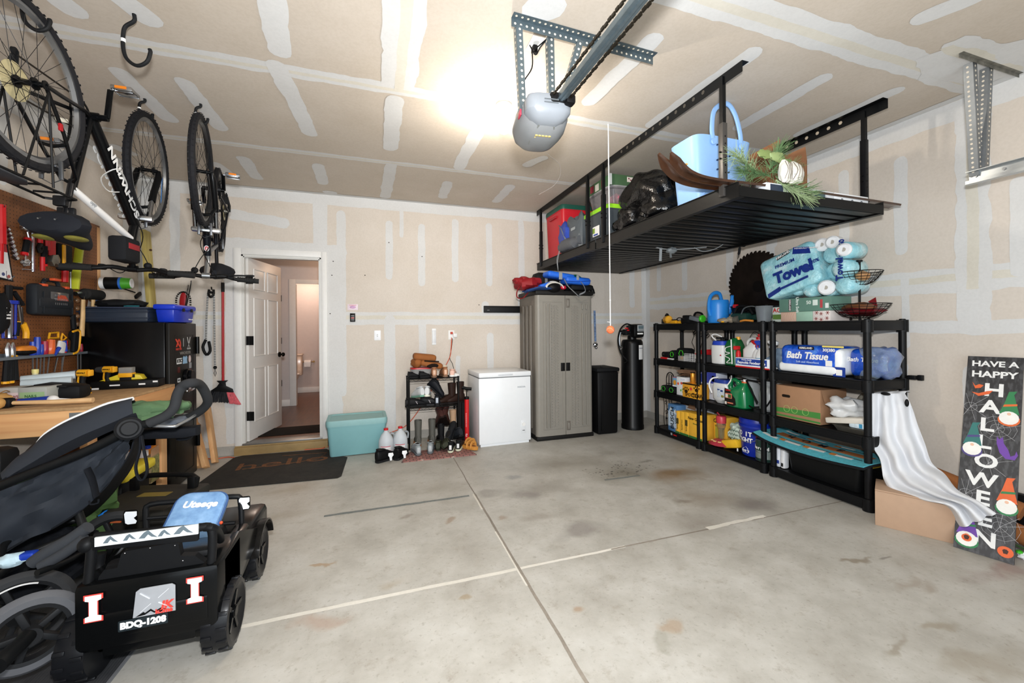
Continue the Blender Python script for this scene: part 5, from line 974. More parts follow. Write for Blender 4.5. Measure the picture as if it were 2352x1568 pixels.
t=thing('dustpan','red plastic dustpan lying on the second shelf behind the posts','dustpan',(3.62,3.68,Z2+.08));part(t,'pan',M('b5161c',.4),lambda m:(m.box((0,-.05,.05),(.20,.22,.012),T=Matrix.Rotation(-.1,4,'X'),bev=.004),m.box((-.10,-.05,.03),(.01,.22,.05),bev=.003)));part(t,'handle',M('b5161c',.4),lambda m:m.bar((0,.06,.04),(-.05,.26,-.03),.025,.014,bev=.005))
t=carton('grey_case','dark grey plastic case under the red dustpan','case',(3.64,3.61,Z2),(.20,.15,.085),0,'3b3d40')
t=thing('cable_tangle','tangle of black cables hanging under the first shelf top','cable',(3.62,3.82,Z1-.085));rr=random.Random(8)
def f(m):
 for k in range(7):
  c=V((rr.uniform(-.03,.03),rr.uniform(-.08,.06),-.02-.02*(k%3)));r=rr.uniform(.03,.07);m.tube([c+V((.01*math.sin(3*a),r*math.cos(a),r*.45*math.sin(a)))for a in[2*PI*i/16 for i in range(16)]],.004,5,closed=True)
 m.tube([(0,.12,0),(0,.10,-.06),(0,.13,-.14),(0,.09,-.21),(0,.10,-.30)],.003,5,smooth=4);m.tube([(0,-.06,0),(0,-.05,-.08),(0,-.02,-.16),(0,.0,-.24)],.003,5,smooth=4)
part(t,'cables',BLACK,f)
NW=M('e4e6e6',.35,trans=.15,var=.02)
def jug(name,label,c,rz,d,body,capc,parts=(),group=None):
 t=thing(name,label,'bottle',c,rz,group);return t
t=thing('pump_sprayer','white garden sprayer bottle with a blue screw lid on the second tier','sprayer',(3.50,3.385,Z2));part(t,'bottle',NW,lambda m:rings_loft(m,[(0,.07,.075,0,0),(.01,.085,.09,0,0),(.10,.088,.094,0,0),(.20,.088,.094,0,0),(.205,.08,.086,0,0)],p=.6))
part(t,'blue_lid',M('1e3fb0',.4),lambda m:rings_loft(m,[(.205,.084,.09,0,0),(.245,.078,.082,0,0),(.25,.06,.065,0,0)],p=.7));part(t,'pump_handle',BLACK,lambda m:(m.cyl((0,0,.25),(0,0,.275),.016,n=10),m.tube([(-.03,.05,.275),(0,0,.28),(.02,-.05,.275)],.010,8)));part(t,'hose',WHT,lambda m:m.tube([(-.02,.06,.25),(-.05,.09,.30),(-.04,.05,.32),(0,0,.29)],.006,8,smooth=4));part(t,'red_valve',RED,lambda m:m.cyl((-.09,-.07,.10),(-.10,-.07,.10),.006,n=8))
t=thing('pesticide_jug','green plastic garden spray jug with a white hose and wand','bottle',(3.50,3.225,Z2));GJ=M('0f5a2c',.35);part(t,'jug_body',GJ,lambda m:rings_loft(m,[(0,.07,.065,0,0),(.01,.08,.075,0,0),(.20,.08,.075,0,0),(.25,.06,.06,0,0),(.28,.03,.03,0,-.02)],p=.55));part(t,'orange_cap',M('e0a030',.4),lambda m:m.cyl((0,-.045,.265),(0,-.045,.295),.02,n=14))
part(t,'hose_wand',WHT,lambda m:(m.bar((-.095,-.055,.02),(-.095,-.045,.27),.010,.010,bev=.003),m.tube([(-.088,-.03,.20),(-.088,.03,.18),(-.09,.03,.14),(-.088,-.02,.13),(-.088,.045,.10),(-.088,-.02,.07),(-.088,.02,.03),(-.088,-.04,.03)],.004,6,smooth=5)))
t=thing('spray_gun_bottle','red spray nozzle bottle standing beside the green jug','bottle',(3.46,3.145,Z2));part(t,'red_nozzle',RED,lambda m:(rings_loft(m,[(.02,.02,.02,0,0),(.13,.022,.022,0,0),(.16,.014,.014,0,0)]),m.box((-.02,0,.185),(.07,.03,.04),bev=.008)));part(t,'clear_base',NW,lambda m:m.cyl((0,0,0),(0,0,.03),.026,n=14))
t=thing('white_jug','large white jug with a loop handle and red cap on the second tier','bottle',(3.56,3.045,Z2));part(t,'jug_body',NW,lambda m:rings_loft(m,[(0,.08,.075,0,0),(.01,.09,.085,0,0),(.17,.09,.085,0,0),(.24,.06,.05,0,-.03),(.27,.03,.03,0,-.045)],p=.6));part(t,'handle',NW,lambda m:m.tube([(0,.065,.17),(0,.075,.24),(0,.03,.28),(0,-.03,.27)],.014,8,smooth=4));part(t,'red_cap',RED,lambda m:(m.cyl((0,-.05,.27),(0,-.05,.295),.024,n=14),m.cyl((0,-.05,.30),(0,-.05,.325),.010,n=10)));part(t,'thin_tube',BLACK,lambda m:m.tube([(0,-.05,.325),(0,0,.345),(0,.04,.31),(0,.06,.27)],.003,5,smooth=4))
def spray_bottle(label,c,trig,lab=None):
 t=thing('spray_bottle',label,'spray bottle',c,0,'trigger spray bottles on the second tier');part(t,'bottle',NW,lambda m:m.lathe([(0,0),(.040,0),(.044,.01),(.044,.11),(.034,.15),(.016,.18),(.014,.20),(0,.20)],n=22))
 part(t,'trigger_head',M(trig,.4),lambda m:(m.cyl((0,0,.195),(0,0,.22),.018,n=12),m.prism([(-.03,0),(.035,.0),(.045,.03),(.01,.045),(-.055,.04),(-.06,.025)],.024,frame((0,0,.222),(0,-1,0),(0,0,1))@Matrix.Translation((0,0,-.012)),bev=.003),m.tube([(0,.035,.235),(0,.045,.20),(0,.035,.18)],.005,6)))
 if lab:part(t,'label',M(lab,.4,var=.3,scale=30),lambda m:m.lathe([(.0446,.03),(.0446,.10)],n=10,a0=R(120),a1=R(240)))
 return t
spray_bottle('spray bottle with a red trigger head, left one of three',(3.50,2.965,Z2),'b5161c');spray_bottle('spray bottle with a blue trigger head and colourful label',(3.46,2.895,Z2),'1e3fb0','3a8ab5');spray_bottle('spray bottle with a white trigger head at the right of three',(3.55,2.83,Z2),'dfe2e4')
t=carton('film_box','long blue, white and red box of foodservice film at the front of the tier','box',(3.425,2.93,Z2),(.075,.37,.095),0,'dfe6f0',texts=(('Reynolds Foodservice',-.02,.52,.034,'f2f2f2'),('Premium Quality',-.15,.80,.016,'f2f2f2')),bands=((.03,.60,.80,.62,'17388f'),(-.42,.62,.13,.6,'3a5fa8'),(0,.07,1.0,.14,'c3161c','red_stripe')))
s=N('tissue_film');s.l(s.ramp(s.noise(7,4),[(.40,lin('1546b0')),(.55,lin('1c57cf')),(.70,lin('4f8de0'))]),s.b.inputs['Base Color']);s.b.inputs['Roughness'].default_value=.22;s.b.inputs['Coat Weight'].default_value=.5;s.bump(s.noise(14,5),.8,.02);BTF=s.m
t=thing('bath_tissue_pack','large blue and white pack of bath tissue on the second tier','bath tissue',(3.56,2.40,Z2))
def f(m):
 m.box((0,.02,.12),(.30,.50,.235),bev=.05,seg=4)
part(t,'wrapped_pack',BTF,f,sm=60);part(t,'white_rolls',M('e9edf0',.35,coat=.4),lambda m:(m.box((-.005,.03,.045),(.302,.50,.085),bev=.03,seg=3),m.box((0,-.20,.115),(.296,.09,.215),bev=.04,seg=3)),sm=60)
part(t,'twisted_end',M('a9c3dd',.15,trans=.6,var=.2),lambda m:m.ball((-.04,.30,.10),(.10,.13,.09),22,14,jit=.5,seed=3),sm=60);part(t,'rear_pack',BTF,lambda m:m.box((.03,-.34,.115),(.22,.20,.22),bev=.05,seg=4),sm=60);part(t,'clear_wrap',M('b9cfe3',.12,trans=.7,var=.2),lambda m:m.ball((.02,-.40,.12),(.12,.11,.12),22,14,jit=.35,seed=5,p=.7),sm=60)
X_=FXN((-.1515,0,0));text('Bath Tissue',.080,WHT,X_@Matrix.Translation((-.03,.150,.001)),t,'brand_lettering',bold=.03,shear=.25,ext=.0012,sx=.92);text('Soft and Absorbent',.024,M('bcd3f2',.4),X_@Matrix.Translation((-.02,.098,.001)),t,'small_lettering',ext=.001)
part(t,'label_plate',M('1d1416',.5),lambda m:m.prism(rrect(.13,.026,.004,2,-.03,.215),.001,X_));text('KIRKLAND',.022,WHT,X_@Matrix.Translation((-.03,.215,.0025)),t,'plate_lettering',bold=.02);text('30|380',.034,WHT,X_@Matrix.Translation((.15,.205,.001)),t,'small_lettering',bold=.02,ext=.0012)
part(t,'barcode',WHT,lambda m:(m.prism(rrect(.05,.045,.003,2,.15,.10),.001,X_),m.prism(rrect(.045,.045,.003,2,.225,.035),.001,X_)));part(t,'barcode_patch',M('17388f',.4),lambda m:m.prism(rrect(.09,.075,.006,2,.225,.04),.0006,X_))
text('Bath Tissue',.045,WHT,frame((-.082,-.34,.14),(0,-1,0),(0,0,1)),t,'side_lettering',bold=.02,shear=.2)
part(t,'yellow_banner',M('d9c86a',.4),lambda m:m.prism(rrect(.16,.014,.004,2,.18,.234),.001,X_));
for k,y in enumerate((2.065,2.02)):tag(part(None,'tape_roll',M('151516',.3),lambda m,y=y,k=k:m.lathe([(.020,0),(.038,0),(.038,.022),(.020,.022),(.020,0)],(3.47+.05*k,y,Z2),24)),('black tape roll lying on the shelf edge beside the right post','black tape roll just behind the first one by the right post')[k],'tape','black tape rolls')
t=thing('shelf_clamp','small black bracket clipped to the right side post','clip',(3.80,1.945,Z2+.01));part(t,'clip_body',SH,lambda m:(m.box((.0,-.03,.0),(.05,.05,.03),bev=.004),m.box((.02,-.065,.0),(.03,.03,.04),bev=.004)))
# == third tier (z .545)
t=thing('plant_stand','black wire garden trellis frame standing at the left of the third tier','stand',(3.52,4.22,Z3));part(t,'wire_frame',BLACK,lambda m:([m.tube([(0,-.07+.14*k/3,0),(0,-.07+.14*k/3,.17+.05*(1-abs(k-1.5)/1.5))],.005,6)for k in range(4)],m.tube([(0,-.07,.16),(0,-.05,.21),(0,0,.235),(0,.05,.21),(0,.07,.16)],.006,6,smooth=4),m.tube([(0,-.07,.09),(0,.07,.09)],.005,6)))
for k,(y,z,lb)in enumerate(((4.20,Z3,'green and black boxed cable bundle at the left of the third tier'),(4.06,Z3,'second green and black bundle beside the fruit-print box'))):
 t=thing('extension_reel',lb,'cable reel',(3.46,y,z),0,'green and black reels');part(t,'reel_body',BLK2,lambda m:m.box((0,0,.04),(.12,.12,.08),bev=.025));part(t,'green_mark',M('2e9a2a',.5),lambda m:m.tube([(-.062,.035*math.cos(PI/3*i),.04+.03*math.sin(PI/3*i))for i in range(6)],.004,5,closed=True))
t=carton('picture_box','small blue box with a round orange picture','box',(3.47,4.02,Z3+.085),(.10,.075,.12),0,'6fa0c4',bands=((0,.1,1,.14,'dfe3e8'),(0,.95,1,.08,'b5616b')));part(t,'round_picture',M('d99a35',.5),lambda m:m.prism([(.026*math.cos(a),.052+.03*math.sin(a))for a in[PI*i/8 for i in range(16)]],.001,FXN((-.0508,0,0))))
t=carton('fruit_box','white box printed with orange and green fruits','box',(3.465,3.90,Z3),(.12,.145,.215),0,'e2e6ea',bands=((.2,.9,.5,.012,'7b83c0'),(.2,.84,.5,.012,'9aa0cc')))
part(t,'orange_print',M('d9543a',.5),lambda m:[m.prism([(x+.016*math.cos(a),z+.016*math.sin(a))for a in[PI*i/8 for i in range(16)]],.001,FXN((-.0608,0,0)))for x,z in((-.045,.135),(.01,.145))]);part(t,'lime_print',M('6fae4a',.5),lambda m:[m.prism([(x+.013*math.cos(a),z+.013*math.sin(a))for a in[PI*i/8 for i in range(16)]],.001,FXN((-.0608,0,0)))for x,z in((.0,.06),(.03,.075),(.035,.045))])
t=thing('torn_carton','torn brown cardboard carton open above the fruit-print box','box',(3.60,3.90,Z3));CB2=M('8a6a50',.75,var=.08)
part(t,'box_body',CB2,lambda m:m.b2(-.06,.16,-.16,.08,0,.23));part(t,'flap',CB2,lambda m:(m.add([(-.07,.13,.29),(-.07,-.15,.30),(-.06,-.15,.23),(-.06,.08,.23)],[(0,1,2,3)]),m.add([(-.18,.09,.22),(-.17,-.07,.24),(-.06,-.12,.25),(-.06,.08,.25)],[(0,1,2,3)]),m.add([(-.07,.13,.29),(-.09,.20,.27),(-.08,.17,.25),(-.10,.14,.24),(-.06,.08,.25)],[(0,1,2,3,4)])))
t=carton('seltzer_box','blue and white drink carton at the back of the third tier','box',(3.60,3.63,Z3),(.16,.28,.30),0,'dde2ee',bands=((0,.80,1,.40,'4351b5'),(.36,.78,.12,.22,'e6e6ee','barcode')),texts=(('VARIETY PACK',-.22,.93,.022,'e6e6ee'),))
t=carton('paw_print_carton','amber beer carton with black paw prints and lettering','box',(3.44,3.705,Z3),(.13,.27,.165),0,'e0a02c',texts=(('SPOTTED',.05,.20,.05,'2a1c0c'),('COW',.36,.22,.07,'2a1c0c')),bands=((0,.95,1,.10,'2a1c0c'),))
def paw(m,x,z,k,T_):m.prism([(x+.024*k*math.cos(a),z+.018*k*math.sin(a))for a in[PI*i/7 for i in range(14)]],.001,T_);[m.prism([(x+q*k+.008*k*math.cos(a),z+w*k+.011*k*math.sin(a))for a in[PI*i/5 for i in range(10)]],.001,T_)for q,w in((-.032,.018),(-.013,.035),(.012,.036),(.032,.02))]
[part(t,'paw_print',M('2a1c0c',.5),lambda m:paw(m,a,b,1.1,FXN((-.0658,0,0))))for a,b in((-.075,.07),(.085,.10))];part(t,'red_diamond',M('c9383c',.5),lambda m:m.prism([(-.022,0),(0,.022),(.022,0),(0,-.022)],.001,FXN((-.0658,0,.105))@Matrix.Translation((.0,0,0))))
t=thing('drink_can','orange and black drink can standing on the amber beer carton','can',(3.43,3.735,Z3+.165));part(t,'can_body',M('d8902e',.3,.5,var=.3,scale=10),lambda m:m.lathe([(0,0),(.026,0),(.031,.008),(.031,.105),(.026,.118),(.026,.12),(0,.119)],n=22));part(t,'black_rim',BLACK,lambda m:m.cyl((0,0,.112),(0,0,.122),.027,n=20));part(t,'dark_swirl',M('2b1a12',.4),lambda m:m.lathe([(.0314,.03),(.0314,.10)],n=6,a0=R(130),a1=R(175)))
t=thing('pump_sprayer','white sprayer tank with a blue collar on the third tier','sprayer',(3.50,3.37,Z3));part(t,'bottle',NW,lambda m:(rings_loft(m,[(0,.06,.045,0,0),(.02,.075,.06,0,0),(.05,.095,.105,0,-.02),(.17,.097,.11,0,-.02),(.21,.09,.10,0,-.02),(.225,.07,.08,0,-.02)],p=.6)));part(t,'blue_collar',M('1e3a90',.4),lambda m:rings_loft(m,[(.215,.085,.10,0,-.02),(.25,.07,.08,0,-.02)],p=.7));part(t,'hose',WHT,lambda m:(m.tube([(-.10,.06,.10),(-.105,.09,.18),(-.09,.07,.25),(-.04,.03,.27)],.008,8,smooth=4),m.tube([(-.08,-.12,.20),(-.06,-.15,.26),(-.02,-.12,.30)],.006,8,smooth=4)))
part(t,'label',M('c9d2dd',.5,var=.2,scale=40),lambda m:m.box((-.098,-.055,.12),(.004,.09,.10),bev=.001));part(t,'label_marks',M('27447e',.5),lambda m:(m.box((-.101,-.03,.15),(.002,.03,.012)),m.box((-.101,-.07,.14),(.002,.03,.02))));part(t,'bee_picture',M('8b8436',.5),lambda m:m.ball((-.101,-.08,.085),(.003,.02,.013),10,6))
t=thing('herbicide_jug','glossy green garden chemical jug with a dark label and orange cap','bottle',(3.46,3.13,Z3));GJ2=M('0c7040',.22,coat=.5,var=.03)
part(t,'jug_body',GJ2,lambda m:(rings_loft(m,[(0,.075,.115,0,0),(.012,.085,.125,0,0),(.15,.085,.12,0,0),(.19,.07,.08,0,-.03),(.235,.035,.04,0,-.055),(.25,.028,.03,0,-.06)],32,p=.6),m.tube([(0,.09,.13),(0,.115,.20),(0,.085,.255),(0,.035,.262),(0,.0,.22),(0,-.01,.17)],[.028,.026,.022,.024,.03,.032],12,smooth=4)))
part(t,'orange_cap',M('d8642e',.4),lambda m:m.cyl((0,-.06,.25),(0,-.06,.262),.030,n=18));part(t,'white_cap',WHT,lambda m:m.cyl((0,-.06,.262),(0,-.06,.285),.016,n=14))
part(t,'label',M('1a1614',.45),lambda m:m.prism([(-.105,.015),(.0,.015),(.03,.03),(.02,.09),(-.06,.175),(-.105,.185)],.002,FXN((-.0865,0,0))));part(t,'label_panel',M('d0785a',.5),lambda m:(m.prism(rrect(.08,.05,.003,2,-.055,.11),.001,FXN((-.0888,0,0))),m.prism(rrect(.07,.012,.003,2,-.035,.04),.001,FXN((-.0888,0,0)))));part(t,'label_picture',M('2f5a28',.6),lambda m:m.prism(rrect(.036,.035,.002,2,-.042,.108),.001,FXN((-.0900,0,0))));part(t,'label_text_block',M('d6cfc8',.5),lambda m:(m.prism(rrect(.03,.035,.002,2,-.078,.108),.001,FXN((-.0900,0,0))),m.prism(rrect(.022,.028,.002,2,-.09,.035),.001,FXN((-.0888,0,0)))));text('ORTHO',.018,RED,FXN((-.0895,.06,.165)),t,'brand_lettering',bold=.03)
t=thing('tank_sprayer','grey translucent tank sprayer with a black looping hose','sprayer',(3.56,2.885,Z3));part(t,'tank',M('b5babb',.35,trans=.3),lambda m:m.lathe([(0,0),(.07,0),(.085,.02),(.088,.16),(.065,.22),(.045,.24),(.045,.27),(.055,.275),(.055,.285),(0,.285)],n=26));part(t,'hose',BLACK,lambda m:(m.tube([(-.03,.05,.27),(-.09,.22,.28),(-.12,.30,.25),(-.12,.22,.13),(-.12,.12,.035),(-.12,-.02,.03),(-.09,-.08,.12),(-.06,-.10,.24),(0,-.05,.28)],.007,8,smooth=6),m.tube([(-.11,.16,.28),(-.12,.10,.19),(-.12,.03,.08)],.009,8,smooth=3)))
t=thing('tank_sprayer','grey sprayer with a round white lid standing behind the green jug','sprayer',(3.66,3.17,Z3));part(t,'tank',M('a9adae',.4),lambda m:m.lathe([(0,0),(.08,0),(.085,.02),(.085,.20),(.05,.25),(.05,.27),(.085,.285),(.085,.315),(.07,.32),(0,.32)],n=26));part(t,'pump_handle',BLACK,lambda m:m.cyl((0,0,.32),(0,0,.365),.018,n=12))
t=thing('moving_box','brown moving carton with green stripes and round icons on the third tier','box',(3.575,2.52,Z3-.0));CBX=M('9c7658',.75,var=.04,bump=.03)
part(t,'box_body',CBX,lambda m:m.b2(-.155,.155,-.195,.195,0,.285,bev=.003,T=None));part(t,'side_flap',CBX,lambda m:m.add([(-.15,-.197,.285),(.155,-.197,.27),(.10,-.225,.15),(-.14,-.222,.17)],[(0,1,2,3)]));part(t,'hand_hole',M('1a120c',.9),lambda m:m.prism(rrect(.075,.024,.011,4,-.095,.195),.001,FXN((-.1562,0,0))))
part(t,'green_stripe',M('3f7f38',.6),lambda m:(m.prism([(-.195,.045),(.195,.050),(.195,.100),(-.195,.082)],.0008,FXN((-.1562,0,0))),m.prism([(-.195,.012),(.195,.010),(.195,.024),(-.195,.026)],.0008,FXN((-.1562,0,0)))));part(t,'round_icon',M('b8d07a',.6),lambda m:[m.tube([(-.1575,y+.026*math.cos(a),.085+.028*math.sin(a))for a in[PI*i/10 for i in range(20)]],.0012,4,closed=True)for y in(.09,.02,-.075)])
t=thing('baking_trays','stack of aluminium foil trays at the right end of the third tier','tray',(3.50,2.10,Z3-.015));part(t,'metal_tray',M('a09c92',.3,.9,var=.15),lambda m:m.lathe([(0,.01),(.12,.01),(.145,.05),(.155,.052),(.14,.052),(.115,.015),(0,.015)],n=4,a0=PI/4,a1=PI/4+2*PI,sx=1,sy=1.1));part(t,'white_tray',M('cfcac0',.5),lambda m:m.box((-.0,.03,.10),(.19,.27,.045),T=Matrix.Rotation(-.18,4,'X')@Matrix.Translation((0,0,.0)),bev=.01))
t=thing('plastic_bag','crumpled white plastic bag on top of the trays','bag',(3.52,2.20,Z3+.09));part(t,'bag_body',M('dcdedf',.3,trans=.2,bump=.4),lambda m:m.ball((0,.0,.07),(.10,.12,.075),26,16,jit=.6,seed=7),sm=60)
t=thing('foil_packet','crinkled clear packet behind the white plastic bag','packet',(3.68,2.16,Z3));part(t,'packet_body',M('b8b4a6',.25,trans=.4,bump=.4),lambda m:m.ball((0,0,.13),(.08,.10,.12),22,14,jit=.6,seed=9),sm=60)
t=thing('napkin_pack','small blue and white striped paper pack under the trays','packet',(3.46,2.06,Z3+.03));part(t,'pack_body',M('c6d6e0',.4,var=.2,scale=30),lambda m:m.box((0,0,.03),(.10,.11,.05),bev=.015));part(t,'stripe',M('3c8fb8',.4),lambda m:m.box((-.052,-.03,.03),(.002,.02,.03)))
# == bottom tier (z .09)
t=thing('wire_rack','black scrolled wire stand at the left of the bottom tier','stand',(3.50,4.24,Z4));part(t,'scroll_wires',BLACK,lambda m:([m.tube([(0,-.08+.05*k,0),(.0,-.07+.05*k,.12),(0,-.08+.05*k,.25),(0,-.06+.05*k,.36)],.004,6,smooth=4)for k in range(4)],[m.tube([(0,.02*math.cos(a)+y,.02*math.sin(a)+z)for a in[PI*i/7 for i in range(13)]],.004,6)for y,z in((-.04,.10),(.03,.18),(-.02,.26),(.04,.30))],[m.ball((0,y,z),.012,8,6)for y,z in((-.03,.15),(.03,.10),(.0,.22))]))
t=carton('beer_case','blue and white beer carton standing on end in the bottom tier','box',(3.46,4.035,Z4),(.13,.165,.325),R(-4),'4c78a8',texts=(('BUSCH',.02,.50,.085,'10161e',PI/2),('LIGHT',.38,.50,.04,'10161e',PI/2)),bands=((0,.45,.92,.55,'b9cbdd'),));part(t,'snowy_print',M('d3dee8',.5,var=.2),lambda m:m.prism([(-.07,.06),(.07,.05),(.06,.28),(.02,.24),(-.03,.30),(-.07,.22)],.0003,FXN((-.0653,0,0))))
t=thing('open_carton','white carton with open brown flaps behind the yellow beer boxes','box',(3.66,3.93,Z4));part(t,'box_body',M('cdd2d8',.6),lambda m:m.b2(-.10,.11,-.16,.16,0,.31));part(t,'inner_flap',CB2,lambda m:(m.b2(-.10,.10,-.02,.14,.312,.316),m.add([(-.12,-.12,.28),(-.12,.02,.29),(-.08,.0,.36),(-.10,-.08,.34)],[(0,1,2,3)])))
YB_='f0b83a'
for k,(y,w)in enumerate(((3.945,.07),(3.87,.07),(3.80,.07),(3.66,.20))):
 t=carton('beer_carton',('narrow yellow beer carton, leftmost of the row on the bottom tier','narrow yellow beer carton, second of the row on the bottom tier','narrow yellow beer carton, third of the row on the bottom tier','wide yellow beer carton at the right of the row, behind the posts')[k],'box',(3.49+.0*k,y,Z4),(.20,w,.265+.006*k),0,YB_,group='yellow beer cartons',bands=((0,.04,1,.09,'2f6a34','green_stripe'),)+(((0,.55,.55,.25,'3c3a1c'),)if k in(0,2)else()),texts=((('New Glarus',.0,.78,.045,'23200f'),('Brewing Co',.1,.60,.022,'5a6a2a'))if k==3 else(('Spotted Cow',0,.42,.022,'6b5520',PI/2),)))
t=carton('beer_carton','yellow beer carton showing its lettered side right of the posts','box',(3.62,3.44,Z4),(.20,.17,.29),0,YB_,group='yellow beer cartons',bands=((0,.04,1,.09,'2f6a34','green_stripe'),),texts=(('Glarus',-.05,.80,.06,'23200f'),('Brewing Co',.0,.62,.028,'5a6a2a')))
part(t,'faded_label',M('a8a23a',.6),lambda m:m.prism(rrect(.09,.12,.01,3,-.02,.11),.0006,FXN((-.1008,0,0))))
t=thing('hummingbird_feeder','red hummingbird feeder with flower ports on the middle shelf bottom','bird feeder',(3.475,3.38,Z4));part(t,'base_dish',M('b23a4a',.35),lambda m:m.lathe([(0,0),(.09,0),(.125,.018),(.125,.024),(.07,.060),(.03,.068),(0,.068)],n=36));part(t,'flower_port',M('e9cf8a',.4),lambda m:[m.ball((.085*math.cos(a)+.012*math.cos(b),.085*math.sin(a)+.012*math.sin(b),.052),(.007,.007,.005),8,5)for a in(2.5,3.1,3.7,4.3)for b in[2*PI*i/6 for i in range(6)]]);part(t,'glass_bottle',M('cfc6b5',.08,trans=.9),lambda m:m.lathe([(.02,.065),(.03,.09),(.032,.17),(.045,.21),(.047,.24)],n=22));part(t,'red_top',M('c03a48',.35),lambda m:(m.lathe([(0,.24),(.048,.24),(.050,.30),(.042,.315),(0,.315)],n=22),m.tube([(0,.02,.315),(0,.05,.34),(0,.055,.33)],.006,6)))
t=thing('patterned_pouch','green and white patterned soft pouch beside the feeder','bag',(3.54,3.22,Z4));part(t,'pouch_body',M('b9c9bd',.6,var=.35,scale=45),lambda m:m.ball((0,0,.17),(.08,.08,.10),22,14,jit=.35,seed=2,p=.8));part(t,'leaf_print',M('1f4a3c',.6),lambda m:[m.tube([(-.083,.05-.03*i,.11+.02*j),(-.086,.035-.03*i,.13+.02*j),(-.083,.02-.03*i,.115+.02*j)],.003,4)for i in range(4)for j in(0,2,4)])
t=thing('seed_bag','bright yellow bag lying in front of the patterned pouch','bag',(3.47,3.20,Z4));part(t,'bag_body',M('e8b82a',.35,bump=.2),lambda m:m.box((0,.02,.065),(.10,.21,.09),T=Matrix.Rotation(-.28,4,'X'),bev=.025));part(t,'barcode',WHT,lambda m:m.box((-.052,-.075,.03),(.002,.015,.03)))
t=thing('blue_bucket','deep blue hardware store bucket with white lettering','bucket',(3.555,3.02,Z4));BB_=M('122a96',.35);part(t,'bucket_body',BB_,lambda m:m.lathe([(0,0),(.128,0),(.133,.01),(.150,.27),(.158,.28),(.158,.30),(.150,.305),(.158,.325),(.158,.335),(.152,.365),(.146,.365),(.125,.02),(0,.02)],n=40));part(t,'bail_handle',STEEL,lambda m:m.tube([(-.155*math.cos(a),.155*math.sin(a)*1.0,.30-.16*max(0,math.cos(a)))for a in[-PI/2+PI*i/16 for i in range(17)]],.003,6))
def curved(s_,sz,mat,r,ang,z,parent,name='lettering'):
 'letters wrapped on a cylinder'
 w=sz*.62
 for i,ch in enumerate(s_):
  if ch==' ':continue
  a=ang+(i-(len(s_)-1)/2)*w/r;text(ch,sz,mat,frame((r*math.cos(a),r*math.sin(a),z),(-math.sin(a),math.cos(a),0),(0,0,1)),parent,name,bold=.04)
curved("LET'S",.05,WHT,.142,R(148),.245,t);curved('BUILD',.05,WHT,.144,R(148),.215,t)if False else None
curved('DO IT',.060,WHT,.1480,R(168),.215,t);curved('RIGHT',.060,WHT,.1435,R(168),.155,t);part(t,'store_logo',WHT,lambda m:m.tube([(-.137*math.cos(b),.137*math.sin(b),z)for b,z in((.35,.03),(-.1,.03),(-.1,.07),(.05,.09),(.30,.07),(.35,.07))],.0022,4,closed=True));curved("LOWE'S",.026,WHT,.1375,R(172),.048,t)
t=thing('paint_can','dark green and silver paint can with wire handle','can',(3.475,2.86,Z4));part(t,'can_body',M('26403a',.3,.2),lambda m:m.lathe([(0,0),(.083,0),(.085,.004),(.085,.196),(.078,.200),(.07,.196),(0,.196)],n=36));part(t,'silver_label',M('8f9b98',.3,.4,var=.2),lambda m:m.lathe([(.0854,.03),(.0854,.10)],n=20,a0=R(110),a1=R(290)));part(t,'rim',STEEL,lambda m:(m.lathe([(.083,0),(.087,.003),(.083,.006)],n=36),m.lathe([(.083,.194),(.087,.199),(.080,.202)],n=36)));part(t,'wire_handle',STEEL,lambda m:m.tube([(-.088*math.cos(a),.088*math.sin(a),.15-.07*max(0,math.cos(a)))for a in[-PI/2+PI*i/14 for i in range(15)]],.0018,5));curved('Emerald',.042,WHT,.0862,R(178),.125,t);part(t,'blue_sticker',M('5d7fc4',.4),lambda m:m.lathe([(.0860,.15),(.0860,.185)],n=4,a0=R(192),a1=R(210)))
t=thing('wooden_dowel','pale wooden handle resting on the paint can','tool',(3.45,2.83,Z4+.205));part(t,'dowel',M('d7a873',.6),lambda m:m.cyl((-.03,.07,.02),(.10,-.12,.03),.016,n=16));part(t,'red_cable_grip',RED,lambda m:m.tube([(-.02,.09,.0),(-.02,.07,.05),(0,.03,.06),(.02,.0,.035)],.008,8,smooth=4))
for k,(y,h,cc)in enumerate(((2.70,.20,'dfe3ea'),(2.655,.19,'e3e4e6'))):
 t=thing('cleaning_bottle',('white bottle with a blue label base left of the black tote','flat white bottle with a barcode touching the black tote')[k],'bottle',(3.45,y,Z4),0,'white bottles on the bottom tier');part(t,'bottle',M(cc,.35),lambda m:rings_loft(m,[(0,.03,.018,0,0),(.01,.034,.021,0,0),(h*.8,.034,.021,0,0),(h,.015,.012,0,0)],p=.6));part(t,'label',M('2a3f8f' if k==0 else '2b2b2b',.4),lambda m:m.box((-.0345,0,.045 if k==0 else .03),(.002,.034 if k==0 else .02,.03)))
t=tote('storage_tote','black tote with a yellow lid under the patterned doormat','tote',(3.60,2.33,Z4),0,.37,.60,.232,M('101112',.4,var=.05),M('d8b63c',.45),.045)
part(t,'label',M('cfc36a',.5),lambda m:m.box((.10,-.292,.12),(.05,.003,.08)))
t=thing('patterned_mat','turquoise coir doormat lettered HOME draped over the black tote','mat',(3.50,2.39,.330));MT=M('4fa6b5',.95,var=.15,scale=60,bump=.5,bscale=300)
def msurf(u,v,dz=0):
 y=.455-u*.90;x=-.215+v*.42;z=.0+.030*(2*u-1)**2*(1 if u<.5 else .1)-.030*max(0,(.30-v)/.30)**1.6*(.4+.9*math.sin(PI*u))+.016;
 if u<.12:z+=(.12-u)*.10
 return V((x,y,z+dz))
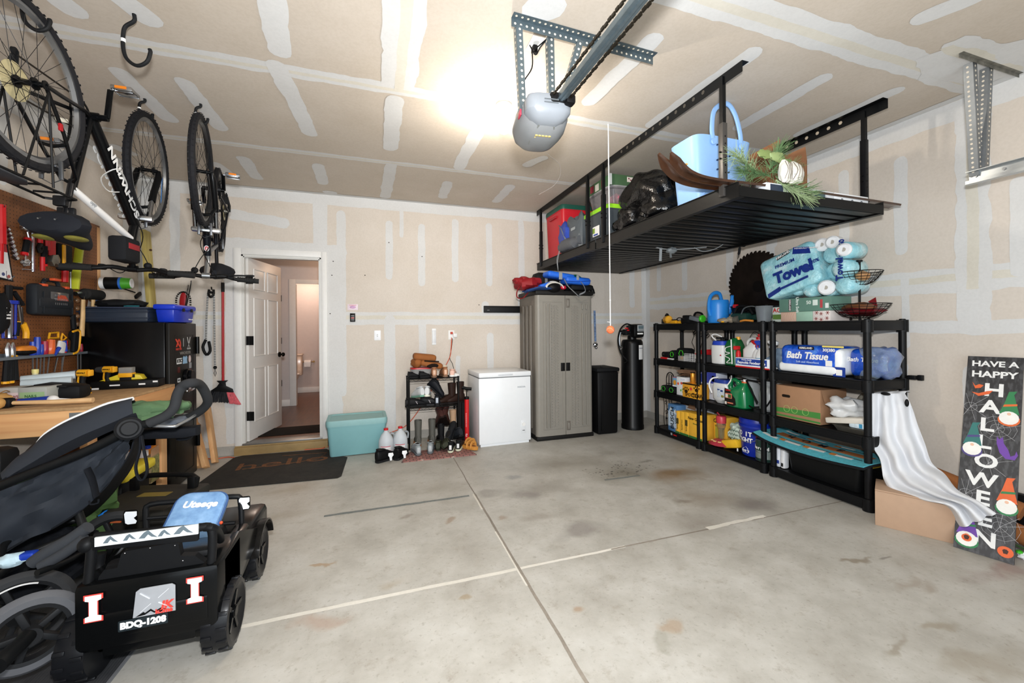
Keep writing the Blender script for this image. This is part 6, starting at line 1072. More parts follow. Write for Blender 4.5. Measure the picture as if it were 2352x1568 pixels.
part(t,'rubber_backing',M('16181c',.8),lambda m:m.sheet(lambda u,v:msurf(u,v),40,16,.014));part(t,'coir_pile',MT,lambda m:m.sheet(lambda u,v:msurf(.005+u*.99,.03+v*.95,.006),40,16,.006))
def onmat(m,u0,u1,v0,v1,dz,nu=18,nv=3,wob=0):m.sheet(lambda u,v:msurf(u0+(u1-u0)*u,v0+(v1-v0)*v+wob*math.sin(u*PI),dz),nu,nv,.001)
part(t,'rust_panel',M('a3622e',.95,bump=.5,bscale=300),lambda m:onmat(m,.10,.92,.44,.66,.0072));part(t,'white_stroke',M('c9c9c6',.95),lambda m:[onmat(m,a,b,v,v+.07,.0074,8)for a,b,v in((.05,.20,.18),(.28,.42,.20),(.50,.64,.20),(.72,.86,.20),(.08,.2,.80),(.3,.45,.82),(.55,.7,.82))])
part(t,'black_stroke',M('1b1d22',.95),lambda m:[onmat(m,a,b,v,v+.02,.0078,8)for a,b,v in((.02,.24,.30),(.26,.48,.27),(.49,.70,.27),(.70,.92,.27),(.12,.3,.74),(.36,.5,.76),(.6,.8,.76))]);part(t,'rust_dot',M('b3702f',.95),lambda m:[onmat(m,u,u+.05,v,v+.10,.0080,4)for u,v in((.22,.20),(.45,.20),(.68,.20),(.30,.76),(.55,.76))])
for k,ch in enumerate('HOME'):p=msurf(.22+.15*k,.55,.0088);text(ch,.085,M('1b1d22',.9),frame(p,(0,-1,0),(1,0,.1)),t,'lettering',bold=.03)
t=thing('shelf_label','small red and white maker label on the first bottom shelf edge','label',(3.3735,4.0,.06));part(t,'label_strip',RED,lambda m:m.box((0,-.03,0),(.0015,.06,.012)));part(t,'label_emblem',M('9fa3a6',.5),lambda m:m.box((0,.03,.005),(.0015,.025,.03)))
# == pegboard tools
PGX=PX+.022
def pg(px,py,dx=0):return at(px,py,x=PGX+dx)
FPG=lambda o:frame(o,(0,1,0),(0,0,1))
def peg(name,label,cat,px,py,group=None):return thing(name,label,cat,pg(px,py),0,group)
def rel(t,px,py,dx=0):return pg(px,py,dx)-t.location
def tb(m,t,pts,r,dx=0,n=8,smooth=0,flat=1):m.tube([rel(t,*p,dx)for p in pts],r,n,smooth=smooth,flat=flat)
def pegs(t,px,py,ln=.05):part(t,'peg_hook',STEEL,lambda m:m.tube([rel(t,px,py,-.03),rel(t,px,py,ln-.02),rel(t,px,py-4,ln-.01)],.0028,6))
t=peg('pipe_clamp','long red clamp hanging at the left edge of the pegboard','clamp',4,560);part(t,'red_bar',RED,lambda m:(tb(m,t,[(2,470),(4,560)],.022),tb(m,t,[(3,545),(2,605)],.012)));pegs(t,10,475)
t=peg('wrench_set_card','white and red carded wrench set with chrome wrenches on the pegboard','wrench set',12,590);part(t,'backing_card',BLK2,lambda m:m.prism([(-.07,-.14),(.06,-.15),(.02,.08),(0,.11),(-.03,.11)],.004,FPG((-.004,0,.0))));part(t,'white_card',WHT,lambda m:m.prism([(-.06,-.13),(.045,-.14),(.012,.03),(-.05,.03)],.002,FPG((.001,0,0))));part(t,'red_card',M('a5141c',.5),lambda m:m.prism([(-.05,.03),(.012,.03),(-.0,.10),(-.04,.10)],.002,FPG((.001,0,0))))
part(t,'chrome_wrench',CHROME,lambda m:[tb(m,t,[(16+k*2.4,523+k*9.5),(21+k*2.4,527+k*9.5)],.010+.0008*k,.006)for k in range(8)]);part(t,'size_dot',M('3f4a78',.5),lambda m:m.cyl((.003,-.02,-.11),(.0045,-.02,-.11),.011,n=14));part(t,'size_dot',M('a05050',.5),lambda m:m.cyl((.003,.02,-.12),(.0045,.02,-.12),.011,n=14))
t=peg('ratchet_wrench','chrome ratchet wrench with a black and red grip','wrench',58,570);part(t,'chrome_head',CHROME,lambda m:(m.ball(rel(t,60,522),(.02,.03,.03),14,10),tb(m,t,[(48,526),(60,520),(66,545),(64,560),(57,600)],.006),m.ball(rel(t,59,603),(.015,.03,.025),14,10,jit=.5)));part(t,'grip',BLK2,lambda m:tb(m,t,[(63,552),(57,582)],.017));part(t,'red_collar',RED,lambda m:(tb(m,t,[(64,547),(63,552)],.019),tb(m,t,[(57,580),(56,586)],.019)));pegs(t,46,522)
t=peg('breaker_bar','long chrome breaker bar with a T handle','wrench',76,580);part(t,'chrome_bar',CHROME,lambda m:(tb(m,t,[(75,530),(76,624)],.010),tb(m,t,[(52,618),(75,620)],.005)));part(t,'black_head',BLACK,lambda m:m.cyl(rel(t,75,523,-.01),rel(t,75,523,.025),.032,n=18));pegs(t,82,521)
t=peg('pliers','red handled pliers hanging beside the breaker bar','pliers',91,550,'red handled pliers');part(t,'red_handle',RED,lambda m:tb(m,t,[(91,520),(92,558)],.016));part(t,'jaws',M('33302e',.4,.7),lambda m:(tb(m,t,[(92,560),(88,570),(92,580)],.012),tb(m,t,[(95,560),(98,570),(94,580)],.008)));pegs(t,100,522)
t=peg('pipe_wrench','big red pipe wrench with steel jaws','wrench',115,560);part(t,'red_handle',RED,lambda m:(tb(m,t,[(108,515),(110,575)],.020,flat=.6),tb(m,t,[(119,520),(119,587)],.030,flat=.5)));part(t,'steel_jaws',M('8e8a80',.35,.9),lambda m:m.prism([(-.03,.03),(.02,.04),(.04,.01),(.03,-.05),(.01,-.03),(-.01,-.03),(-.02,-.05),(-.045,-.02)],.03,FPG(rel(t,118,596,-.01)),bev=.004));pegs(t,112,514)
t=peg('pliers','second red pliers with a black grip below the pipe wrench','pliers',101,600,'red handled pliers');part(t,'red_handle',RED,lambda m:tb(m,t,[(98,590),(98,622)],.013));part(t,'black_grip',BLK2,lambda m:tb(m,t,[(102,565),(101,605)],.017));part(t,'red_end',RED,lambda m:tb(m,t,[(102,606),(103,611)],.015))
t=peg('utility_knife','black and yellow multi tool in a holster on the pegboard','tool',145,585);part(t,'holster',BLK2,lambda m:m.box((0,.01,-.02),(.03,.14,.20),bev=.015));part(t,'yellow_body',YD,lambda m:(m.box((.022,-.03,-.01),(.014,.025,.16),bev=.005),m.box((.022,-.025,-.085),(.016,.045,.025),bev=.005)));part(t,'tag',M('9fc0dc',.5),lambda m:m.box((.02,-.045,.19),(.002,.03,.05)));pegs(t,132,546);pegs(t,160,548)
t=peg('screwdriver','thick red handle hanging under the black multi tool','screwdriver',150,630,'screwdrivers on the pegboard');part(t,'red_handle',RED,lambda m:tb(m,t,[(150,622),(149,648)],.020));part(t,'shaft',STEEL,lambda m:tb(m,t,[(150,595),(150,622)],.004))
t=peg('spirit_level','bright yellow-green spirit level hung at a slant on the pegboard','level',177,610);part(t,'level_body',M('c9cf3a',.35),lambda m:m.bar(rel(t,184,555),rel(t,171,664),.022,.05,up=(1,0,0),bev=.003));part(t,'clear_rail',M('c8ccb8',.2,.3),lambda m:m.bar(rel(t,188,565,.014),rel(t,178,655,.014),.012,.018,up=(1,0,0),bev=.003));part(t,'bubble_vial',M('e3e6a0',.1),lambda m:m.bar(rel(t,183,603,.02),rel(t,182,612,.02),.012,.014,up=(1,0,0)))
t=peg('hex_key','thin steel rod hanging left of the wooden hammers','rod',164,640);part(t,'rod',STEEL,lambda m:(tb(m,t,[(161,565),(163,686)],.0045),tb(m,t,[(163,686),(184,688)],.004)))
t=peg('tool_case','black plastic bit case with orange latches and a clear window','case',109,690);TC=M('23262a',.5)
part(t,'case_body',TC,lambda m:(m.box((.02,0,0),(.07,.36,.215),bev=.025),m.box((.02,0,-.02),(.085,.33,.08),bev=.02),[m.box((.058,-.13+.09*k,-.02),(.008,.006,.15),bev=.002)for k in(0,3)]));part(t,'carry_handle',TC,lambda m:m.tube([(.02,-.07,.10),(.02,-.06,.14),(.02,.05,.14),(.02,.07,.10)],.013,8,smooth=2));part(t,'orange_latch',M('d8542a',.5),lambda m:[m.box((.045,y,z),(.03,w,.018),bev=.004)for y,z,w in((-.11,.10,.04),(.10,.10,.035),(-.0,.148,.07))])
part(t,'clear_window',M('5c5a5a',.15,trans=.2),lambda m:m.box((.056,.02,.005),(.006,.17,.11),bev=.002));part(t,'bit_tray',M('b5482e',.5,var=.4,scale=60),lambda m:m.prism([(-.04,0),(-.02,.04),(.05,.04),(.08,0),(.05,-.03),(-.02,-.035)],.002,FPG((.0595,.02,0))));part(t,'chrome_bits',CHROME,lambda m:[m.cyl((.061,-.03+.018*(k%7),-.03+.03*(k//7)),(.061,-.03+.018*(k%7),-.015+.03*(k//7)),.0035,n=6)for k in range(17)]);pegs(t,104,644)
t=peg('caulking_gun','blue and silver caulking gun hanging by its hook','caulking gun',20,715);part(t,'blue_frame',M('1b2f9a',.4),lambda m:(tb(m,t,[(20,690),(20,698)],.045),tb(m,t,[(7,693),(7,776),(35,778),(36,693)],.007)));part(t,'rod',CHROME,lambda m:(tb(m,t,[(22,655),(22,690)],.009),tb(m,t,[(22,698),(22,776)],.013),tb(m,t,[(13,622),(14,636),(22,642),(32,634)],.005,smooth=3)));part(t,'trigger_grip',BLK2,lambda m:(tb(m,t,[(20,655),(20,690)],.020,flat=.8),tb(m,t,[(28,660),(50,662)],.010),tb(m,t,[(32,670),(52,700)],.012)))
t=peg('hedge_snips','yellow handled snips with dark blades','snips',52,735);part(t,'blade',M('5a5450',.4,.8),lambda m:(tb(m,t,[(44,700),(50,745)],.010,flat=.5),tb(m,t,[(50,705),(52,745)],.008,flat=.5)));part(t,'yellow_handle',YD,lambda m:(tb(m,t,[(53,742),(60,760),(60,777)],.016,smooth=3),tb(m,t,[(43,738),(39,773)],.010)));part(t,'black_handle',BLK2,lambda m:tb(m,t,[(41,740),(37,772)],.014))
t=peg('cap','black hat hanging at the left edge of the pegboard','hat',2,720);part(t,'hat_body',BLK2,lambda m:m.ball((.03,-.06,0),(.04,.06,.13),20,14,jit=.2));part(t,'white_print',WHT,lambda m:[m.box((.068,-.05,.03-.02*k),(.003,.03,.010))for k in range(4)])
for k,(lb,hx_,y0,y1,mk)in enumerate((('claw hammer with a pale wooden handle on the pegboard',191,688,772,0),('rubber mallet with a black head and long wooden handle',214,686,822,1))):
 t=peg('hammer' if k==0 else 'mallet',lb,'hammer' if k==0 else 'mallet',hx_,(y0+y1)/2);part(t,'wooden_handle',M('d9b27c',.5,var=.15,scale=12),lambda m:m.tube([rel(t,hx_,y0,.03),rel(t,hx_-1,(y0+y1)/2,.03),rel(t,hx_-(4 if k==0 else-5),y1,.03)],[.016,.018,.021],12,flat=.75))
 if k==0:part(t,'steel_head',CHROME,lambda m:(tb(m,t,[(173,674),(182,673),(194,676)],.016,.03),tb(m,t,[(194,676),(204,680)],.011,.03)))
 else:part(t,'rubber_head',RUB,lambda m:m.cyl(rel(t,192,674,.035),rel(t,231,678,.035),.042,n=22,bev=.012))
 pegs(t,hx_+3,y0-2,.07)
t=peg('tape_roll','blue edged white tape roll hanging beside the rubber mallet','tape',224,706);part(t,'tape_edge',M('2c6cb8',.4),lambda m:m.lathe([(.045,-.012),(.072,-.012),(.072,.012),(.045,.012),(.045,-.012)],(0,0,0),26,(1,0,0)));part(t,'white_face',WHT,lambda m:m.lathe([(.035,-.008),(.058,-.008),(.058,.0135),(.035,.0135),(.035,-.008)],(0,0,0),26,(1,0,0)))
t=thing('spray_can','black, blue and green spray can lying out from the pegboard end','spray can',(PGX+.02,4.33,1.765));A_=V((1,.12,.03));part(t,'can_body',BLACK,lambda m:m.cyl(A_*.02,A_*.11,.052,n=22));part(t,'blue_band',M('2f6cc9',.4),lambda m:m.cyl(A_*.11,A_*.125,.0525,n=22));part(t,'green_cap',M('4aa02c',.4),lambda m:m.cyl(A_*.125,A_*.185,.050,.044,n=22));part(t,'white_end',WHT,lambda m:(m.cyl(A_*.185,A_*.19,.040,n=20),m.cyl(A_*-.01,A_*.02,.050,n=20)))
t=peg('hanging_packets','clear blister packets hanging beside the hammer handles','packet',176,730);part(t,'blister',M('8d6a4c',.2,trans=.4),lambda m:[m.ball(rel(t,178,690+18*k),(.015,.02,.02),12,8)for k in range(5)]);part(t,'foil_bag',M('a9a19a',.2,.4,bump=.5),lambda m:m.ball(rel(t,206,720),(.02,.03,.10),14,10,jit=.4))
t=peg('tool_holder','grey metal tool holder strip on the pegboard full of screwdrivers','tool rack',100,816);SGY=M('7e868e',.4,.5);p0=pg(2,823);p1=pg(200,812)
part(t,'holder_strip',SGY,lambda m:(m.b2(0,.055,p0.y-t.location.y-.1,p1.y-t.location.y,-.002,.002),m.b2(.053,.056,p0.y-t.location.y-.1,p1.y-t.location.y,-.008,.010),m.b2(-.02,.0,p0.y-t.location.y-.1,p1.y-t.location.y,-.002,.03)))
zs=pg(100,816).z
for k,(px,cc,hh,r,lean,ln,nm)in enumerate(((59,'1f3fa8',.10,.016,0,.20,'blue handled screwdriver, leftmost in the grey holder'),(69,'1f3fa8',.13,.018,.04,.25,'tall blue handled screwdriver, second in the grey holder'),(78,'1f3fa8',.08,.014,.06,.15,'short blue handled screwdriver, third in the grey holder'),(86,'a01f38',.10,.020,.05,.14,'dark red handled screwdriver beside the blue ones'),(98,'d8622a',.11,.026,.15,.26,'fat orange handled screwdriver leaning in the holder'),(133,'c3161c',.10,.012,.22,.14,'slim red handled screwdriver leaning to the right'),(165,'7c1f38',.13,.014,.0,.26,'dark red screwdriver at the right of the holder'),(172,'8a1f30',.07,.014,.0,.22,'small dark red screwdriver at the far right'))):
 c=pg(px,820);t=thing('screwdriver',nm,'screwdriver',(PGX+.035,c.y,zs),0,'screwdrivers in the grey tool holder');d=V((0,lean,1)).normalized()
 part(t,'handle',M(cc,.35),lambda m:m.tube([d*.0,d*.015,d*hh*.5,d*hh],[r*.6,r,r*1.05,r*.85],10));part(t,'shaft',STEEL,lambda m:m.tube([d*0,d*-ln],.0045,6))
t=thing('snips','white and blue handled snips standing in the grey holder','snips',(PGX+.04,pg(115,815).y,zs));part(t,'white_handle',WHT,lambda m:(m.box((0,.02,.06),(.02,.07,.09),T=Matrix.Rotation(-.3,4,'X'),bev=.012)));part(t,'blue_handle',M('1f3fa8',.4),lambda m:(m.tube([(.01,-.05,-.0),(.01,0,.05)],.012,8),m.tube([(0,.07,.10),(0,.08,.02)],.012,8)));part(t,'blades',STEEL,lambda m:(m.tube([(0,.0,-.02),(0,-.03,-.12)],.005,6),m.tube([(0,.05,-.02),(0,.04,-.14)],.005,6)))
t=thing('yellow_clamp','yellow framed spring clamp behind the white snips','clamp',(PGX+.01,pg(125,785).y,zs+.12));part(t,'frame_loop',YD,lambda m:(m.tube([(0,-.07,0),(0,-.06,.035),(0,.02,.04),(0,.02,0)],.007,6,closed=True),m.tube([(0,.05,.0),(0,.06,.03),(0,.10,.0),(0,.05,-.03)],.006,6,closed=True)))
t=thing('folding_knife','yellow edged black folding saw standing in the grey holder','tool',(PGX+.045,pg(152,800).y,zs));part(t,'black_body',BLK2,lambda m:m.box((0,0,.09),(.03,.05,.16),T=Matrix.Rotation(-.12,4,'X'),bev=.01));part(t,'yellow_edge',YD,lambda m:m.tube([(.012,-.03,.165),(.012,.04,.17),(.012,.035,.06),(.012,.01,.01),(.012,-.03,.0)],.008,8,smooth=3))
t=peg('tape_gauge','round black and blue gauge hanging on a strap','gauge',170,770);part(t,'dial_body',BLK2,lambda m:(m.cyl((-.01,0,0),(.03,0,0),.05,n=24,bev=.006),m.tube([(.01,-.02,.05),(.01,-.03,.16)],.017,8),m.tube([(.01,.03,-.04),(.01,.04,-.12)],.008,8)));part(t,'display',M('4f6070',.2),lambda m:m.box((.031,.0,0),(.003,.03,.02)));pegs(t,162,733)
t=thing('stud_finder','orange and black stud finder resting at the left of the grey holder','tool',(PGX+.03,pg(44,812).y,zs+.002));part(t,'orange_body',M('e0862a',.4),lambda m:m.ball((0,0,.045),(.03,.075,.03),18,10,p=.7));part(t,'black_band',BLACK,lambda m:m.ball((.002,-.01,.032),(.031,.078,.016),18,8,p=.7))
t=thing('heat_gun','red, grey and black cordless screwdriver at the right end of the holder','power tool',(PGX+.05,pg(205,800).y,zs+.01));part(t,'red_body',RED,lambda m:(m.tube([(0,-.03,.10),(0,.01,.12),(0,.02,.0),(0,.02,-.06)],[.02,.03,.02,.014],10,smooth=3)));part(t,'grey_panel',M('9a9da0',.4),lambda m:m.box((.02,-.0,.075),(.03,.03,.06),bev=.006));part(t,'black_grip',BLK2,lambda m:m.tube([(0,-.01,.04),(0,-.04,-.05)],[.022,.025],10));part(t,'green_tip',GRN,lambda m:m.box((0,.01,-.065),(.03,.04,.025),bev=.005))
for k,(px,lb)in enumerate(((4,'yellow and black pliers at the left edge below the holder'),(15,'second yellow and black pliers below the left end of the holder'))):
 t=thing('pliers',lb,'pliers',(PGX+.03,pg(px,830).y,zs),0,'yellow and black pliers');part(t,'steel_head',CHROME,lambda m:m.tube([(0,.0,.10),(0,-.005,.06),(0,.0,0)],[.006,.018,.014],8));part(t,'black_handle',BLK2,lambda m:(m.tube([(0,-.01,-.0),(0,-.02,-.14)],[.014,.017],8),m.tube([(0,.015,0),(0,.02,-.14)],[.012,.015],8)));part(t,'yellow_end',YD,lambda m:(m.tube([(0,-.02,-.14),(0,-.02,-.155)],.018,8),m.tube([(0,.015,.005),(0,.0,.01)],.017,8)))
# == on the bench top
def drill(label,c,rz):
 t=thing('cordless_drill',label,'drill',c,rz,'yellow cordless drills')
 part(t,'motor_housing',YD,lambda m:(m.tube([(.02,0,.205),(.10,0,.205)],.036,14),m.box((.115,0,.205),(.02,.06,.062),bev=.01)));part(t,'gear_case',M('55585a',.35,.6),lambda m:m.tube([(-.05,0,.205),(.02,0,.205)],[.028,.038],14));part(t,'chuck',BLACK,lambda m:m.tube([(-.10,0,.205),(-.05,0,.205)],[.014,.026],12))
 part(t,'grip',BLK2,lambda m:m.tube([(.055,0,.19),(.045,0,.12),(.06,0,.06)],[.026,.022,.026],12));part(t,'yellow_trim',YD,lambda m:(m.tube([(.025,.012,.17),(.02,.012,.11),(.04,.012,.07)],.008,6,smooth=3),m.tube([(.025,-.012,.17),(.02,-.012,.11),(.04,-.012,.07)],.008,6,smooth=3),m.box((.05,0,.055),(.10,.06,.02),bev=.006)))
 part(t,'battery',BLACK,lambda m:m.box((.045,0,.024),(.11,.07,.040),bev=.008));part(t,'battery_stripe',YD,lambda m:m.box((.045,0,.008),(.113,.073,.012),bev=.003));part(t,'trigger',RED,lambda m:m.box((.018,0,.155),(.014,.018,.028),bev=.004))
 text('DEWALT',.018,BLACK,frame((.06,-.0365,.208),(1,0,0),(0,0,1)),t,'brand_lettering',bold=.05);return t
drill('yellow and black cordless drill, the front one on the workbench',(-1.99,3.64,BZ),R(-8)).scale=(.72,)*3;drill('yellow and black cordless drill just behind the front one',(-1.98,3.90,BZ+.0),R(-10)).scale=(.72,)*3
t=thing('impact_driver','smaller yellow tool with a clear bit box behind the drills','power tool',(-1.98,4.0-.10,BZ));part(t,'clear_box',M('bcbcb8',.15,trans=.6),lambda m:m.box((.14,.02,.135),(.08,.06,.05),bev=.004));part(t,'yellow_body',YD,lambda m:(m.box((.14,.02,.10),(.085,.065,.035),bev=.006),m.box((.14,.02,.03),(.10,.08,.06),bev=.01)));part(t,'black_middle',BLK2,lambda m:m.box((.14,.02,.070),(.07,.06,.03),bev=.006))
t=thing('accessory_case','flat black case with white print on the workbench beside the safe','case',(-1.83,3.93,BZ),R(6));part(t,'case_body',BLACK,lambda m:m.box((0,0,.03),(.40,.15,.06),bev=.006));part(t,'white_print',WHT,lambda m:(m.box((-.06,-.0755,.03),(.06,.001,.01)),m.box((.10,-.0755,.03),(.04,.001,.012)),m.box((.18,-.0755,.045),(.03,.001,.012)),m.box((-.17,-.0755,.01),(.04,.001,.012))))
t=thing('yellow_tool','yellow wedge shaped tool lying on the flat black case','tool',(-1.86,3.94,BZ+.062),R(8));part(t,'yellow_body',M('d8c02a',.4),lambda m:m.prism([(-.14,0),(.12,0),(.10,.035),(.03,.05),(-.03,.045)],.09,frame((0,.045,0),(1,0,0),(0,0,1)),bev=.006));part(t,'dark_panel',BLK2,lambda m:m.box((.04,-.046,.03),(.06,.004,.025),bev=.002))
for k,(px,py,w,h,cc,tx_,lb)in enumerate(((38,908,.17,.10,'b9b7b2','ORIGINAL','pale box of screws with pink and white print'),(88,906,.14,.10,'a9aba5','','grey box with a green label on the workbench'))):
 c=at(px,py+18,z=BZ);t=carton('screw_box',lb,'box',(max(-2.19,c.x),c.y+.02,BZ),(w,.12,h),R(-4),cc,face='y',group='boxes on the workbench',bands=((0,.45,.86,.5,'e6d3d3' if k==0 else '9dbb8a'),(0,.05,1,.16,'1d1a1a')),texts=((('SCREWS',0,.45,.022,'9a5a5a'),)if k==0 else(('NAILS',-.05,.45,.022,'3c6a34'),)))
t=thing('glue_bottle','bottles and white caulk tubes piled behind the screw boxes','bottle',(-2.10,3.56,BZ));part(t,'bottle',M('d9cf9c',.4),lambda m:(m.cyl((-.06,0,0),(-.06,0,.15),.035,n=16),m.cyl((-.06,0,.15),(-.06,0,.17),.015,n=12)));part(t,'yellow_cap',M('e3d58a',.4),lambda m:m.cyl((-.06,0,.165),(-.06,0,.19),.017,n=12));part(t,'white_tubes',M('cfdbe0',.25,trans=.2),lambda m:(m.cyl((-.10,-.05,.125),(.12,.05,.14),.028,n=16),m.cyl((-.08,-.08,.10),(.13,.0,.105),.03,n=16)))
t=thing('tool_pouch','black nylon pouch lying on the workbench','bag',(-1.94,3.40,BZ));part(t,'pouch_body',BLK2,lambda m:m.box((0,.03,.045),(.22,.15,.09),rz=.1,bev=.025));part(t,'flap',BLK2,lambda m:m.box((-.03,.02,.092),(.16,.15,.012),T=Matrix.Rotation(.1,4,'Y'),bev=.004))
t=thing('plastic_wrap','crumpled clear plastic bag with a red corner behind the pouch','bag',(-2.06,3.66,BZ));part(t,'bag_body',M('8c8580',.15,trans=.5,bump=.4),lambda m:(m.ball((.02,-.08,.05),(.10,.07,.05),20,12,jit=.5,seed=4),m.ball((-.05,.0,.10),(.09,.05,.05),18,12,jit=.5,seed=3)));part(t,'red_corner',RED,lambda m:m.ball((-.12,.0,.11),(.02,.02,.04),10,8,jit=.3))
t=thing('caulk_tube','white and blue tube with a white nozzle on the bench front','tube',(-1.90,3.23,BZ),R(4));part(t,'tube_body',M('1b3a9c',.35),lambda m:m.tube([(-.13,0,.022),(.0,0,.024)],[.018,.024],12));part(t,'white_shoulder',WHT,lambda m:m.ball((.02,0,.024),(.028,.026,.026),14,10));part(t,'nozzle',WHT,lambda m:m.tube([(.03,0,.024),(.12,0,.018)],[.010,.004],8));part(t,'red_end',M('8c2a2e',.5),lambda m:m.box((-.19,.02,.02),(.12,.06,.035),bev=.006))
t=thing('hammer','hammer with a long pale wooden handle lying along the bench front','hammer',(-1.86,3.13,BZ));part(t,'wooden_handle',M('d9b384',.5,var=.1),lambda m:m.tube([(-.14,0,.030),(.05,-.005,.024),(.22,.01,.022)],[.014,.017,.02],12,flat=.8));part(t,'black_head',BLACK,lambda m:m.box((-.18,.0,.032),(.09,.05,.055),bev=.012))
t=thing('work_glove','tan leather work glove at the left end of the workbench','gloves',(-2.13,3.14,BZ));LG=M('b98c4e',.75,var=.15,scale=9,bump=.4);part(t,'glove_body',LG,lambda m:(m.ball((-.02,.02,.05),(.12,.08,.05),24,14,jit=.3,seed=3),[m.ball((.03+.03*k,-.04-.0*k,.035),(.03,.035,.03),14,10,jit=.2,seed=k)for k in range(3)]));part(t,'glove_seam',M('8c6431',.7),lambda m:[m.tube([(-.08+.05*k,-.05,.07),(-.06+.05*k,.0,.099),(-.07+.05*k,.05,.09)],.003,5,smooth=3)for k in range(4)])
# == on top of the safe
t=thing('storage_case','flat dark navy plastic case lying on the safe','case',(-1.97,4.27,SZ));part(t,'case_body',M('232c3a',.45),lambda m:(m.b2(-.26,.19,-.18,.2,0,.115,bev=.02),m.b2(-.265,.195,-.185,.205,.03,.04),m.b2(-.265,.195,-.185,.205,.08,.09)));part(t,'lid',M('30384a',.4),lambda m:m.b2(-.265,.195,-.185,.205,.112,.125,bev=.005))
t=thing('soft_pouch','black soft pouch on top of the navy case','bag',(-1.99,4.22,SZ+.126));part(t,'pouch_body',BLK2,lambda m:m.ball((-.02,0,.03),(.16,.10,.035),22,12,jit=.15,p=.7));part(t,'teal_trim',M('1f6f78',.6),lambda m:m.box((.08,-.08,.008),(.10,.01,.008)))
t=thing('toolbox','bright blue plastic box with black latches on the right of the safe','box',(-1.685,4.33,SZ));BX=M('1233b5',.35);part(t,'box_body',BX,lambda m:m.box((0,0,.055),(.13,.40,.11),bev=.012,taper=.9));lid=part(t,'lid',M('1638c4',.35),lambda m:m.box((0,0,.13),(.155,.43,.045),bev=.015));part(t,'latch',BLACK,lambda m:[m.box((.078,y,.11),(.008,.04,.03),bev=.003)for y in(-.05,.11)]);text('Rubbermaid',.018,WHT,frame((.0665,.12,.03),(0,1,0),(0,0,1)),t,'brand_lettering');part(t,'rear_tray',BX,lambda m:m.b2(-.20,-.07,-.02,.18,.08,.12,bev=.006))
t=thing('sunglasses','dark sunglasses hooked above the navy case on the left wall','glasses',(-2.20,4.72,1.70));part(t,'frame_arm',BLACK,lambda m:(m.tube([(-.06,-.25,.07),(.0,-.12,.05),(.05,0,.02)],.006,6,smooth=3),m.box((.06,.02,-.015),(.02,.10,.035),T=Matrix.Rotation(.5,4,'X'),bev=.006)))
# == things hung on the back wall
YW=YB-.012
def wl(px,py,d=0):return at(px,py,y=YW-d)
t=thing('lumber','yellowish pressure-treated board leaning in the left corner','board',(0,0,0));part(t,'board',m_lumber('treated_lumber','a8944a','d0bf78',2),lambda m:m.bar(at(334,530,y=5.05),V((-2.03,4.95,.02)),.04,.11,up=(0,1,0),bev=.003))
part(t,'knot',M('4a3010',.8),lambda m:m.cyl(at(346,574,y=5.022),at(346,574,y=5.018),.012,n=12))
a=wl(421,668);t=thing('tire_chains','loop of red cable tire chain with links hanging above the safe','tire chain',a);part(t,'chain_loops',M('b9bcbe',.3,.9),lambda m:[m.tube([(.03*math.cos(q)*k+.01*j,-.01*j,-.10-.18*abs(math.sin(q/2))+.11*math.cos(q)*k)for q in[2*PI*i/20 for i in range(20)]],.006,6,closed=True)for j,k in((0,1.5),(1,1.0),(2,1.9))]);part(t,'saw_teeth_bar',M('a31820',.4),lambda m:m.ball((0,0,-.13),(.035,.012,.12),14,12));part(t,'black_teeth',BLACK,lambda m:[m.box((.062*math.cos(q),0,-.10+.09*math.sin(q)+(-.0)),(.014,.012,.014))for q in[PI*i/12 for i in range(13)]]+[m.box((sx*.062,0,-.12-.025*k),(.014,.012,.012))for sx in(-1,1)for k in range(7)]);part(t,'strap',BLK2,lambda m:m.tube([(.03,-.01,-.2),(.06,-.02,-.19),(.03,-.02,-.26)],.008,6))
a=wl(488,672);t=thing('dog_leash','black and white rope leash looped on a black hook','leash',a);s=N('rope_stripe');tc=s.n('ShaderNodeTexCoord');w=s.n('ShaderNodeTexWave');w.bands_direction='Z';w.inputs['Scale'].default_value=18;s.l(tc.outputs['Object'],w.inputs[0]);s.l(s.ramp(w.outputs['Fac'],[(.45,lin('1c1c1e')),(.5,lin('d4d4d2'))]),s.b.inputs['Base Color']);s.b.inputs['Roughness'].default_value=.8
part(t,'rope',s.m,lambda m:(m.tube([(.02,-.02,-.01),(.022,-.02,-.40),(.025,-.02,-.82)],.009,8),m.tube([(-.035,-.02,-.01),(-.05,-.02,-.30),(-.055,-.02,-.50)],.009,8),m.tube([(.02,-.02,-.01),(0,-.022,.01),(-.035,-.02,-.01)],.009,8,smooth=3)));part(t,'wall_hook',BLACK,lambda m:(m.cyl((0,0,.0),(0,-.05,.0),.012,n=10),m.tube([(0,-.02,.03),(0,-.03,.06)],.006,6),m.tube([(-.02,-.03,.03),(-.022,-.04,-.02),(0,-.045,-.05),(.022,-.04,-.02),(.02,-.03,.03)],.012,8,smooth=3)))
part(t,'knot',BLK2,lambda m:(m.ball((.025,-.02,-.80),.018,10,8),m.tube([(-.055,-.02,-.5),(-.08,-.03,-.58),(-.05,-.03,-.66),(-.015,-.03,-.62),(-.03,-.02,-.52)],.014,8,smooth=3)));part(t,'tag_card',M('9fb5a0',.5,var=.4,scale=60),lambda m:m.box((-.06,-.045,-.62),(.05,.003,.09),T=Matrix.Rotation(.25,4,'Y')));part(t,'metal_clip',STEEL,lambda m:m.tube([(.025,-.02,-.82),(.015,-.02,-.86),(.025,-.02,-.895),(.035,-.02,-.86)],.004,6,closed=True))
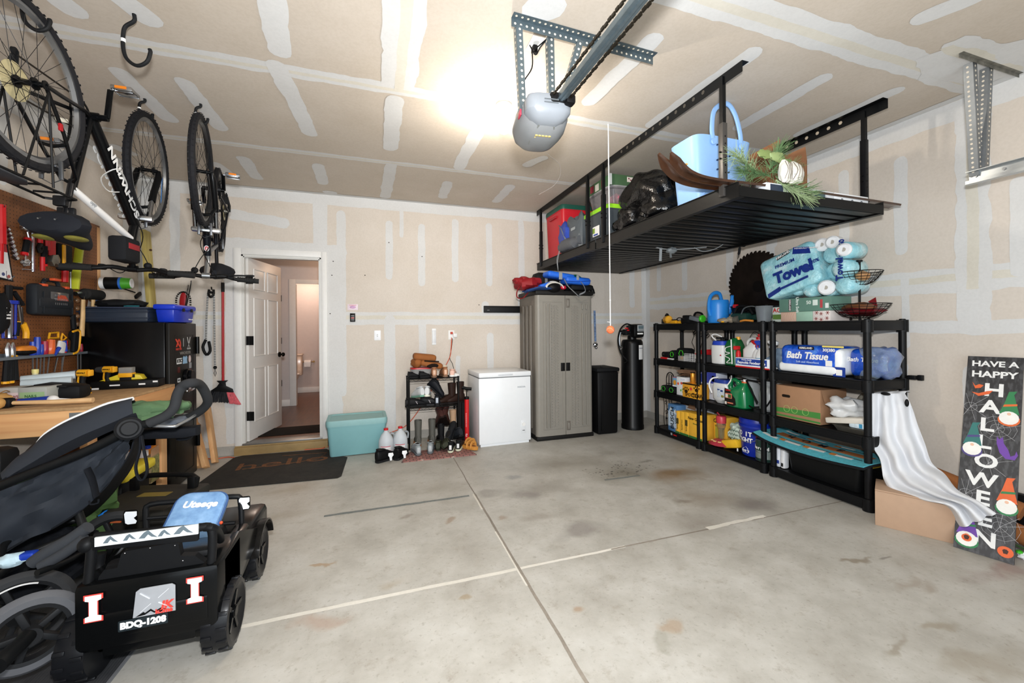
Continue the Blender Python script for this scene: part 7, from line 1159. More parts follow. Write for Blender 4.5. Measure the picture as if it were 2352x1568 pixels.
a=wl(514,650);t=thing('broom','red handled broom hanging bristles down beside the door','broom',(a.x,YW-.03,0));part(t,'handle',M('a5141b',.35),lambda m:m.tube([(0,0,1.80),(-.005,0,.80)],.0125,12));part(t,'hand_grip',BLACK,lambda m:m.tube([(0,0,1.87),(0,0,1.77)],.016,12));part(t,'hanging_ring',CHROME,lambda m:m.tube([(.012*math.cos(q),0,1.885+.018*math.sin(q))for q in[PI*i/6 for i in range(12)]],.003,6,closed=True))
part(t,'broom_cap',BLACK,lambda m:(m.prism([(-.11,-.03),(.10,-.055),(.09,-.02),(.03,.015),(.025,.05),(.05,.075),(-.05,.075),(-.025,.05),(-.05,.012)],.035,frame((-.01,.018,.745),(1,0,0),(0,0,1)),bev=.004)))
rr=random.Random(2)
for nm,cc,a0,a1 in(('dark_bristles','1d1e22',0,.70),('red_bristles','c8525c',.70,1)):part(t,nm,M(cc,.6,var=.3,scale=50),lambda m:[m.tube([(-.11+.20*q,.012*rr.uniform(-1,1),.715-.03*q),(-.175+.33*q+rr.uniform(-.004,.004),.02*rr.uniform(-1,1),.60-.05*q*q+rr.uniform(-.006,.006)-.0),],.0032,3)for q in[a0+(a1-a0)*k/110 for k in range(110)]])
for nm,lb,ct,px,py,w,h,d,cc in(('light_switch','white light switch plate left of the shoe rack','switch',867,770,.075,.118,.006,'f2f4f8'),('wall_outlet','white wall outlet with plugged-in cords above the shoe rack','outlet',1037,769,.078,.118,.006,'e9e9e6'),('opener_button','small black garage door control on the wall right of the door','control',810,729,.058,.10,.02,'111111'),('thermometer','white wall thermometer with black tick marks','thermometer',997,773,.052,.205,.012,'eef0f2'),('warning_sticker','faded pink and purple paper sticker above the opener control','sticker',810,705,.115,.07,.0015,'e3d3dc')):
 a=wl(px,py);t=thing(nm,lb,ct,(a.x,YB,a.z));part(t,'plate',M(cc,.4),lambda m:m.b2(-w/2,w/2,-d,0,-h/2,h/2,bev=min(.004,d*.4)))
 if nm=='light_switch':part(t,'toggle',WHT,lambda m:m.box((0,-.012,.0),(.010,.016,.022),bev=.002));part(t,'slot',M('55565a',.5),lambda m:m.box((0,-.0065,0),(.012,.001,.028)))
 if nm=='wall_outlet':
  part(t,'orange_plug',M('c2432a',.5),lambda m:m.box((.0,-.02,.025),(.03,.03,.03),bev=.005));part(t,'white_adapter',WHT,lambda m:m.box((.045,-.02,-.005),(.05,.03,.05),T=None,bev=.006))
 if nm=='opener_button':part(t,'button',M('b5544a',.4),lambda m:(m.box((0,-.021,-.005),(.036,.004,.014)),));part(t,'grey_line',M('9fa0a2',.4),lambda m:(m.box((0,-.021,.02),(.036,.003,.006)),m.box((0,-.021,-.028),(.036,.003,.006))))
 if nm=='thermometer':part(t,'tick_marks',BLACK,lambda m:[m.box((sx*.018,-.0125,-.075+.0135*k),(.007,.001,.004))for sx in(-1,1)for k in range(12)]);part(t,'tube',M('c8ccd0',.3),lambda m:m.cyl((0,-.013,-.08),(0,-.013,.08),.003,n=8))
 if nm=='warning_sticker':part(t,'faded_print',M('c9a0c4',.6,var=.3,scale=70),lambda m:m.ball((0,-.0018,0),(.035,.0008,.018),16,6));part(t,'pink_line',M('d98a92',.6),lambda m:m.box((0,-.0018,.022),(.08,.0008,.006)))
OR=M('d2562e',.5);a=wl(1037,775)
t=thing('orange_extension_lead','orange extension cord running from the outlet down behind the shoe rack','cord',(0,0,0));part(t,'cord',OR,lambda m:m.tube([V((a.x,YB-.03,a.z)),wl(1036,800,.03),wl(1031,825,.03),wl(1000,880,.02),wl(970,930,.02),wl(935,975,.02),wl(900,992,.02),wl(860,1005,.02),V((.0,YB-.03,.02)),V((-.35,YB-.02,.012)),V((-.56,YB-.05,.01)),V((-.60,YB-.09,.008)),V((-.78,YB-.095,.012))],.0048,8,smooth=6))
t=thing('orange_extension_lead','short bit of orange cord on the floor by the wood scraps','cord',(0,0,0));part(t,'cord',OR,lambda m:m.tube([(-1.44,5.0,.008),(-1.52,5.05,.008),(-1.62,5.02,.008),(-1.70,5.06,.008)],.0048,8,smooth=4))
t=thing('black_power_lead','thin black cord hanging from the outlet to the shoe rack','cord',(0,0,0));part(t,'cord',BLACK,lambda m:m.tube([V((a.x+.01,YB-.03,a.z-.01)),wl(1037,800,.03),wl(1033,822,.03),V((.885,4.98,.92)),V((.905,4.92,.80))],.0035,6,smooth=5))
a=wl(1111,710);b=wl(1206,708);t=thing('wall_rail','black horizontal tool rail fixed to the wall left of the cabinet','rail',(a.x,YB,a.z));part(t,'rail_body',BLACK,lambda m:(m.b2(0,b.x-a.x+.3,-.02,0,-.045,.045,bev=.006),m.b2(0,b.x-a.x+.3,-.028,-.018,.030,.045,bev=.003),m.b2(0,b.x-a.x+.3,-.028,-.018,-.045,-.030,bev=.003)));part(t,'maker_mark',M('8a8a8a',.5),lambda m:m.box((.06,-.0205,-.012),(.03,.001,.006)))
a=at(1367,713,y=5.10);t=thing('lanyard','blue and white lanyard with shiny metal balls hanging right of the cabinet','lanyard',(a.x,YB-.02,a.z));part(t,'ribbon',M('6f87ac',.6,var=.5,scale=40),lambda m:m.bar((.0,0,0),(.005,-.01,-.44),.030,.006,up=(0,1,0)));part(t,'metal_rings',CHROME,lambda m:(m.ball((.0,-.02,-.49),(.035,.02,.035),14,10,jit=.4),m.ball((.01,-.02,-.53),.022,12,8),m.ball((.0,-.02,-.45),.014,10,8)))
for k,(x0,x1,y0,y1,h)in enumerate(((-1.86,-1.60,5.05,4.72,.62),(-1.83,-1.67,5.08,4.75,.45),(-1.80,-1.74,5.09,4.82,.38),(-1.72,-1.57,5.10,4.86,.60))):
 t=thing('wood_scrap',('pine offcut leaning furthest left behind the safe','short pine offcut second from the safe','shortest pine offcut standing upright by the safe','long pine offcut leaning nearest the door casing')[k],'wood scrap',(0,0,0),0,'pine offcuts by the safe');part(t,'board',LUMZ,lambda m:m.bar((x1,y1,.012),(x0,y0,h),.038,.085,up=(0,-1,.1),bev=.003))
 if k in(0,3):part(t,'screw_hole',M('4a3520',.7),lambda m:[m.cyl(V((x1,y1,.012)).lerp(V((x0,y0,h)),q)+V((0,-.030,0)),V((x1,y1,.012)).lerp(V((x0,y0,h)),q)+V((0,-.034,0)),.006,n=8)for q in(.3,.7)])
# == ball on a string
t=thing('parking_ball','orange tennis ball hanging on a white string from the ceiling','ball',(1.80,2.87,0));bz=at(1402,757,y=2.87);t.location=(bz.x,2.87,bz.z);part(t,'ball',M('e8774a',.85,bump=.3,bscale=400),lambda m:m.ball((0,0,0),.033,22,14));part(t,'ball_seam',M('f0c9a8',.7),lambda m:m.tube([(.0335*math.cos(q)*math.cos(.45*math.sin(2*q)),.0335*math.sin(q)*math.cos(.45*math.sin(2*q)),.0335*math.sin(.45*math.sin(2*q)))for q in[2*PI*i/40 for i in range(40)]],.0012,4,closed=True));top=at(1397,285,z=HC)-t.location
part(t,'string',WHT,lambda m:(m.tube([(0,0,.03),(0,0,.25),top],.0042,6),m.tube([(0,0,.06),(-.03,0,.065)],.002,4),m.ball((0,0,.24),.007,8,6)))
# == pile on the cabinet
CT=1.815
t=thing('red_bag','dark red bag with a strap hanging over the left edge of the cabinet','bag',(1.85,4.62,CT));RB_=M('8a1119',.65,bump=.3);part(t,'bag_body',RB_,lambda m:(m.ball((-.10,.0,.085),(.17,.14,.075),20,12,jit=.4,seed=3,p=.7),m.ball((-.22,-.02,.11),(.08,.08,.04),14,10,jit=.4,seed=6)));part(t,'strap',RB_,lambda m:m.tube([(-.20,-.05,.08),(-.255,-.05,-.02),(-.25,-.05,-.09),(-.19,-.05,-.10),(-.13,-.05,-.05),(-.08,-.05,.03)],.014,8,smooth=4,flat=.4))
t=thing('blue_towel','dark blue folded cloth draped under the red bag','cloth',(1.93,4.55,CT));part(t,'cloth',M('1d3f78',.8,bump=.3),lambda m:m.sheet(lambda u,v:V((-.25+.36*u,-.12+.2*v,.025-.10*max(0,.45-u)**1.2+.012*math.sin(9*v+4*u))),16,10,.016))
t=thing('bag_black','black insulated bag with grey straps at the back of the pile','bag',(2.10,4.80,CT));part(t,'bag_body',BLK2,lambda m:m.box((.02,.02,.15),(.44,.20,.20),bev=.06));part(t,'grey_strap',M('8f9296',.7),lambda m:[m.box((x,-.085,.17),(.035,.01,.16),bev=.003)for x in(-.06,.14)]);t.name='insulated_bag'
t=thing('life_vest','bright blue life jacket with grey straps lying on the cabinet','life jacket',(2.20,4.52,CT));LV=M('1f66d8',.55,bump=.2);part(t,'vest_body',LV,lambda m:(m.box((-.10,0,.165),(.36,.20,.07),T=Matrix.Rotation(.12,4,'Y'),bev=.03,seg=4),m.box((.13,-.02,.125),(.34,.20,.09),T=Matrix.Rotation(.06,4,'Y'),bev=.035,seg=4),m.box((-.24,.02,.135),(.16,.16,.05),T=Matrix.Rotation(-.3,4,'Y'),bev=.02)))
part(t,'grey_strap',M('8f9296',.7),lambda m:(m.box((-.10,-.10,.165),(.045,.012,.085),bev=.004),m.tube([(-.06,-.11,.13),(-.02,-.14,.04),(.04,-.155,-.02),(.12,-.15,-.085)],.018,8,smooth=4,flat=.3),m.tube([(.16,-.12,.10),(.19,-.14,.05),(.20,-.155,-.02),(.12,-.16,-.06)],.016,8,smooth=4,flat=.3),m.box((.12,-.118,.15),(.035,.01,.06),bev=.003)));part(t,'piping',M('0f3f9c',.5),lambda m:m.tube([(-.06,-.125,.105),(.12,-.126,.10),(.30,-.12,.115)],.004,6))
t=thing('bike_helmet','white and black vented bicycle helmet under the blue life jacket','helmet',(2.03,4.50,CT));part(t,'helmet_shell',M('d8d6ca',.25,coat=.4),lambda m:[m.tube([(-.11*math.cos(q)*1.0,-.03*k-.01-.08*math.sin(q)*0,.02+.085*math.sin(q)*(1-.12*abs(k)))for q in[PI*i/10 for i in range(11)]],.011,8,flat=.7)for k in(-2,-1,0,1,2)]);part(t,'helmet_liner',BLACK,lambda m:m.ball((0,-.01,.03),(.10,.08,.065),20,12));part(t,'red_visor',M('b01530',.4),lambda m:m.ball((.12,-.05,.03),(.04,.03,.025),12,8))
t=thing('green_disc','dark green round flying disc standing behind the life jacket','disc',(2.45,4.68,CT+.10));part(t,'disc',M('0b5f48',.4),lambda m:m.lathe([(0,-.01),(.125,-.01),(.13,.0),(.125,.01),(0,.012)],(0,0,0),30,(.15,-1,.2)));part(t,'rim',M('78a898',.3),lambda m:m.lathe([(.128,-.004),(.135,0),(.128,.006)],(0,0,0),30,(.15,-1,.2)))
t=thing('black_cushion','black folded pad at the right end of the cabinet top','pad',(2.42,4.58,CT));part(t,'pad_body',BLK2,lambda m:(m.box((.0,0,.04),(.32,.24,.07),bev=.03),));part(t,'foam_roll',BLACK,lambda m:m.tube([(.08,-.02,.045),(.17,-.02,.04),(.20,-.02,-.03)],.028,12,smooth=4))
# == shoe rack and footwear
SRX0,SRX1,SRY0,SRY1=.335,.895,4.66,4.93;SZ3=(.10,.465,.79)
t=thing('shoe_rack','small black wire shelf rack crowded with shoes','shoe rack',(0,0,0));SW=M('141414',.4,.3)
for x in(SRX0,SRX1):
 for y in(SRY0,SRY1):part(t,'post',SW,lambda m:(m.cyl((x,y,0),(x,y,.80),.011,n=12),m.cyl((x,y,.798),(x,y,.806),.013,n=12)))
for z in SZ3[1:]:
 def f(m):
  for dz in(0,-.028):
   for y in(SRY0,SRY1):m.tube([(SRX0,y,z+dz),(SRX1,y,z+dz)],.003,6)
   for x in(SRX0,SRX1):m.tube([(x,SRY0,z+dz),(x,SRY1,z+dz)],.003,6)
  for k in range(14):y=SRY0+(SRY1-SRY0)*k/13;m.tube([(SRX0,y,z),(SRX1,y,z)],.0018,4)
  n=14
  for k in range(n):a=SRX0+(SRX1-SRX0)*k/n;b=SRX0+(SRX1-SRX0)*(k+1)/n;z0,z1=(z,z-.028)if k%2 else(z-.028,z);m.tube([(a,SRY0,z0),(b,SRY0,z1)],.0016,4)
  m.tube([((SRX0+SRX1)/2,SRY0,z-.006),((SRX0+SRX1)/2,SRY1,z-.006)],.003,6)
 part(t,'wire_shelf',SW,f)
def shoe(label,c,rz,up,sole,ht=.075,shaft=0,L=.28,w=.095,lace=None,group=None,tilt=(0,0),open_=True,acc=None,logo=None,name='shoe',cat='shoe',th=.025):
 'toe towards local +x'
 t=thing(name,label,cat,c,0,group,rot=(tilt[0],tilt[1],rz));U_=M(up,.55,bump=.1)if isinstance(up,str)else up
 def sec(x,wd,z0,z1,n=16,p=.8):return[V((x,wd*math.copysign(abs(math.cos(a))**p,math.cos(a)),z0+(z1-z0)*(.5+.5*math.copysign(abs(math.sin(a))**p,math.sin(a)))))for a in[2*PI*i/n for i in range(n)]]
 part(t,'sole',M(sole,.6),lambda m:loft(m,[sec(x*L,k*w/2,.004*abs(x)*2,th,p=.35)for x,k in((-.5,.35),(-.46,.62),(-.3,.72),(-.05,.70),(.2,.95),(.38,.85),(.47,.5),(.5,.2))]))
 def f(m):
  P_=((-.49,.50,ht*1.0),(-.44,.66,ht*1.12),(-.28,.70,ht*1.12),(-.10,.72,ht*1.05),(.05,.80,ht*.92),(.22,.88,ht*.68),(.38,.76,ht*.55),(.46,.50,ht*.42),(.485,.2,ht*.3));loft(m,[sec(x*L,k*w/2*.96,th*.7,th*.7+h)for x,k,h in P_])
  if shaft:rings_loft(m,[(ht*.6,L*.16,w*.36,-L*.30,0),(ht+shaft*.4,L*.17,w*.38,-L*.29,0),(ht+shaft,L*.20,w*.44,-L*.28,0),(ht+shaft,L*.18,w*.40,-L*.28,0),(ht+shaft*.8,L*.16,w*.36,-L*.28,0)],18,.9)
 part(t,'upper',U_,f)
 if open_ and not shaft:part(t,'collar_opening',M('1a1817',.9),lambda m:m.ball((-L*.27,0,th*.7+ht*1.08),(L*.17,w*.24,ht*.12),16,8));part(t,'collar',U_,lambda m:m.tube([(-L*.27+L*.19*math.cos(a),w*.29*math.sin(a),th*.7+ht*(1.10-.08*math.cos(a)))for a in[2*PI*i/18 for i in range(18)]],.007,6,closed=True))
 if lace:part(t,'laces',M(lace,.7),lambda m:[m.tube([(L*(.02+.05*k),-w*.22,th*.7+ht*(1.0-.085*k)-.004),(L*(.02+.05*k),0,th*.7+ht*(1.06-.085*k)),(L*(.02+.05*k),w*.22,th*.7+ht*(1.0-.085*k)-.004)],.0028,5)for k in range(4)])
 if acc:part(t,'heel_patch',M(acc,.5),lambda m:m.box((-L*.485,0,th+ht*.45),(.006,w*.28,ht*.6),bev=.002))
 if logo:part(t,'side_logo',M(logo,.4),lambda m:[m.tube([(L*-.02,s_*w*.39,th*.7+ht*.25),(L*-.10,s_*w*.37,th*.7+ht*.7),(-L*.02,s_*w*.37,th*.7+ht*.55)],.004,5)for s_ in(-1,1)])
 return t
G1='shoes on the shoe rack';TZ_=SZ3[2]+.004;MZ_=SZ3[1]+.004;BZ_=.014
shoe('tan moccasin slipper with white fleece, left of the pair on the rack top',(.625,4.79,TZ_),R(88),'a3714f','6e5340',.085,L=.25,group=G1,acc='d9b49a');shoe('tan moccasin slipper with white fleece, right of the pair on the rack top',(.745,4.79,TZ_),R(92),'a3714f','6e5340',.085,L=.25,group=G1,acc='d9b49a')
for k,x in enumerate((.60,.73)):tag(part(None,'fleece_insole',M('ddd5c2',.95,bump=.8),lambda m:m.ball((x+.02,4.76,TZ_+.115),(.035,.05,.022),16,10,jit=.3)),('fleece lining puffing out of the left tan slipper','fleece lining puffing out of the right tan slipper')[k],'slipper lining')
shoe('pink and white clog at the right end of the rack top',(.855,4.79,TZ_),R(75),'e2b9a8','e6e4e0',.06,L=.24,group=G1);shoe('white sole shoe lying in front of the pink clog',(.86,4.72,TZ_),R(10),'dcdad6','e8e8e6',.03,L=.12,w=.08,open_=False,group=G1)
shoe('black knobbly child clog at the left of the rack top',(.39,4.72,TZ_),R(20),'17181a','111214',.05,L=.13,w=.08,group=G1);shoe('black knobbly child clog beside the first one on the rack top',(.515,4.72,TZ_),R(15),'17181a','111214',.05,L=.13,w=.08,group=G1)
t=thing('food_container','clear plastic tub with a red lid holding up brown cloth','container',(.49,4.82,TZ_));part(t,'tub',M('c9cccd',.2,trans=.6,ior=1.2),lambda m:rings_loft(m,[(0,.09,.07,0,0),(.09,.125,.09,0,0),(.10,.13,.095,0,0)],p=.6));part(t,'red_lid',M('b5242a',.4),lambda m:rings_loft(m,[(.10,.13,.095,0,0),(.115,.128,.093,0,0)],p=.6))
BC=M('8f5526',.8,var=.08,bump=.3);t=thing('work_trousers','folded rust brown canvas work clothes on the plastic tub','clothing',(.54,4.80,TZ_+.116));part(t,'folded_cloth',BC,lambda m:(m.box((-.03,0,.115),(.26,.18,.075),T=Matrix.Rotation(.12,4,'Y'),bev=.03,seg=4),m.box((.05,-.01,.045),(.26,.18,.07),T=Matrix.Rotation(.22,4,'Y'),bev=.03,seg=4),m.ball((-.10,0,.06),(.07,.09,.06),16,10,jit=.3)));part(t,'dark_opening',M('1a120c',.9),lambda m:(m.box((.05,-.098,.078),(.17,.01,.014),T=Matrix.Rotation(.08,4,'Y'),bev=.004),m.ball((.07,-.095,.02),(.07,.012,.028),14,8)))
shoe('white and grey sneaker with green sole, left of the pair',(.44,4.74,MZ_+.10),R(110),'cfd2d4','6fa08c',.085,L=.27,lace='d8dadb',group=G1,tilt=(0,R(10)));shoe('white and grey sneaker with green sole, right of the pair',(.55,4.74,MZ_+.10),R(80),'cfd2d4','d8d9c8',.085,L=.27,lace='d8dadb',group=G1,tilt=(0,R(10)))
shoe('black sneaker with a white Y logo, left one under the white pair',(.43,4.73,MZ_),R(12),'1b1b1d','141415',.075,L=.27,logo='b9b2b6',group=G1);shoe('black sneaker with a white Y logo, right one under the white pair',(.585,4.74,MZ_),R(-5),'1b1b1d','2a2a2c',.080,L=.24,logo='b9b2b6',group=G1)
shoe('dark navy high sneaker tipped toe-down on the middle shelf',(.63,4.75,MZ_+.16),R(-20),'16181d','0f1012',.085,L=.24,group=G1,tilt=(0,R(42)),acc='8e95a6');shoe('dark navy high sneaker standing under the tipped one',(.665,4.76,MZ_),R(80),'16181d','0f1012',.10,L=.22,group=G1,acc='b8c0cc')
shoe('dark brown leather boot, left of the tall pair on the middle shelf',(.775,4.78,MZ_),R(200),'2a1a14','161110',.09,.15,L=.26,group=G1,lace='1c120e');shoe('dark brown leather boot, right of the tall pair on the middle shelf',(.88,4.79,MZ_),R(195),'2a1a14','161110',.09,.16,L=.24,group=G1,lace='1c120e')
shoe('grey rubber boot with an orange sole, left of the rack bottom',(.44,4.80,BZ_),R(90),'55544e','a3622a',.10,.20,L=.25,group=G1);shoe('grey rubber boot with an orange sole, second on the rack bottom',(.60,4.80,BZ_),R(88),'55544e','a3622a',.10,.20,L=.25,group=G1)
shoe('oxblood ankle boot hanging over the black boots',(.695,4.76,.25),R(100),'3a1712','1a100e',.09,.07,L=.24,group=G1,tilt=(0,R(40)));shoe('second oxblood ankle boot hanging beside the first',(.755,4.78,.26),R(70),'3a1712','1a100e',.09,.07,L=.24,group=G1,tilt=(0,R(40)))
shoe('black ankle boot standing in the middle of the rack bottom',(.70,4.80,BZ_),R(90),'151517','101012',.09,.14,L=.25,group=G1);shoe('black felt shoe leaning on the tan boots',(.83,4.72,.14),R(60),'1f2124','131416',.08,L=.27,group=G1,tilt=(0,R(-48)));shoe('charcoal trail shoe piled below the felt shoe',(.88,4.70,.07),R(110),'26292e','16181a',.08,L=.25,group=G1,tilt=(0,R(20)))
shoe('tan suede boot upright behind the black felt shoe',(.855,4.86,.18),R(90),'b49374','7a6450',.08,.13,L=.20,group=G1)
G2='shoes in front of the shoe rack'
shoe('silver grey running shoe, left of the pair on the brick mat',(.395,4.50,BZ_),R(97),'8f9699','5c6266',.085,L=.27,lace='c5c9cb',group=G2,acc='b5babc');shoe('silver grey running shoe, right of the pair on the brick mat',(.555,4.52,BZ_),R(80),'8f9699','5c6266',.085,L=.27,lace='c5c9cb',group=G2,acc='b5babc')
shoe('olive green rubber clog tipped on its side on the brick mat',(.70,4.52,BZ_+.05),R(70),'2f3324','23261b',.07,L=.26,w=.10,group=G2,tilt=(R(50),0));shoe('second olive green clog lying flat behind the tipped one',(.65,4.60,BZ_),R(80),'2f3324','23261b',.07,L=.25,group=G2)
shoe('black and white sneaker with cream sole, left of the pair',(.775,4.47,BZ_),R(75),'17181a','c9c9b0',.08,L=.26,group=G2,acc='e6e6e6',lace='d8d8d8');shoe('black and white sneaker with cream sole, right of the pair',(.875,4.50,BZ_),R(70),'17181a','c9c9b0',.08,L=.26,group=G2,acc='e6e6e6')
for k,(x,y,rz)in enumerate(((.955,4.47,R(115)),(1.0,4.50,R(100)))):
 if k==0:t=thing('clog','mustard yellow slide sandal lying on top at the mat corner','sandal',(.975,4.45,BZ_),R(-52),G2)
 else:t=thing('clog','second mustard yellow slide sandal behind the first','sandal',(.99,4.56,BZ_),R(-60),G2)
 CM=M('c98a3c',.6);part(t,'footbed',CM,lambda m:rings_loft(m,[(0,.115,.04,0,0),(.03,.12,.045,0,0),(.035,.105,.035,0,0)],p=.9));part(t,'strap',CM,lambda m:[m.tube([(x_,-.044,.02),(x_,-.035,.065),(x_,.0,.08),(x_,.035,.065),(x_,.044,.02)],.016,8,smooth=3,flat=.5)for x_ in(.0,.055)]);part(t,'insole',M('8a5a28',.7),lambda m:rings_loft(m,[(.032,.09,.030,0,0),(.038,.088,.028,0,0)],p=.9))
shoe('black sneaker with a white heel emblem, left of the pair on the floor',(.085,4.385,0),R(35),'0e0e10','1a1a1c',.10,L=.25,w=.11,group=G2);shoe('black sneaker with a white heel emblem, right of the pair on the floor',(.235,4.43,0),R(60),'0e0e10','1a1a1c',.10,L=.24,w=.11,group=G2)
for k,(x,y)in enumerate(((.125,4.288),(.262,4.318))):tag(part(None,'emblem_tag',M('e4e6e8',.4),lambda m:m.prism([(-.022,.03),(.022,.03),(.028,.005),(.012,-.012),(.010,-.045),(-.010,-.045),(-.014,-.012),(-.026,.005)],.004,frame((x,y,.07),(1,.15,0),(0,.2,1)),bev=.001)),('white emblem tag on the left black floor sneaker','white emblem tag on the right black floor sneaker')[k],'emblem')
for k,(x,y)in enumerate(((.085,4.56),(.235,4.59))):
 t=thing('water_jug',('clear gallon water jug with a red cap, left one beside the teal tote','clear gallon water jug with a red cap, right one beside the shoe rack')[k],'water jug',(x,y,0),0,'gallon water jugs');part(t,'jug_body',M('dfe4e9',.25,trans=.3,ior=1.2,var=.02),lambda m:m.lathe([(0,0),(.070,0),(.078,.01),(.078,.13),(.074,.17),(.05,.225),(.022,.255),(.020,.275),(0,.275)],n=28));part(t,'red_cap',RED,lambda m:m.cyl((0,0,.272),(0,0,.292),.024,n=18));part(t,'handle',M('cdd3d8',.15,trans=.6,ior=1.25),lambda m:m.tube([(.05,.03,.23),(.085,.04,.21),(.082,.035,.15)],.010,8,smooth=3))
 part(t,'label',M('e9e6e6',.5),lambda m:m.lathe([(.0788,.055),(.0788,.115)],n=8,a0=R(225),a1=R(305)));part(t,'red_stripe',M('c23444',.5),lambda m:(m.lathe([(.0792,.055),(.0792,.07)],n=8,a0=R(225),a1=R(305)),m.lathe([(.0792,.108),(.0792,.115)],n=8,a0=R(225),a1=R(305))))
t=thing('bike_pump','red floor pump with a black T handle beside the freezer','pump',(1.005,4.72,0));part(t,'red_cylinder',M('c81a1e',.35),lambda m:m.cyl((0,0,.03),(0,0,.52),.027,n=20));part(t,'black_base',BLACK,lambda m:(m.box((0,0,.015),(.12,.06,.03),bev=.008),m.cyl((0,0,.52),(0,0,.55),.029,n=20),m.cyl((0,0,.55),(0,0,.63),.006,n=8)));part(t,'T_handle',BLACK,lambda m:m.tube([(-.05,.02,.66),(0,0,.645),(.055,-.02,.64)],[.018,.02,.018],12));part(t,'white_scale',WHT,lambda m:[m.box((-.012,-.0245,.20+.012*k),(.012,.002,.003))for k in range(14)]);text('PSI',.03,WHT,frame((-.01,-.0268,.10),(0,0,1),(-1,0,0)),t,'scale_lettering')
bpy.data.objects['T_handle'].name='pull_handle'
for k,x in enumerate((.945,.985)):
 shoe(('tall black rubber boot, left one between rack and pump','tall black rubber boot, right one between rack and pump')[k],(x,4.93,0),R(92),'0c0c0d','0a0a0b',.09,.42,L=.26,w=.10,group='tall rubber boots',name='rubber_boot',cat='boot')
# == foreground left: toy truck, stroller, things under the bench
def wp(t,name,mat,fn,sm=35):
 mb=MB(Matrix.Translation(-t.location));fn(mb);return mb.build(name,mat,t,sm)
def pxp(m,pts,y0,y1,bev=0):
 'outline traced on the vertical plane y0, given depth to y1'
 P_=[at(a,b,y=y0)for a,b in pts];m.prism([(p.x,p.z)for p in P_],y0-y1,frame((0,y0,0),(1,0,0),(0,0,1)),bev=bev)
TB=M('08090a',.22,var=.04);TB2=M('101113',.5);TBR=M('141312',.2,coat=.5)
t=thing('toy_truck','black plastic ride-on toy truck seen from behind on the floor','toy truck',(-.85,2.3,0))
wp(t,'rear_body',TB,lambda m:(m.b2(-1.075,-.615,1.93,2.22,.155,.415,bev=.022),m.b2(-1.04,-.65,1.925,1.95,.20,.30,bev=.01),m.b2(-1.0,-.70,1.95,2.1,.12,.17,bev=.01),m.b2(-.70,-.63,1.935,2.0,.13,.17,bev=.008)))
wp(t,'rear_board',TB2,lambda m:pxp(m,[(222,1345),(227,1324),(239,1309),(269,1304),(278,1273),(287,1266),(403,1245),(410,1249),(415,1276),(448,1276),(469,1291),(478,1318)],1.955,1.985))
wp(t,'screw',CHROME,lambda m:[m.ball(at(a,b,y=1.953),.003,8,6)for a,b in((287,1270),(345,1258),(402,1252),(420,1287))])
def rb(m,pts,r,y=1.96):m.tube([at(a,b,y=y+dy)for a,b,dy in pts],r,12,smooth=4)
wp(t,'roll_bar',TB2,lambda m:(rb(m,[(203,1340,0),(208,1290,0),(212,1250,0),(222,1236,0)],.016),rb(m,[(485,1300,0),(488,1250,0),(484,1212,0),(455,1211,0)],.016),m.ball(at(200,1250,y=1.96),.028,14,10),rb(m,[(470,1211,0),(490,1212,0),(503,1225,.08),(507,1240,.14)],.015),rb(m,[(232,1270,.12),(228,1300,.12),(226,1330,.1)],.016),m.bar(at(215,1243,y=1.955),at(458,1222,y=1.955),.02,.065,bev=.006)))
pl_=wp(t,'plaque',M('d9dee0',.35),lambda m:pxp(m,[(217,1235),(455,1204),(455,1226),(217,1256)],1.938,1.945))
wp(t,'mountain_print',M('5f6c74',.5),lambda m:[pxp(m,[(x,y+8),(x+12*k,y-6*k),(x+22*k,y-12*k),(x+34*k,y-2*k),(x+44*k,y+4),(x+30*k,y+3),(x+22*k,y-2*k),(x+14*k,y+7)],1.9375,1.9385)for x,y,k in((236,1240,.8),(282,1234,.7),(318,1229,1.0),(362,1224,.7),(398,1219,1.05))])
F_=lambda px,py:frame(at(px,py,y=1.9235),(1,0,0),(0,0,1))
for a,b in((215,1396),(448,1354)):
 I_=[(-.024,.05),(.024,.05),(.024,.032),(.012,.028),(.012,-.028),(.024,-.032),(.024,-.05),(-.024,-.05),(-.024,-.032),(-.012,-.028),(-.012,.028),(-.024,.032)]
 T_=Matrix.Translation(-t.location)@F_(a,b)@Matrix.Diagonal((1,.95,1,1));part(t,'letter_outline',M('d8453c',.5),lambda m:m.prism([(x*1.2,y*1.08)for x,y in I_],.002,T_));part(t,'letter_decal',WHT,lambda m:m.prism(I_,.002,T_@Matrix.Translation((0,0,.0015))))
T_=Matrix.Translation(-t.location)@F_(356,1378);part(t,'silver_panel',M('b4b7bc',.35,.3),lambda m:m.prism([(-.068,-.052),(.066,-.052),(.066,.046),(.055,.055),(-.045,.055),(-.058,.045)],.003,T_));part(t,'cross_groove',M('d4d6da',.4),lambda m:[m.bar(T_@V((x0,y0,.004)),T_@V((x1,y1,.004)),.004,.002)for x0,y0,x1,y1 in((-.045,.038,-.015,.012),(.045,.038,.012,.010),(-.045,-.035,-.012,-.008),(.04,-.025,.012,-.008))])
part(t,'ridge_print',BLACK,lambda m:m.prism([(-.06,-.05),(-.035,-.035),(-.03,-.04),(-.012,-.028),(0,-.04),(.02,-.03),(.04,-.04),(.02,-.036),(0,-.046),(-.012,-.036),(-.03,-.047)],.001,T_@Matrix.Translation((0,0,.003))));text('JK',.04,M('d8453c',.5),T_@Matrix.Translation((.038,-.022,.0045)),t,'red_lettering',bold=.05,shear=.2);text('lcome',.022,M('d8453c',.5),T_@Matrix.Translation((.030,-.043,.0045)),t,'red_lettering',bold=.06)
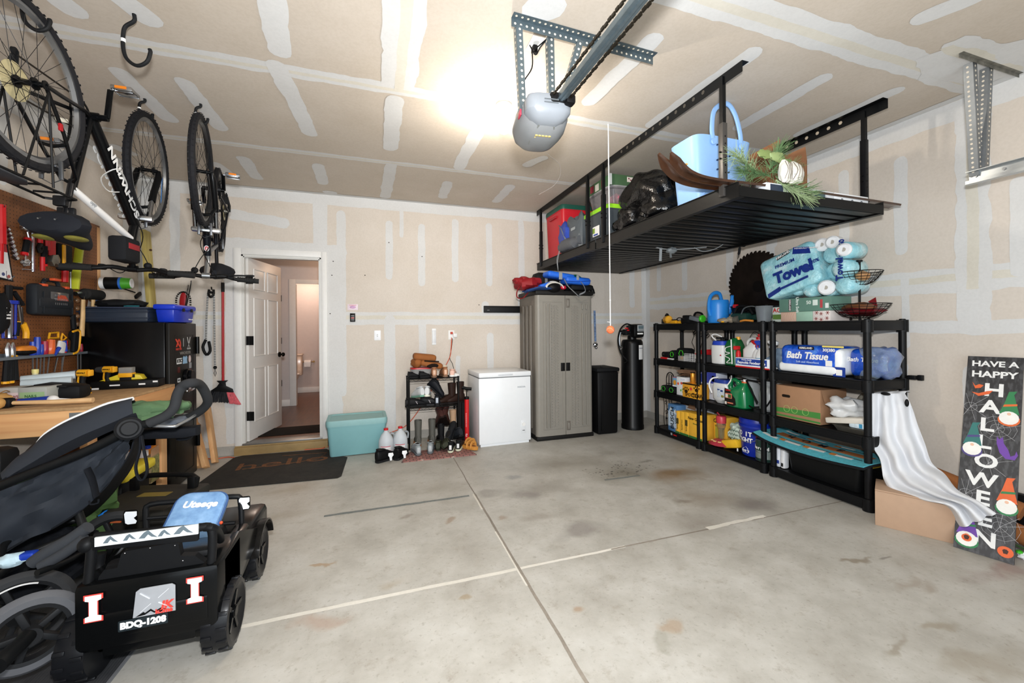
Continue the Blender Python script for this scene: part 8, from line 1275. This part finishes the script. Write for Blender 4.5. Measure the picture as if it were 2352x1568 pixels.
T_=Matrix.Translation(-t.location)@F_(330,1428);part(t,'number_plate',M('20282c',.5),lambda m:m.prism(rrect(.155,.040,.003,2),.002,T_));text('BDQ-1208',.032,WHT,T_@Matrix.Translation((0,0,.003)),t,'plate_lettering',bold=.06,sx=1.0)
wp(t,'side_body',TB,lambda m:(m.b2(-1.05,-.64,2.2,2.42,.14,.30,bev=.02),m.b2(-.70,-.63,2.1,2.42,.16,.37,bev=.02),m.b2(-1.06,-.63,2.40,2.78,.16,.33,bev=.03),m.prism([(2.0,.40),(2.2,.42),(2.42,.33),(2.5,.30),(2.45,.22),(2.2,.18),(2.0,.2)],.03,frame((-.645,0,0),(0,1,0),(0,0,1)),bev=.005),m.prism([(2.0,.40),(2.2,.42),(2.42,.33),(2.5,.30),(2.45,.22),(2.2,.18),(2.0,.2)],.03,frame((-1.075,0,0),(0,1,0),(0,0,1)),bev=.005)))
wp(t,'fender',TBR,lambda m:[m.sheet(lambda u,v,c=c:V((x0+.11*v,c+.165*math.cos(PI*(.08+.84*u)),.135+.165*math.sin(PI*(.08+.84*u)))),14,2,.008)for c in(2.57,)for x0 in(-.70,-1.12)])
wp(t,'windshield_frame',TB2,lambda m:(m.tube([at(338,1235,y=2.42),at(335,1180,y=2.44),at(345,1158,y=2.45),at(420,1150,y=2.46),at(535,1140,y=2.46),at(552,1150,y=2.46),at(556,1215,y=2.44)],.013,10,smooth=3),m.tube([at(338,1215,y=2.43),at(540,1200,y=2.44)],.010,8),m.tube([at(338,1190,y=2.43),at(400,1185,y=2.44)],.008,8),m.cyl((-.78,2.36,.34),(-.78,2.42,.33),.05,n=20)))
for a,b,y in((300,1188,2.42),(561,1155,2.46)):mr=wp(t,'mirror',TB,lambda m:m.box(at(a,b,y=y),(.055,.02,.07),bev=.008));wp(t,'mirror_glass',M('e9eef3',.3,0),lambda m:m.prism([(-.02,-.024),(-.010,-.031),(.02,-.031),(.024,-.02),(.012,-.004),(.024,.006),(.024,.026),(-.018,.030),(-.024,.02)],.002,frame(at(a,b,y=y-.011),(1,0,0),(0,0,1))))  # mirror glass is diffuse white: its bright reflection is put into the colour
wp(t,'seat',TB2,lambda m:(m.b2(-1.03,-.66,2.0,2.35,.24,.29,bev=.02),m.b2(-1.03,-.66,2.02,2.08,.28,.44,bev=.02)));wp(t,'headlight_strip',M('d8dadd',.2,.5),lambda m:m.bar(at(556,1250,y=2.4),at(548,1275,y=2.36),.02,.006))
wp(t,'warning_light',M('d8502a',.4),lambda m:m.ball(at(508,1200,y=2.3),.008,8,6))
for x,y in((-.635,2.06),(-.655,2.57),(-1.09,2.06),(-1.09,2.57)):
 def f(m):
  s_=1 if x>-.8 else-1;m.lathe([(.05,-.045),(.10,-.05),(.128,-.045),(.133,-.03),(.133,.03),(.128,.045),(.11,.048),(.085,.035),(.05,.03)],(x,y,.135),36,(s_,0,0))
  for k in range(30):a=2*PI*k/30;m.box((0,0,0),(.036,.016,.010),T=Matrix.Translation((x,y,.135))@Matrix.Rotation(a,4,'X')@Matrix.Translation((.026 if k%2 else-.026,0,.132)),bev=.002)
 w=wp(t,'wheel',M('141518',.35,coat=.2),f);s_=1 if x>-.8 else-1
 wp(t,'wheel_hub',TB,lambda m:(m.cyl((x,y,.135),(x+s_*.045,y,.135),.025,n=18,bev=.005),[m.bar((x+s_*.03,y,.135),(x+s_*.036,y+.085*math.cos(a),.135+.085*math.sin(a)),.018,.010,up=(1,0,0))for a in[2*PI*k/5 for k in range(5)]]))
t=thing('backpack','denim blue children backpack with white lettering standing in the toy truck','backpack',(-.85,2.3,.3))
TL_,TR_,BL_,BR_=at(388,1128,y=2.44),at(520,1122,y=2.44),at(358,1290,y=2.14),at(472,1300,y=2.14);c=(TL_+TR_+BL_+BR_)/4-t.location;wd=((TR_-TL_).length+(BR_-BL_).length)/2;ht_=(TL_-BL_).length;T_=frame(c,TR_-TL_,TL_-BL_)
s=N('denim');s.l(s.ramp(s.noise(14,4),[(.3,lin('5f88b8')),(.6,lin('86add6')),(.8,lin('a9c8e6'))]),s.b.inputs['Base Color']);s.b.inputs['Roughness'].default_value=.8;s.bump(s.noise(200,3),.2)
part(t,'bag_body',s.m,lambda m:m.prism(rrect(wd,ht_,.055,6),.07,T_@Matrix.Translation((0,0,-.07)),bev=.02));part(t,'zip_band',M('3a5a8c',.7),lambda m:m.tube([T_@V((x,y,-.02))for x,y in rrect(wd*1.005,ht_*1.005,.055,6)],.006,6,closed=True));part(t,'carry_loop',M('1b3f8f',.7),lambda m:m.tube([T_@V(p)for p in((-.04,ht_/2,-.05),(-.03,ht_/2+.02,-.06),(.02,ht_/2+.02,-.06),(.03,ht_/2,-.05))],.010,8,smooth=3));text('Uteeqe',.048,WHT,T_@Matrix.Translation((.005,.105,.0015)),t,'white_lettering',bold=.05,shear=.15)
FAB=M('252a32',.75,bump=.15);FAB2=M('14161b',.8,bump=.15);TUB=M('121314',.45);FOAM=M('2c2d2f',.8,bump=.2);Y0,Y1=2.36,2.86
t=thing('stroller','dark navy and black baby stroller with white piping, leaning in the left foreground','stroller',(-1.45,2.4,0))
def tbs(m,pts,r,y=Y0,sm_=4,n=12,flat=1):m.tube([at(p[0],p[1],y=y+(p[2]if len(p)>2 else 0))for p in pts],r,n,smooth=sm_,flat=flat)
wp(t,'push_handle',FOAM,lambda m:(tbs(m,[(342,972),(380,955),(400,935),(408,905),(420,886),(440,879),(460,884,.12),(476,912,.2),(474,930,.25),(450,950,.3),(415,965,.35)],.022)))
wp(t,'frame_tube',TUB,lambda m:(tbs(m,[(345,971),(300,985),(200,1035),(100,1075),(0,1115),(-80,1150)],.020),tbs(m,[(330,990,.48),(200,1060,.48),(60,1120,.48),(-60,1160,.48)],.018),tbs(m,[(150,1110,.2),(170,1150,.15),(192,1212,.1)],.017),tbs(m,[(195,1215,.1),(60,1275,.0),(0,1320,0)],.014),tbs(m,[(0,1290,0),(20,1240,.1),(120,1200,.2),(195,1195,.25)],.013),tbs(m,[(85,1315,-.2),(150,1290,-.1),(200,1262,0)],.012)))
wp(t,'hinge_disc',M('17181a',.6),lambda m:(m.cyl(at(297,984,y=Y0-.04),at(297,984,y=Y0+.03),.052,n=28,bev=.01),m.cyl(at(297,984,y=Y0-.05),at(297,984,y=Y0-.03),.034,n=24,bev=.006)))
def sheetpx(A,B,ya,yb,bulge=0,th=.006,nu=28,nv=8,wr=0):
 a=spline([at(p[0],p[1],y=ya)for p in A],6);b=spline([at(p[0],p[1],y=yb)for p in B],6)
 def g(u,v):
  i=u*(len(a)-1);k=min(len(a)-2,int(i));j=u*(len(b)-1);l_=min(len(b)-2,int(j));p=a[k].lerp(a[k+1],i-k);q=b[l_].lerp(b[l_+1],j-l_);r=p.lerp(q,v)
  return r+V((0,-.4,1)).normalized()*bulge*math.sin(PI*v)+V((0,-1,.2))*wr*noise.noise(V((u*6,v*5,3)))
 return lambda m:m.sheet(g,nu,nv,th)
PIPE=[(306,918),(250,930),(200,950),(150,972),(105,1000),(80,1030),(55,1048)]
wp(t,'canopy',FAB,sheetpx([(306,950),(250,975),(190,1000),(130,1030),(80,1060),(30,1090),(10,1105)],PIPE+[(10,1095)],Y0+.0,Y0+.10,.03));wp(t,'canopy_top',FAB2,sheetpx(PIPE+[(10,1095)],[(318,930),(250,940),(190,962),(130,990),(80,1020),(40,1060),(0,1105)],Y0+.10,Y1-.02,.0))
wp(t,'white_piping',WHT,lambda m:(tbs(m,[(p[0],p[1]-3)for p in PIPE],.009,Y0+.088,4,8),tbs(m,[(48,1056),(28,1078),(12,1098)],.009,Y0+.08,3,8),m.bar(at(110,1008,y=Y0+.055),at(135,994,y=Y0+.06),.012,.004,up=(0,1,0),bev=.003)))
wp(t,'seat_fabric',FAB,sheetpx([(320,985),(270,1000),(200,1035),(120,1075),(40,1110),(-40,1150)],[(285,1060),(250,1110),(190,1170),(120,1215),(60,1240),(-20,1290)],Y0+.03,Y0+.10,.03,wr=.04,nu=40,nv=12));wp(t,'seat_side',FAB2,sheetpx([(320,985),(300,1040),(250,1110),(190,1170),(120,1215),(60,1240),(-20,1290)],[(330,1000),(310,1060),(270,1120),(210,1180),(140,1215),(80,1230),(0,1270)],Y0+.10,Y1,.0,wr=.03))
wp(t,'canopy_trim',FAB2,sheetpx([(310,948),(250,972),(190,998),(130,1030),(70,1062),(10,1100),(-40,1130)],[(318,968),(250,992),(190,1022),(130,1052),(70,1085),(10,1112),(-40,1145)],Y0-.0,Y0+.01,.012))
wp(t,'cup_tray_rim',M('a9abad',.3,.7),lambda m:tbs(m,[(332,977,.05),(395,979,.05),(412,974,.1),(447,954,.25),(440,951,.4),(400,953,.45),(360,965,.3)],.007,Y0));wp(t,'cup_tray_pouch',FAB2,lambda m:(m.prism([(0,0),(.26,.0),(.26,-.05),(.20,-.06),(.02,-.05)],.08,frame(at(333,982,y=Y0+.35),(1,0,0),(0,0,1)),bev=.02),m.box(at(425,998,y=Y0+.4),(.07,.08,.06),bev=.02)))
wp(t,'blanket',M('5a606a',.9,bump=.4),lambda m:(m.ball(at(395,966,y=Y0+.3),(.09,.08,.022),18,10,jit=.4),m.ball(at(300,958,y=Y0+.2),(.05,.05,.02),14,8,jit=.4)))
wp(t,'hanging_strap',FAB2,lambda m:(tbs(m,[(322,985),(322,1030),(312,1070),(318,1098),(330,1100),(338,1075),(330,1030),(325,1000)],.010,Y0+.02,4,8,.5),tbs(m,[(200,1075),(212,1100),(222,1140)],.022,Y0,3,8,.3),tbs(m,[(205,1150),(208,1158),(225,1155),(226,1146)],.004,Y0,2,6)))
wp(t,'storage_basket',FAB2,sheetpx([(200,1205),(150,1235),(90,1290),(40,1330),(0,1345)],[(230,1225),(215,1290),(170,1330),(100,1370),(0,1400)],Y0+.05,Y0+.15,.0,wr=.05));wp(t,'basket_far_side',FAB2,sheetpx([(190,1205),(120,1215),(60,1230),(0,1260)],[(200,1260),(130,1290),(60,1320),(0,1350)],Y1-.1,Y1-.2,.0,wr=.05))
wp(t,'padded_arm',M('34373c',.85,bump=.4),lambda m:(tbs(m,[(203,1210),(160,1240),(110,1268),(75,1292)],.026,Y0-.12),tbs(m,[(195,1235),(150,1268),(95,1300)],.022,Y0-.14)))
for nm,c,r,ax_,tw in(('wheel',at(70,1453,d=1.50),.132,V((-.5,.86,.0)),.026),('wheel',at(42,1410,d=1.69),.158,V((-.5,.86,0)),.024),('wheel',V((-1.42,2.89,.175)),.150,V((-.15,1,0)),.022)):
 ax_.normalize();w=wp(t,nm,M('55565a' if r<.14 else '2e2f31',.7,bump=.15),lambda m:m.lathe([(r-tw,-tw*.8),(r-.004,-tw*.8),(r+.010,-tw*.3),(r+.013,0),(r+.010,tw*.3),(r-.004,tw*.8),(r-tw,tw*.8)],c,44,ax_))
 wp(t,'wheel_rim',M('1e1f21',.5),lambda m:(m.lathe([(r-tw-.014,-tw*.7),(r-tw+.002,-tw*.8),(r-tw+.002,tw*.8),(r-tw-.014,tw*.7),(r-tw-.014,-tw*.7)],c,44,ax_),[m.bar(c,c+Matrix.Rotation(2*PI*k/5,4,ax_)@(V((0,0,1)).cross(ax_).normalized()*(r-tw-.006)),.022,.03,up=ax_,bev=.005)for k in range(5)],m.cyl(c-ax_*.04,c+ax_*.03,.032,n=20)))
 if r>.155:wp(t,'reflective_strip',WHT,lambda m:m.tube([c-ax_*.022+Matrix.Rotation(a,4,ax_)@V((0,0,r-.032))for a in[R(-40+6*i)for i in range(12)]],.0035,6))
c=at(70,1453,d=1.50);wp(t,'axle',TUB,lambda m:m.tube([c,at(45,1480,d=1.42),at(-10,1530,d=1.34)],[.026,.024,.03],16))
t=thing('wipes_pack','white and blue pack of wipes in the stroller basket','packet',at(42,1283,y=Y0-.02));part(t,'pack_body',M('c9e3ee',.3,coat=.3,var=.1),lambda m:m.ball((-.02,0,0),(.055,.03,.028),18,10,jit=.3));part(t,'blue_end',M('1e3fae',.3),lambda m:m.box((.035,0,.01),(.05,.04,.03),bev=.008))
t=thing('green_cloth','sage green knitted cloth stuffed by the stroller handle','cloth',at(335,945,y=2.62));part(t,'cloth',M('4f6b4a',.9,bump=.5),lambda m:(m.ball((0,0,0),(.13,.08,.055),22,14,jit=.5,seed=5),m.ball((.11,.05,.01),(.07,.06,.035),16,10,jit=.5,seed=2)))
t=thing('green_fabric','olive green fabric bag hanging behind the stroller at the left','bag',(-1.75,2.92,0));part(t,'fabric',M('3f5a2c',.8,bump=.3),lambda m:(m.ball((-.05,.0,.46),(.38,.05,.16),24,16,jit=.3,seed=2,p=.6),m.ball((-.05,0,.20),(.36,.05,.18),24,16,jit=.3,seed=7,p=.6)))
t=thing('tool_chest','dusty black tool chest with a carry handle and orange stripe behind the toy truck','tool chest',(-1.36,3.10,0),R(-14));DK=M('26241f',.6,var=.15,scale=7)
part(t,'chest_body',DK,lambda m:m.b2(-.20,.24,-.20,.20,0,.27,bev=.02));part(t,'lid',M('2c2a26',.6,var=.15,scale=7),lambda m:m.box((.02,0,.30),(.46,.42,.07),bev=.025));part(t,'carry_handle',BLACK,lambda m:(m.tube([(-.17,.12,.33),(-.16,.13,.41),(.18,.13,.41),(.20,.12,.33)],.016,10,smooth=3),m.box((-.16,.11,.36),(.05,.03,.10),bev=.01),m.box((.19,.11,.36),(.05,.03,.10),bev=.01)));part(t,'orange_stripe',M('c9673a',.5),lambda m:m.b2(-.19,.02,-.214,-.205,.27,.283));part(t,'label',M('7d6b32',.5),lambda m:m.box((.03,.02,.336),(.17,.06,.003)));part(t,'yellow_latch',M('c9a030',.5),lambda m:(m.box((.05,-.205,.17),(.06,.012,.05),bev=.004),m.box((.10,-.205,.10),(.05,.012,.03),bev=.004)))
t=thing('storage_case','bright yellow topped black case under the workbench','case',(-1.78,3.42,.22));part(t,'case_body',BLACK,lambda m:m.b2(-.2,.22,-.16,.18,0,.17,bev=.02));part(t,'yellow_lid',M('e3cf3a',.35),lambda m:(m.b2(-.22,.24,-.18,-.09,.16,.22,bev=.02),m.b2(-.22,.24,.11,.20,.16,.22,bev=.02),m.b2(.15,.25,-.18,.20,.16,.225,bev=.02)));part(t,'carry_handle',BLK2,lambda m:m.box((.0,.0,.20),(.26,.06,.05),bev=.02));part(t,'orange_tab',M('d8602a',.5),lambda m:m.box((-.12,-.07,.20),(.07,.03,.03),bev=.004))
t=thing('propane_torch','blue topped propane torch cylinder standing by the tool chest','gas cylinder',(-1.50,2.96,.27));part(t,'cylinder',M('1d2c3a',.4),lambda m:m.cyl((0,0,-.27),(0,0,.03),.042,n=24));part(t,'blue_shoulder',M('1f78d0',.35),lambda m:m.lathe([(.043,.03),(.046,.04),(.044,.06),(.02,.078),(0,.08)],n=24));part(t,'torch_head',M('a8843a',.35,.8),lambda m:m.cyl((0,0,.08),(0,0,.11),.014,n=12));part(t,'knob',BLACK,lambda m:(m.ball((0,0,.135),(.025,.02,.022),12,8),m.tube([(0,0,.14),(-.01,0,.19)],.006,6)));text('BERNZOMATIC',.014,M('d9b9a0',.5),frame((0,-.0435,.0),(1,0,0),(0,0,1)),t,'brand_lettering',bold=.04)
t=carton('snack_box','orange and white cardboard box on the shelf under the bench end','box',(-1.72,3.84,.22),(.14,.14,.24),R(4),'d8862e',face='y',bands=((0,.88,1,.24,'e6e3e6'),(0,.55,.9,.12,'e6e3e6')));part(t,'blue_cap',M('1e3fae',.4),lambda m:m.cyl((.05,-.03,.24),(.05,-.03,.26),.02,n=14))
t=carton('cereal_box','colourful printed cardboard box beside the bench leg','box',(-1.625,3.77,.22),(.045,.12,.20),R(0),'8a7a5a',face='y');part(t,'printed_picture',M('7d7a4c',.5,var=.6,scale=40),lambda m:m.b2(.0228,.0238,-.058,.058,.01,.19));part(t,'open_flap',M('b08a6a',.6),lambda m:m.prism([(-.06,0),(.06,0),(.05,.06),(-.055,.055)],.003,frame((.02,0,.2),(0,1,0),(0,0,1))))
t=carton('cardboard_box','brown cardboard box deep under the workbench','box',(-2.02,3.78,.22),(.28,.3,.30),0,'8a5a30',face='y')
t=carton('yellow_box','small yellow boxed tool at the shelf edge under the bench','box',(-1.70,3.62,.22),(.10,.10,.11),0,'d8a22a',face='y',bands=((0,.5,.5,.4,'4a3a1a'),))
t=thing('power_tool_case','black case with a green badge at the left edge below the bench top','case',(-2.05,3.02,.45));part(t,'case_body',BLK2,lambda m:m.b2(-.2,.18,-.16,-.02,0,.29,bev=.04));part(t,'carry_handle',BLK2,lambda m:m.tube([(-.12,-.09,.27),(-.10,-.09,.33),(.05,-.09,.33),(.08,-.09,.27)],.02,10,smooth=3));part(t,'green_badge',M('0f6a3a',.4),lambda m:m.b2(-.08,.04,-.166,-.16,.08,.14));text('95',.045,WHT,frame((-.02,-.167,.11),(1,0,0),(0,0,1)),t,'badge_lettering',bold=.04)
t=thing('crate','dark storage crate under the case at the left end of the bench','crate',(-2.05,3.05,0));part(t,'crate_body',M('1d2320',.6),lambda m:m.b2(-.2,.25,-.12,.1,0,.445,bev=.01))
s=N('ribbed_rubber');tc=s.n('ShaderNodeTexCoord');w=s.n('ShaderNodeTexWave');w.inputs['Scale'].default_value=30;s.l(tc.outputs['Object'],w.inputs[0]);s.tc=tc;s.l(s.ramp(s.noise(9,5),[(.3,lin('26272a')),(.7,lin('3a3b3e'))]),s.b.inputs['Base Color']);s.b.inputs['Roughness'].default_value=.75;s.bump(w.outputs['Fac'],.3,.002)
t=thing('rubber_mat','dark ribbed rubber mat on the floor under the stroller and toy truck','mat',(-1.6,1.9,0));part(t,'mat_body',s.m,lambda m:m.prism([(-.5,-1.1),(.58,-1.1),(.62,1.0),(-.5,1.0)],.006));part(t,'edge_strip',M('707174',.7),lambda m:m.bar((.585,-1.1,.003),(.624,1.0,.003),.012,.007))
# == right side
a=V((3.209,1.829,0));b=V((3.385,1.503,0));d=(b-a).normalized();nrm=V((-d.y,d.x,0));T_=frame((0,0,0),d,V((0,0,1)))
t=thing('long_carton','long sealed brown cardboard box on the floor below the white sheet','box',a);L_=(b-a).length
part(t,'box_body',M('b1937a',.7,var=.03,bump=.03),lambda m:m.box(d*L_/2+nrm*.13+V((0,0,.122)),(L_,.26,.244),rz=math.atan2(d.y,d.x),bev=.003));part(t,'lid_crease',M('8a6645',.7),lambda m:m.bar(V((0,0,.236))-nrm*.001,d*L_+V((0,0,.236))-nrm*.001,.003,.001))
SB=V((3.335,1.492,.002));SX_=V((.05,-.19,0)).normalized();ST=V((3.80,1.535,1.145));T_=frame(SB,SX_,ST-SB);SH_=(ST-SB).length;SWD=.235
t=thing('halloween_sign','tall black wooden sign reading Have a Happy Halloween leaning on the wall','sign',(0,0,0));s=N('black_wood');mp=s.n('ShaderNodeMapping');tc=s.n('ShaderNodeTexCoord');mp.inputs['Scale'].default_value=(60,60,5);s.l(tc.outputs['Object'],mp.inputs[0]);q=s.n('ShaderNodeTexNoise');q.inputs['Scale'].default_value=1;s.l(mp.outputs[0],q.inputs[0]);s.l(s.ramp(q.outputs[0],[(.45,lin('1c1c1f')),(.62,lin('3d3d40'))]),s.b.inputs['Base Color'])
part(t,'board',s.m,lambda m:m.prism([(0,0),(SWD,0),(SWD,SH_),(0,SH_)],.02,T_@Matrix.Translation((0,0,-.02))))
def sg(s_,x,y,sz,**k):text(s_,sz,M('e2e2e0',.6),T_@Matrix.Translation((x*SWD,y*SH_,.0008)),t,'sign_lettering',bold=.03,**k)
sg('HAVE A',.50,.958,.052,sx=1.1);sg('HAPPY',.50,.900,.058,sx=1.1)
for ch,x,y in(('H',.52,.815),('A',.47,.725),('L',.43,.630),('L',.40,.540),('O',.46,.445),('W',.40,.350),('E',.44,.262),('E',.50,.165),('N',.52,.075)):sg(ch,x,y,.115,sx=1.05)
def sh(nm,cc,pts,z=.0012):part(t,nm,M(cc,.6),lambda m:m.prism([(x*SWD,y*SH_)for x,y in pts],.0007,T_@Matrix.Translation((0,0,z))))
def disc(x,y,rx,ry):return[(x+rx*math.cos(a),y+ry*math.sin(a))for a in[PI*i/8 for i in range(16)]]
for x,y,k,hc,h2 in((.80,.70,1,'2e7a4a','d8662e'),(.20,.52,1,'2f6f6a','4a3f7a'),(.84,.27,1,'d8602e','2e7a4a'),(.22,.075,1.1,'6a3f9c','2e7a4a')):
 sh('gnome_hat',hc,[(x-.17*k,y),(x-.08*k,y+.06),(x-.02,y+.115),(x+.12*k,y+.12),(x+.07*k,y+.10),(x+.12*k,y+.05),(x+.17*k,y)],.0016);sh('hat_stripe',h2,[(x-.11*k,y+.035),(x+.13*k,y+.045),(x+.13*k,y+.055),(x-.09*k,y+.047)],.0022);sh('coat',h2,disc(x,y-.03,.19*k,.032),.0010);sh('gnome_beard','e6e4de',disc(x,y-.02,.17*k,.034),.0026);sh('gnome_nose','e0b59a',disc(x,y,.035,.007),.0032)
sh('cat','6a3f9c',[(.62,.545),(.62,.58),(.66,.567),(.72,.58),(.74,.55),(.82,.52),(.86,.49),(.93,.50),(.95,.52),(.98,.50),(.93,.475),(.78,.475),(.68,.50)],.0018);sh('bat','d8602e',[(.12,.855),(.18,.835),(.25,.845),(.33,.84),(.28,.825),(.18,.82)]);sh('bat','d8602e',[(.12,.80),(.25,.795),(.40,.81),(.50,.815),(.44,.795),(.25,.78)])
for x,y,r in((.86,.045,.13),(.22,.06,.09)):sh('pumpkin','d8602e',disc(x,y,r,r*.19),.0034);sh('pumpkin_face','3a1c10',[(x-.05,y+.006),(x-.02,y+.012),(x+.02,y+.012),(x+.05,y+.006),(x+.03,y-.008),(x-.03,y-.008)],.0042)
part(t,'cobweb',M('b9b9bb',.6),lambda m:[(m.tube([T_@V(((x+dx*q)*SWD,(y+dy*q)*SH_,.001))for q in(0,1)],.0007,3))for x,y in((.12,.72),(.62,.62),(.15,.27),(.75,.15),(.5,.44))for dx,dy in((.4,.03),(.3,.06),(-.1,.07),(-.12,-.05),(.3,-.05),(.1,-.07),(.05,.08))]+[m.tube([T_@V(((x+.35*q*math.cos(a))*SWD,(y+.065*q*math.sin(a))*SH_,.001))for a in[PI*i/5 for i in range(10)]],.0006,3,closed=True)for x,y in((.12,.72),(.62,.62),(.15,.27),(.75,.15))for q in(.35,.65,.95)if x>.3 or q<.4])
LE=[(2000,903,3.47),(2001,960,3.46),(2004,1020,3.45),(2022,1055,3.43),(2030,1095,3.40),(2052,1128,3.36),(2110,1148,3.33),(2170,1162,3.345),(2200,1212,3.37)];RE=[(2078,905,3.66),(2095,935,3.64),(2108,975,3.62),(2125,1020,3.60),(2140,1062,3.57),(2170,1090,3.52),(2198,1125,3.46),(2245,1150,3.42),(2286,1178,3.40)]
le=spline([at(a,b,x=c)for a,b,c in LE],6);re_=spline([at(a,b,x=c)for a,b,c in RE],6)
t=thing('white_sheet','white ghost costume sheet draped from the shelf over the long box','sheet',(0,0,0));n_=len(le)-1
def gs(u,v):i=v*n_;k=min(n_-1,int(i));p=le[k].lerp(le[k+1],i-k);q=re_[k].lerp(re_[k+1],i-k);w=.012+.022*min(1,v*2);return p.lerp(q,u)+V((-1,-.5,.2))*(w*math.sin(u*17+2.2*math.sin(v*5))+.03*math.sin(PI*u)+.012*noise.noise(V((u*8,v*9,0))))
part(t,'cloth',M('d9dbdf',.8,var=.02),lambda m:m.sheet(gs,60,60,.004),60)
part(t,'cloth_top',M('d9dbdf',.8,var=.02),lambda m:m.sheet(lambda u,v:V(gs(u,0)).lerp(at(2040+50*u,902-4*u,x=3.76),v)+V((0,0,.012*math.sin(PI*v))),30,8,.004),60)
for a,b in(((2034,904),12),((2083,925),9)):part(t,'eye_patch',BLACK,lambda m:m.ball(at(a[0],a[1],x=3.47 if b==12 else 3.60),(.012,.03 if b==12 else .012,.012 if b==12 else .028),14,8))
t=thing('coir_mat_roll','rolled brown coir doormat behind the white sheet','mat',(3.66,1.62,0));CO=M('9c6236',.95,bump=.6,bscale=260);part(t,'roll',CO,lambda m:m.tube([(-.02,.28,.36),(.04,-.28,.22)],.055,18));part(t,'green_edge',M('2f4a24',.9),lambda m:m.tube([(-.075,.26,.33),(-.02,-.26,.20)],.006,6))
t=thing('coir_mat_roll','rolled brown coir doormat standing at the right edge behind the sign','mat',(3.55,1.27,0));part(t,'roll',CO,lambda m:m.lathe([(.03,-.3),(.055,-.3),(.055,.12),(.03,.12),(.03,-.3)],(.06,-.02,.10),22,(-.2,-.98,-.12)));part(t,'dark_hollow',BLACK,lambda m:m.cyl((.03,-.13,.085),(.032,-.12,.087),.028,n=18));part(t,'green_edge',M('2f4a24',.9),lambda m:m.tube([(.0,.25,.09),(-.02,-.10,.05)],.006,6))
t=thing('black_board','flat black panel with a white tag leaning behind the Halloween sign','panel',(3.78,1.45,0));part(t,'panel',BLACK,lambda m:m.b2(-.0,.05,-.7,.42,.02,.30,bev=.005));part(t,'white_tag',WHT,lambda m:m.box((.02,.28,.302),(.03,.08,.002)))
t=thing('plastic_flower','small green and white artificial flower at the right edge of the floor','flower',at(2348,1283,z=0));part(t,'petals',WHT,lambda m:m.ball((0,0,.02),(.02,.02,.018),12,8,jit=.6));part(t,'leaf',GRN,lambda m:m.ball((.0,.01,.035),(.02,.015,.01),10,6,jit=.3))
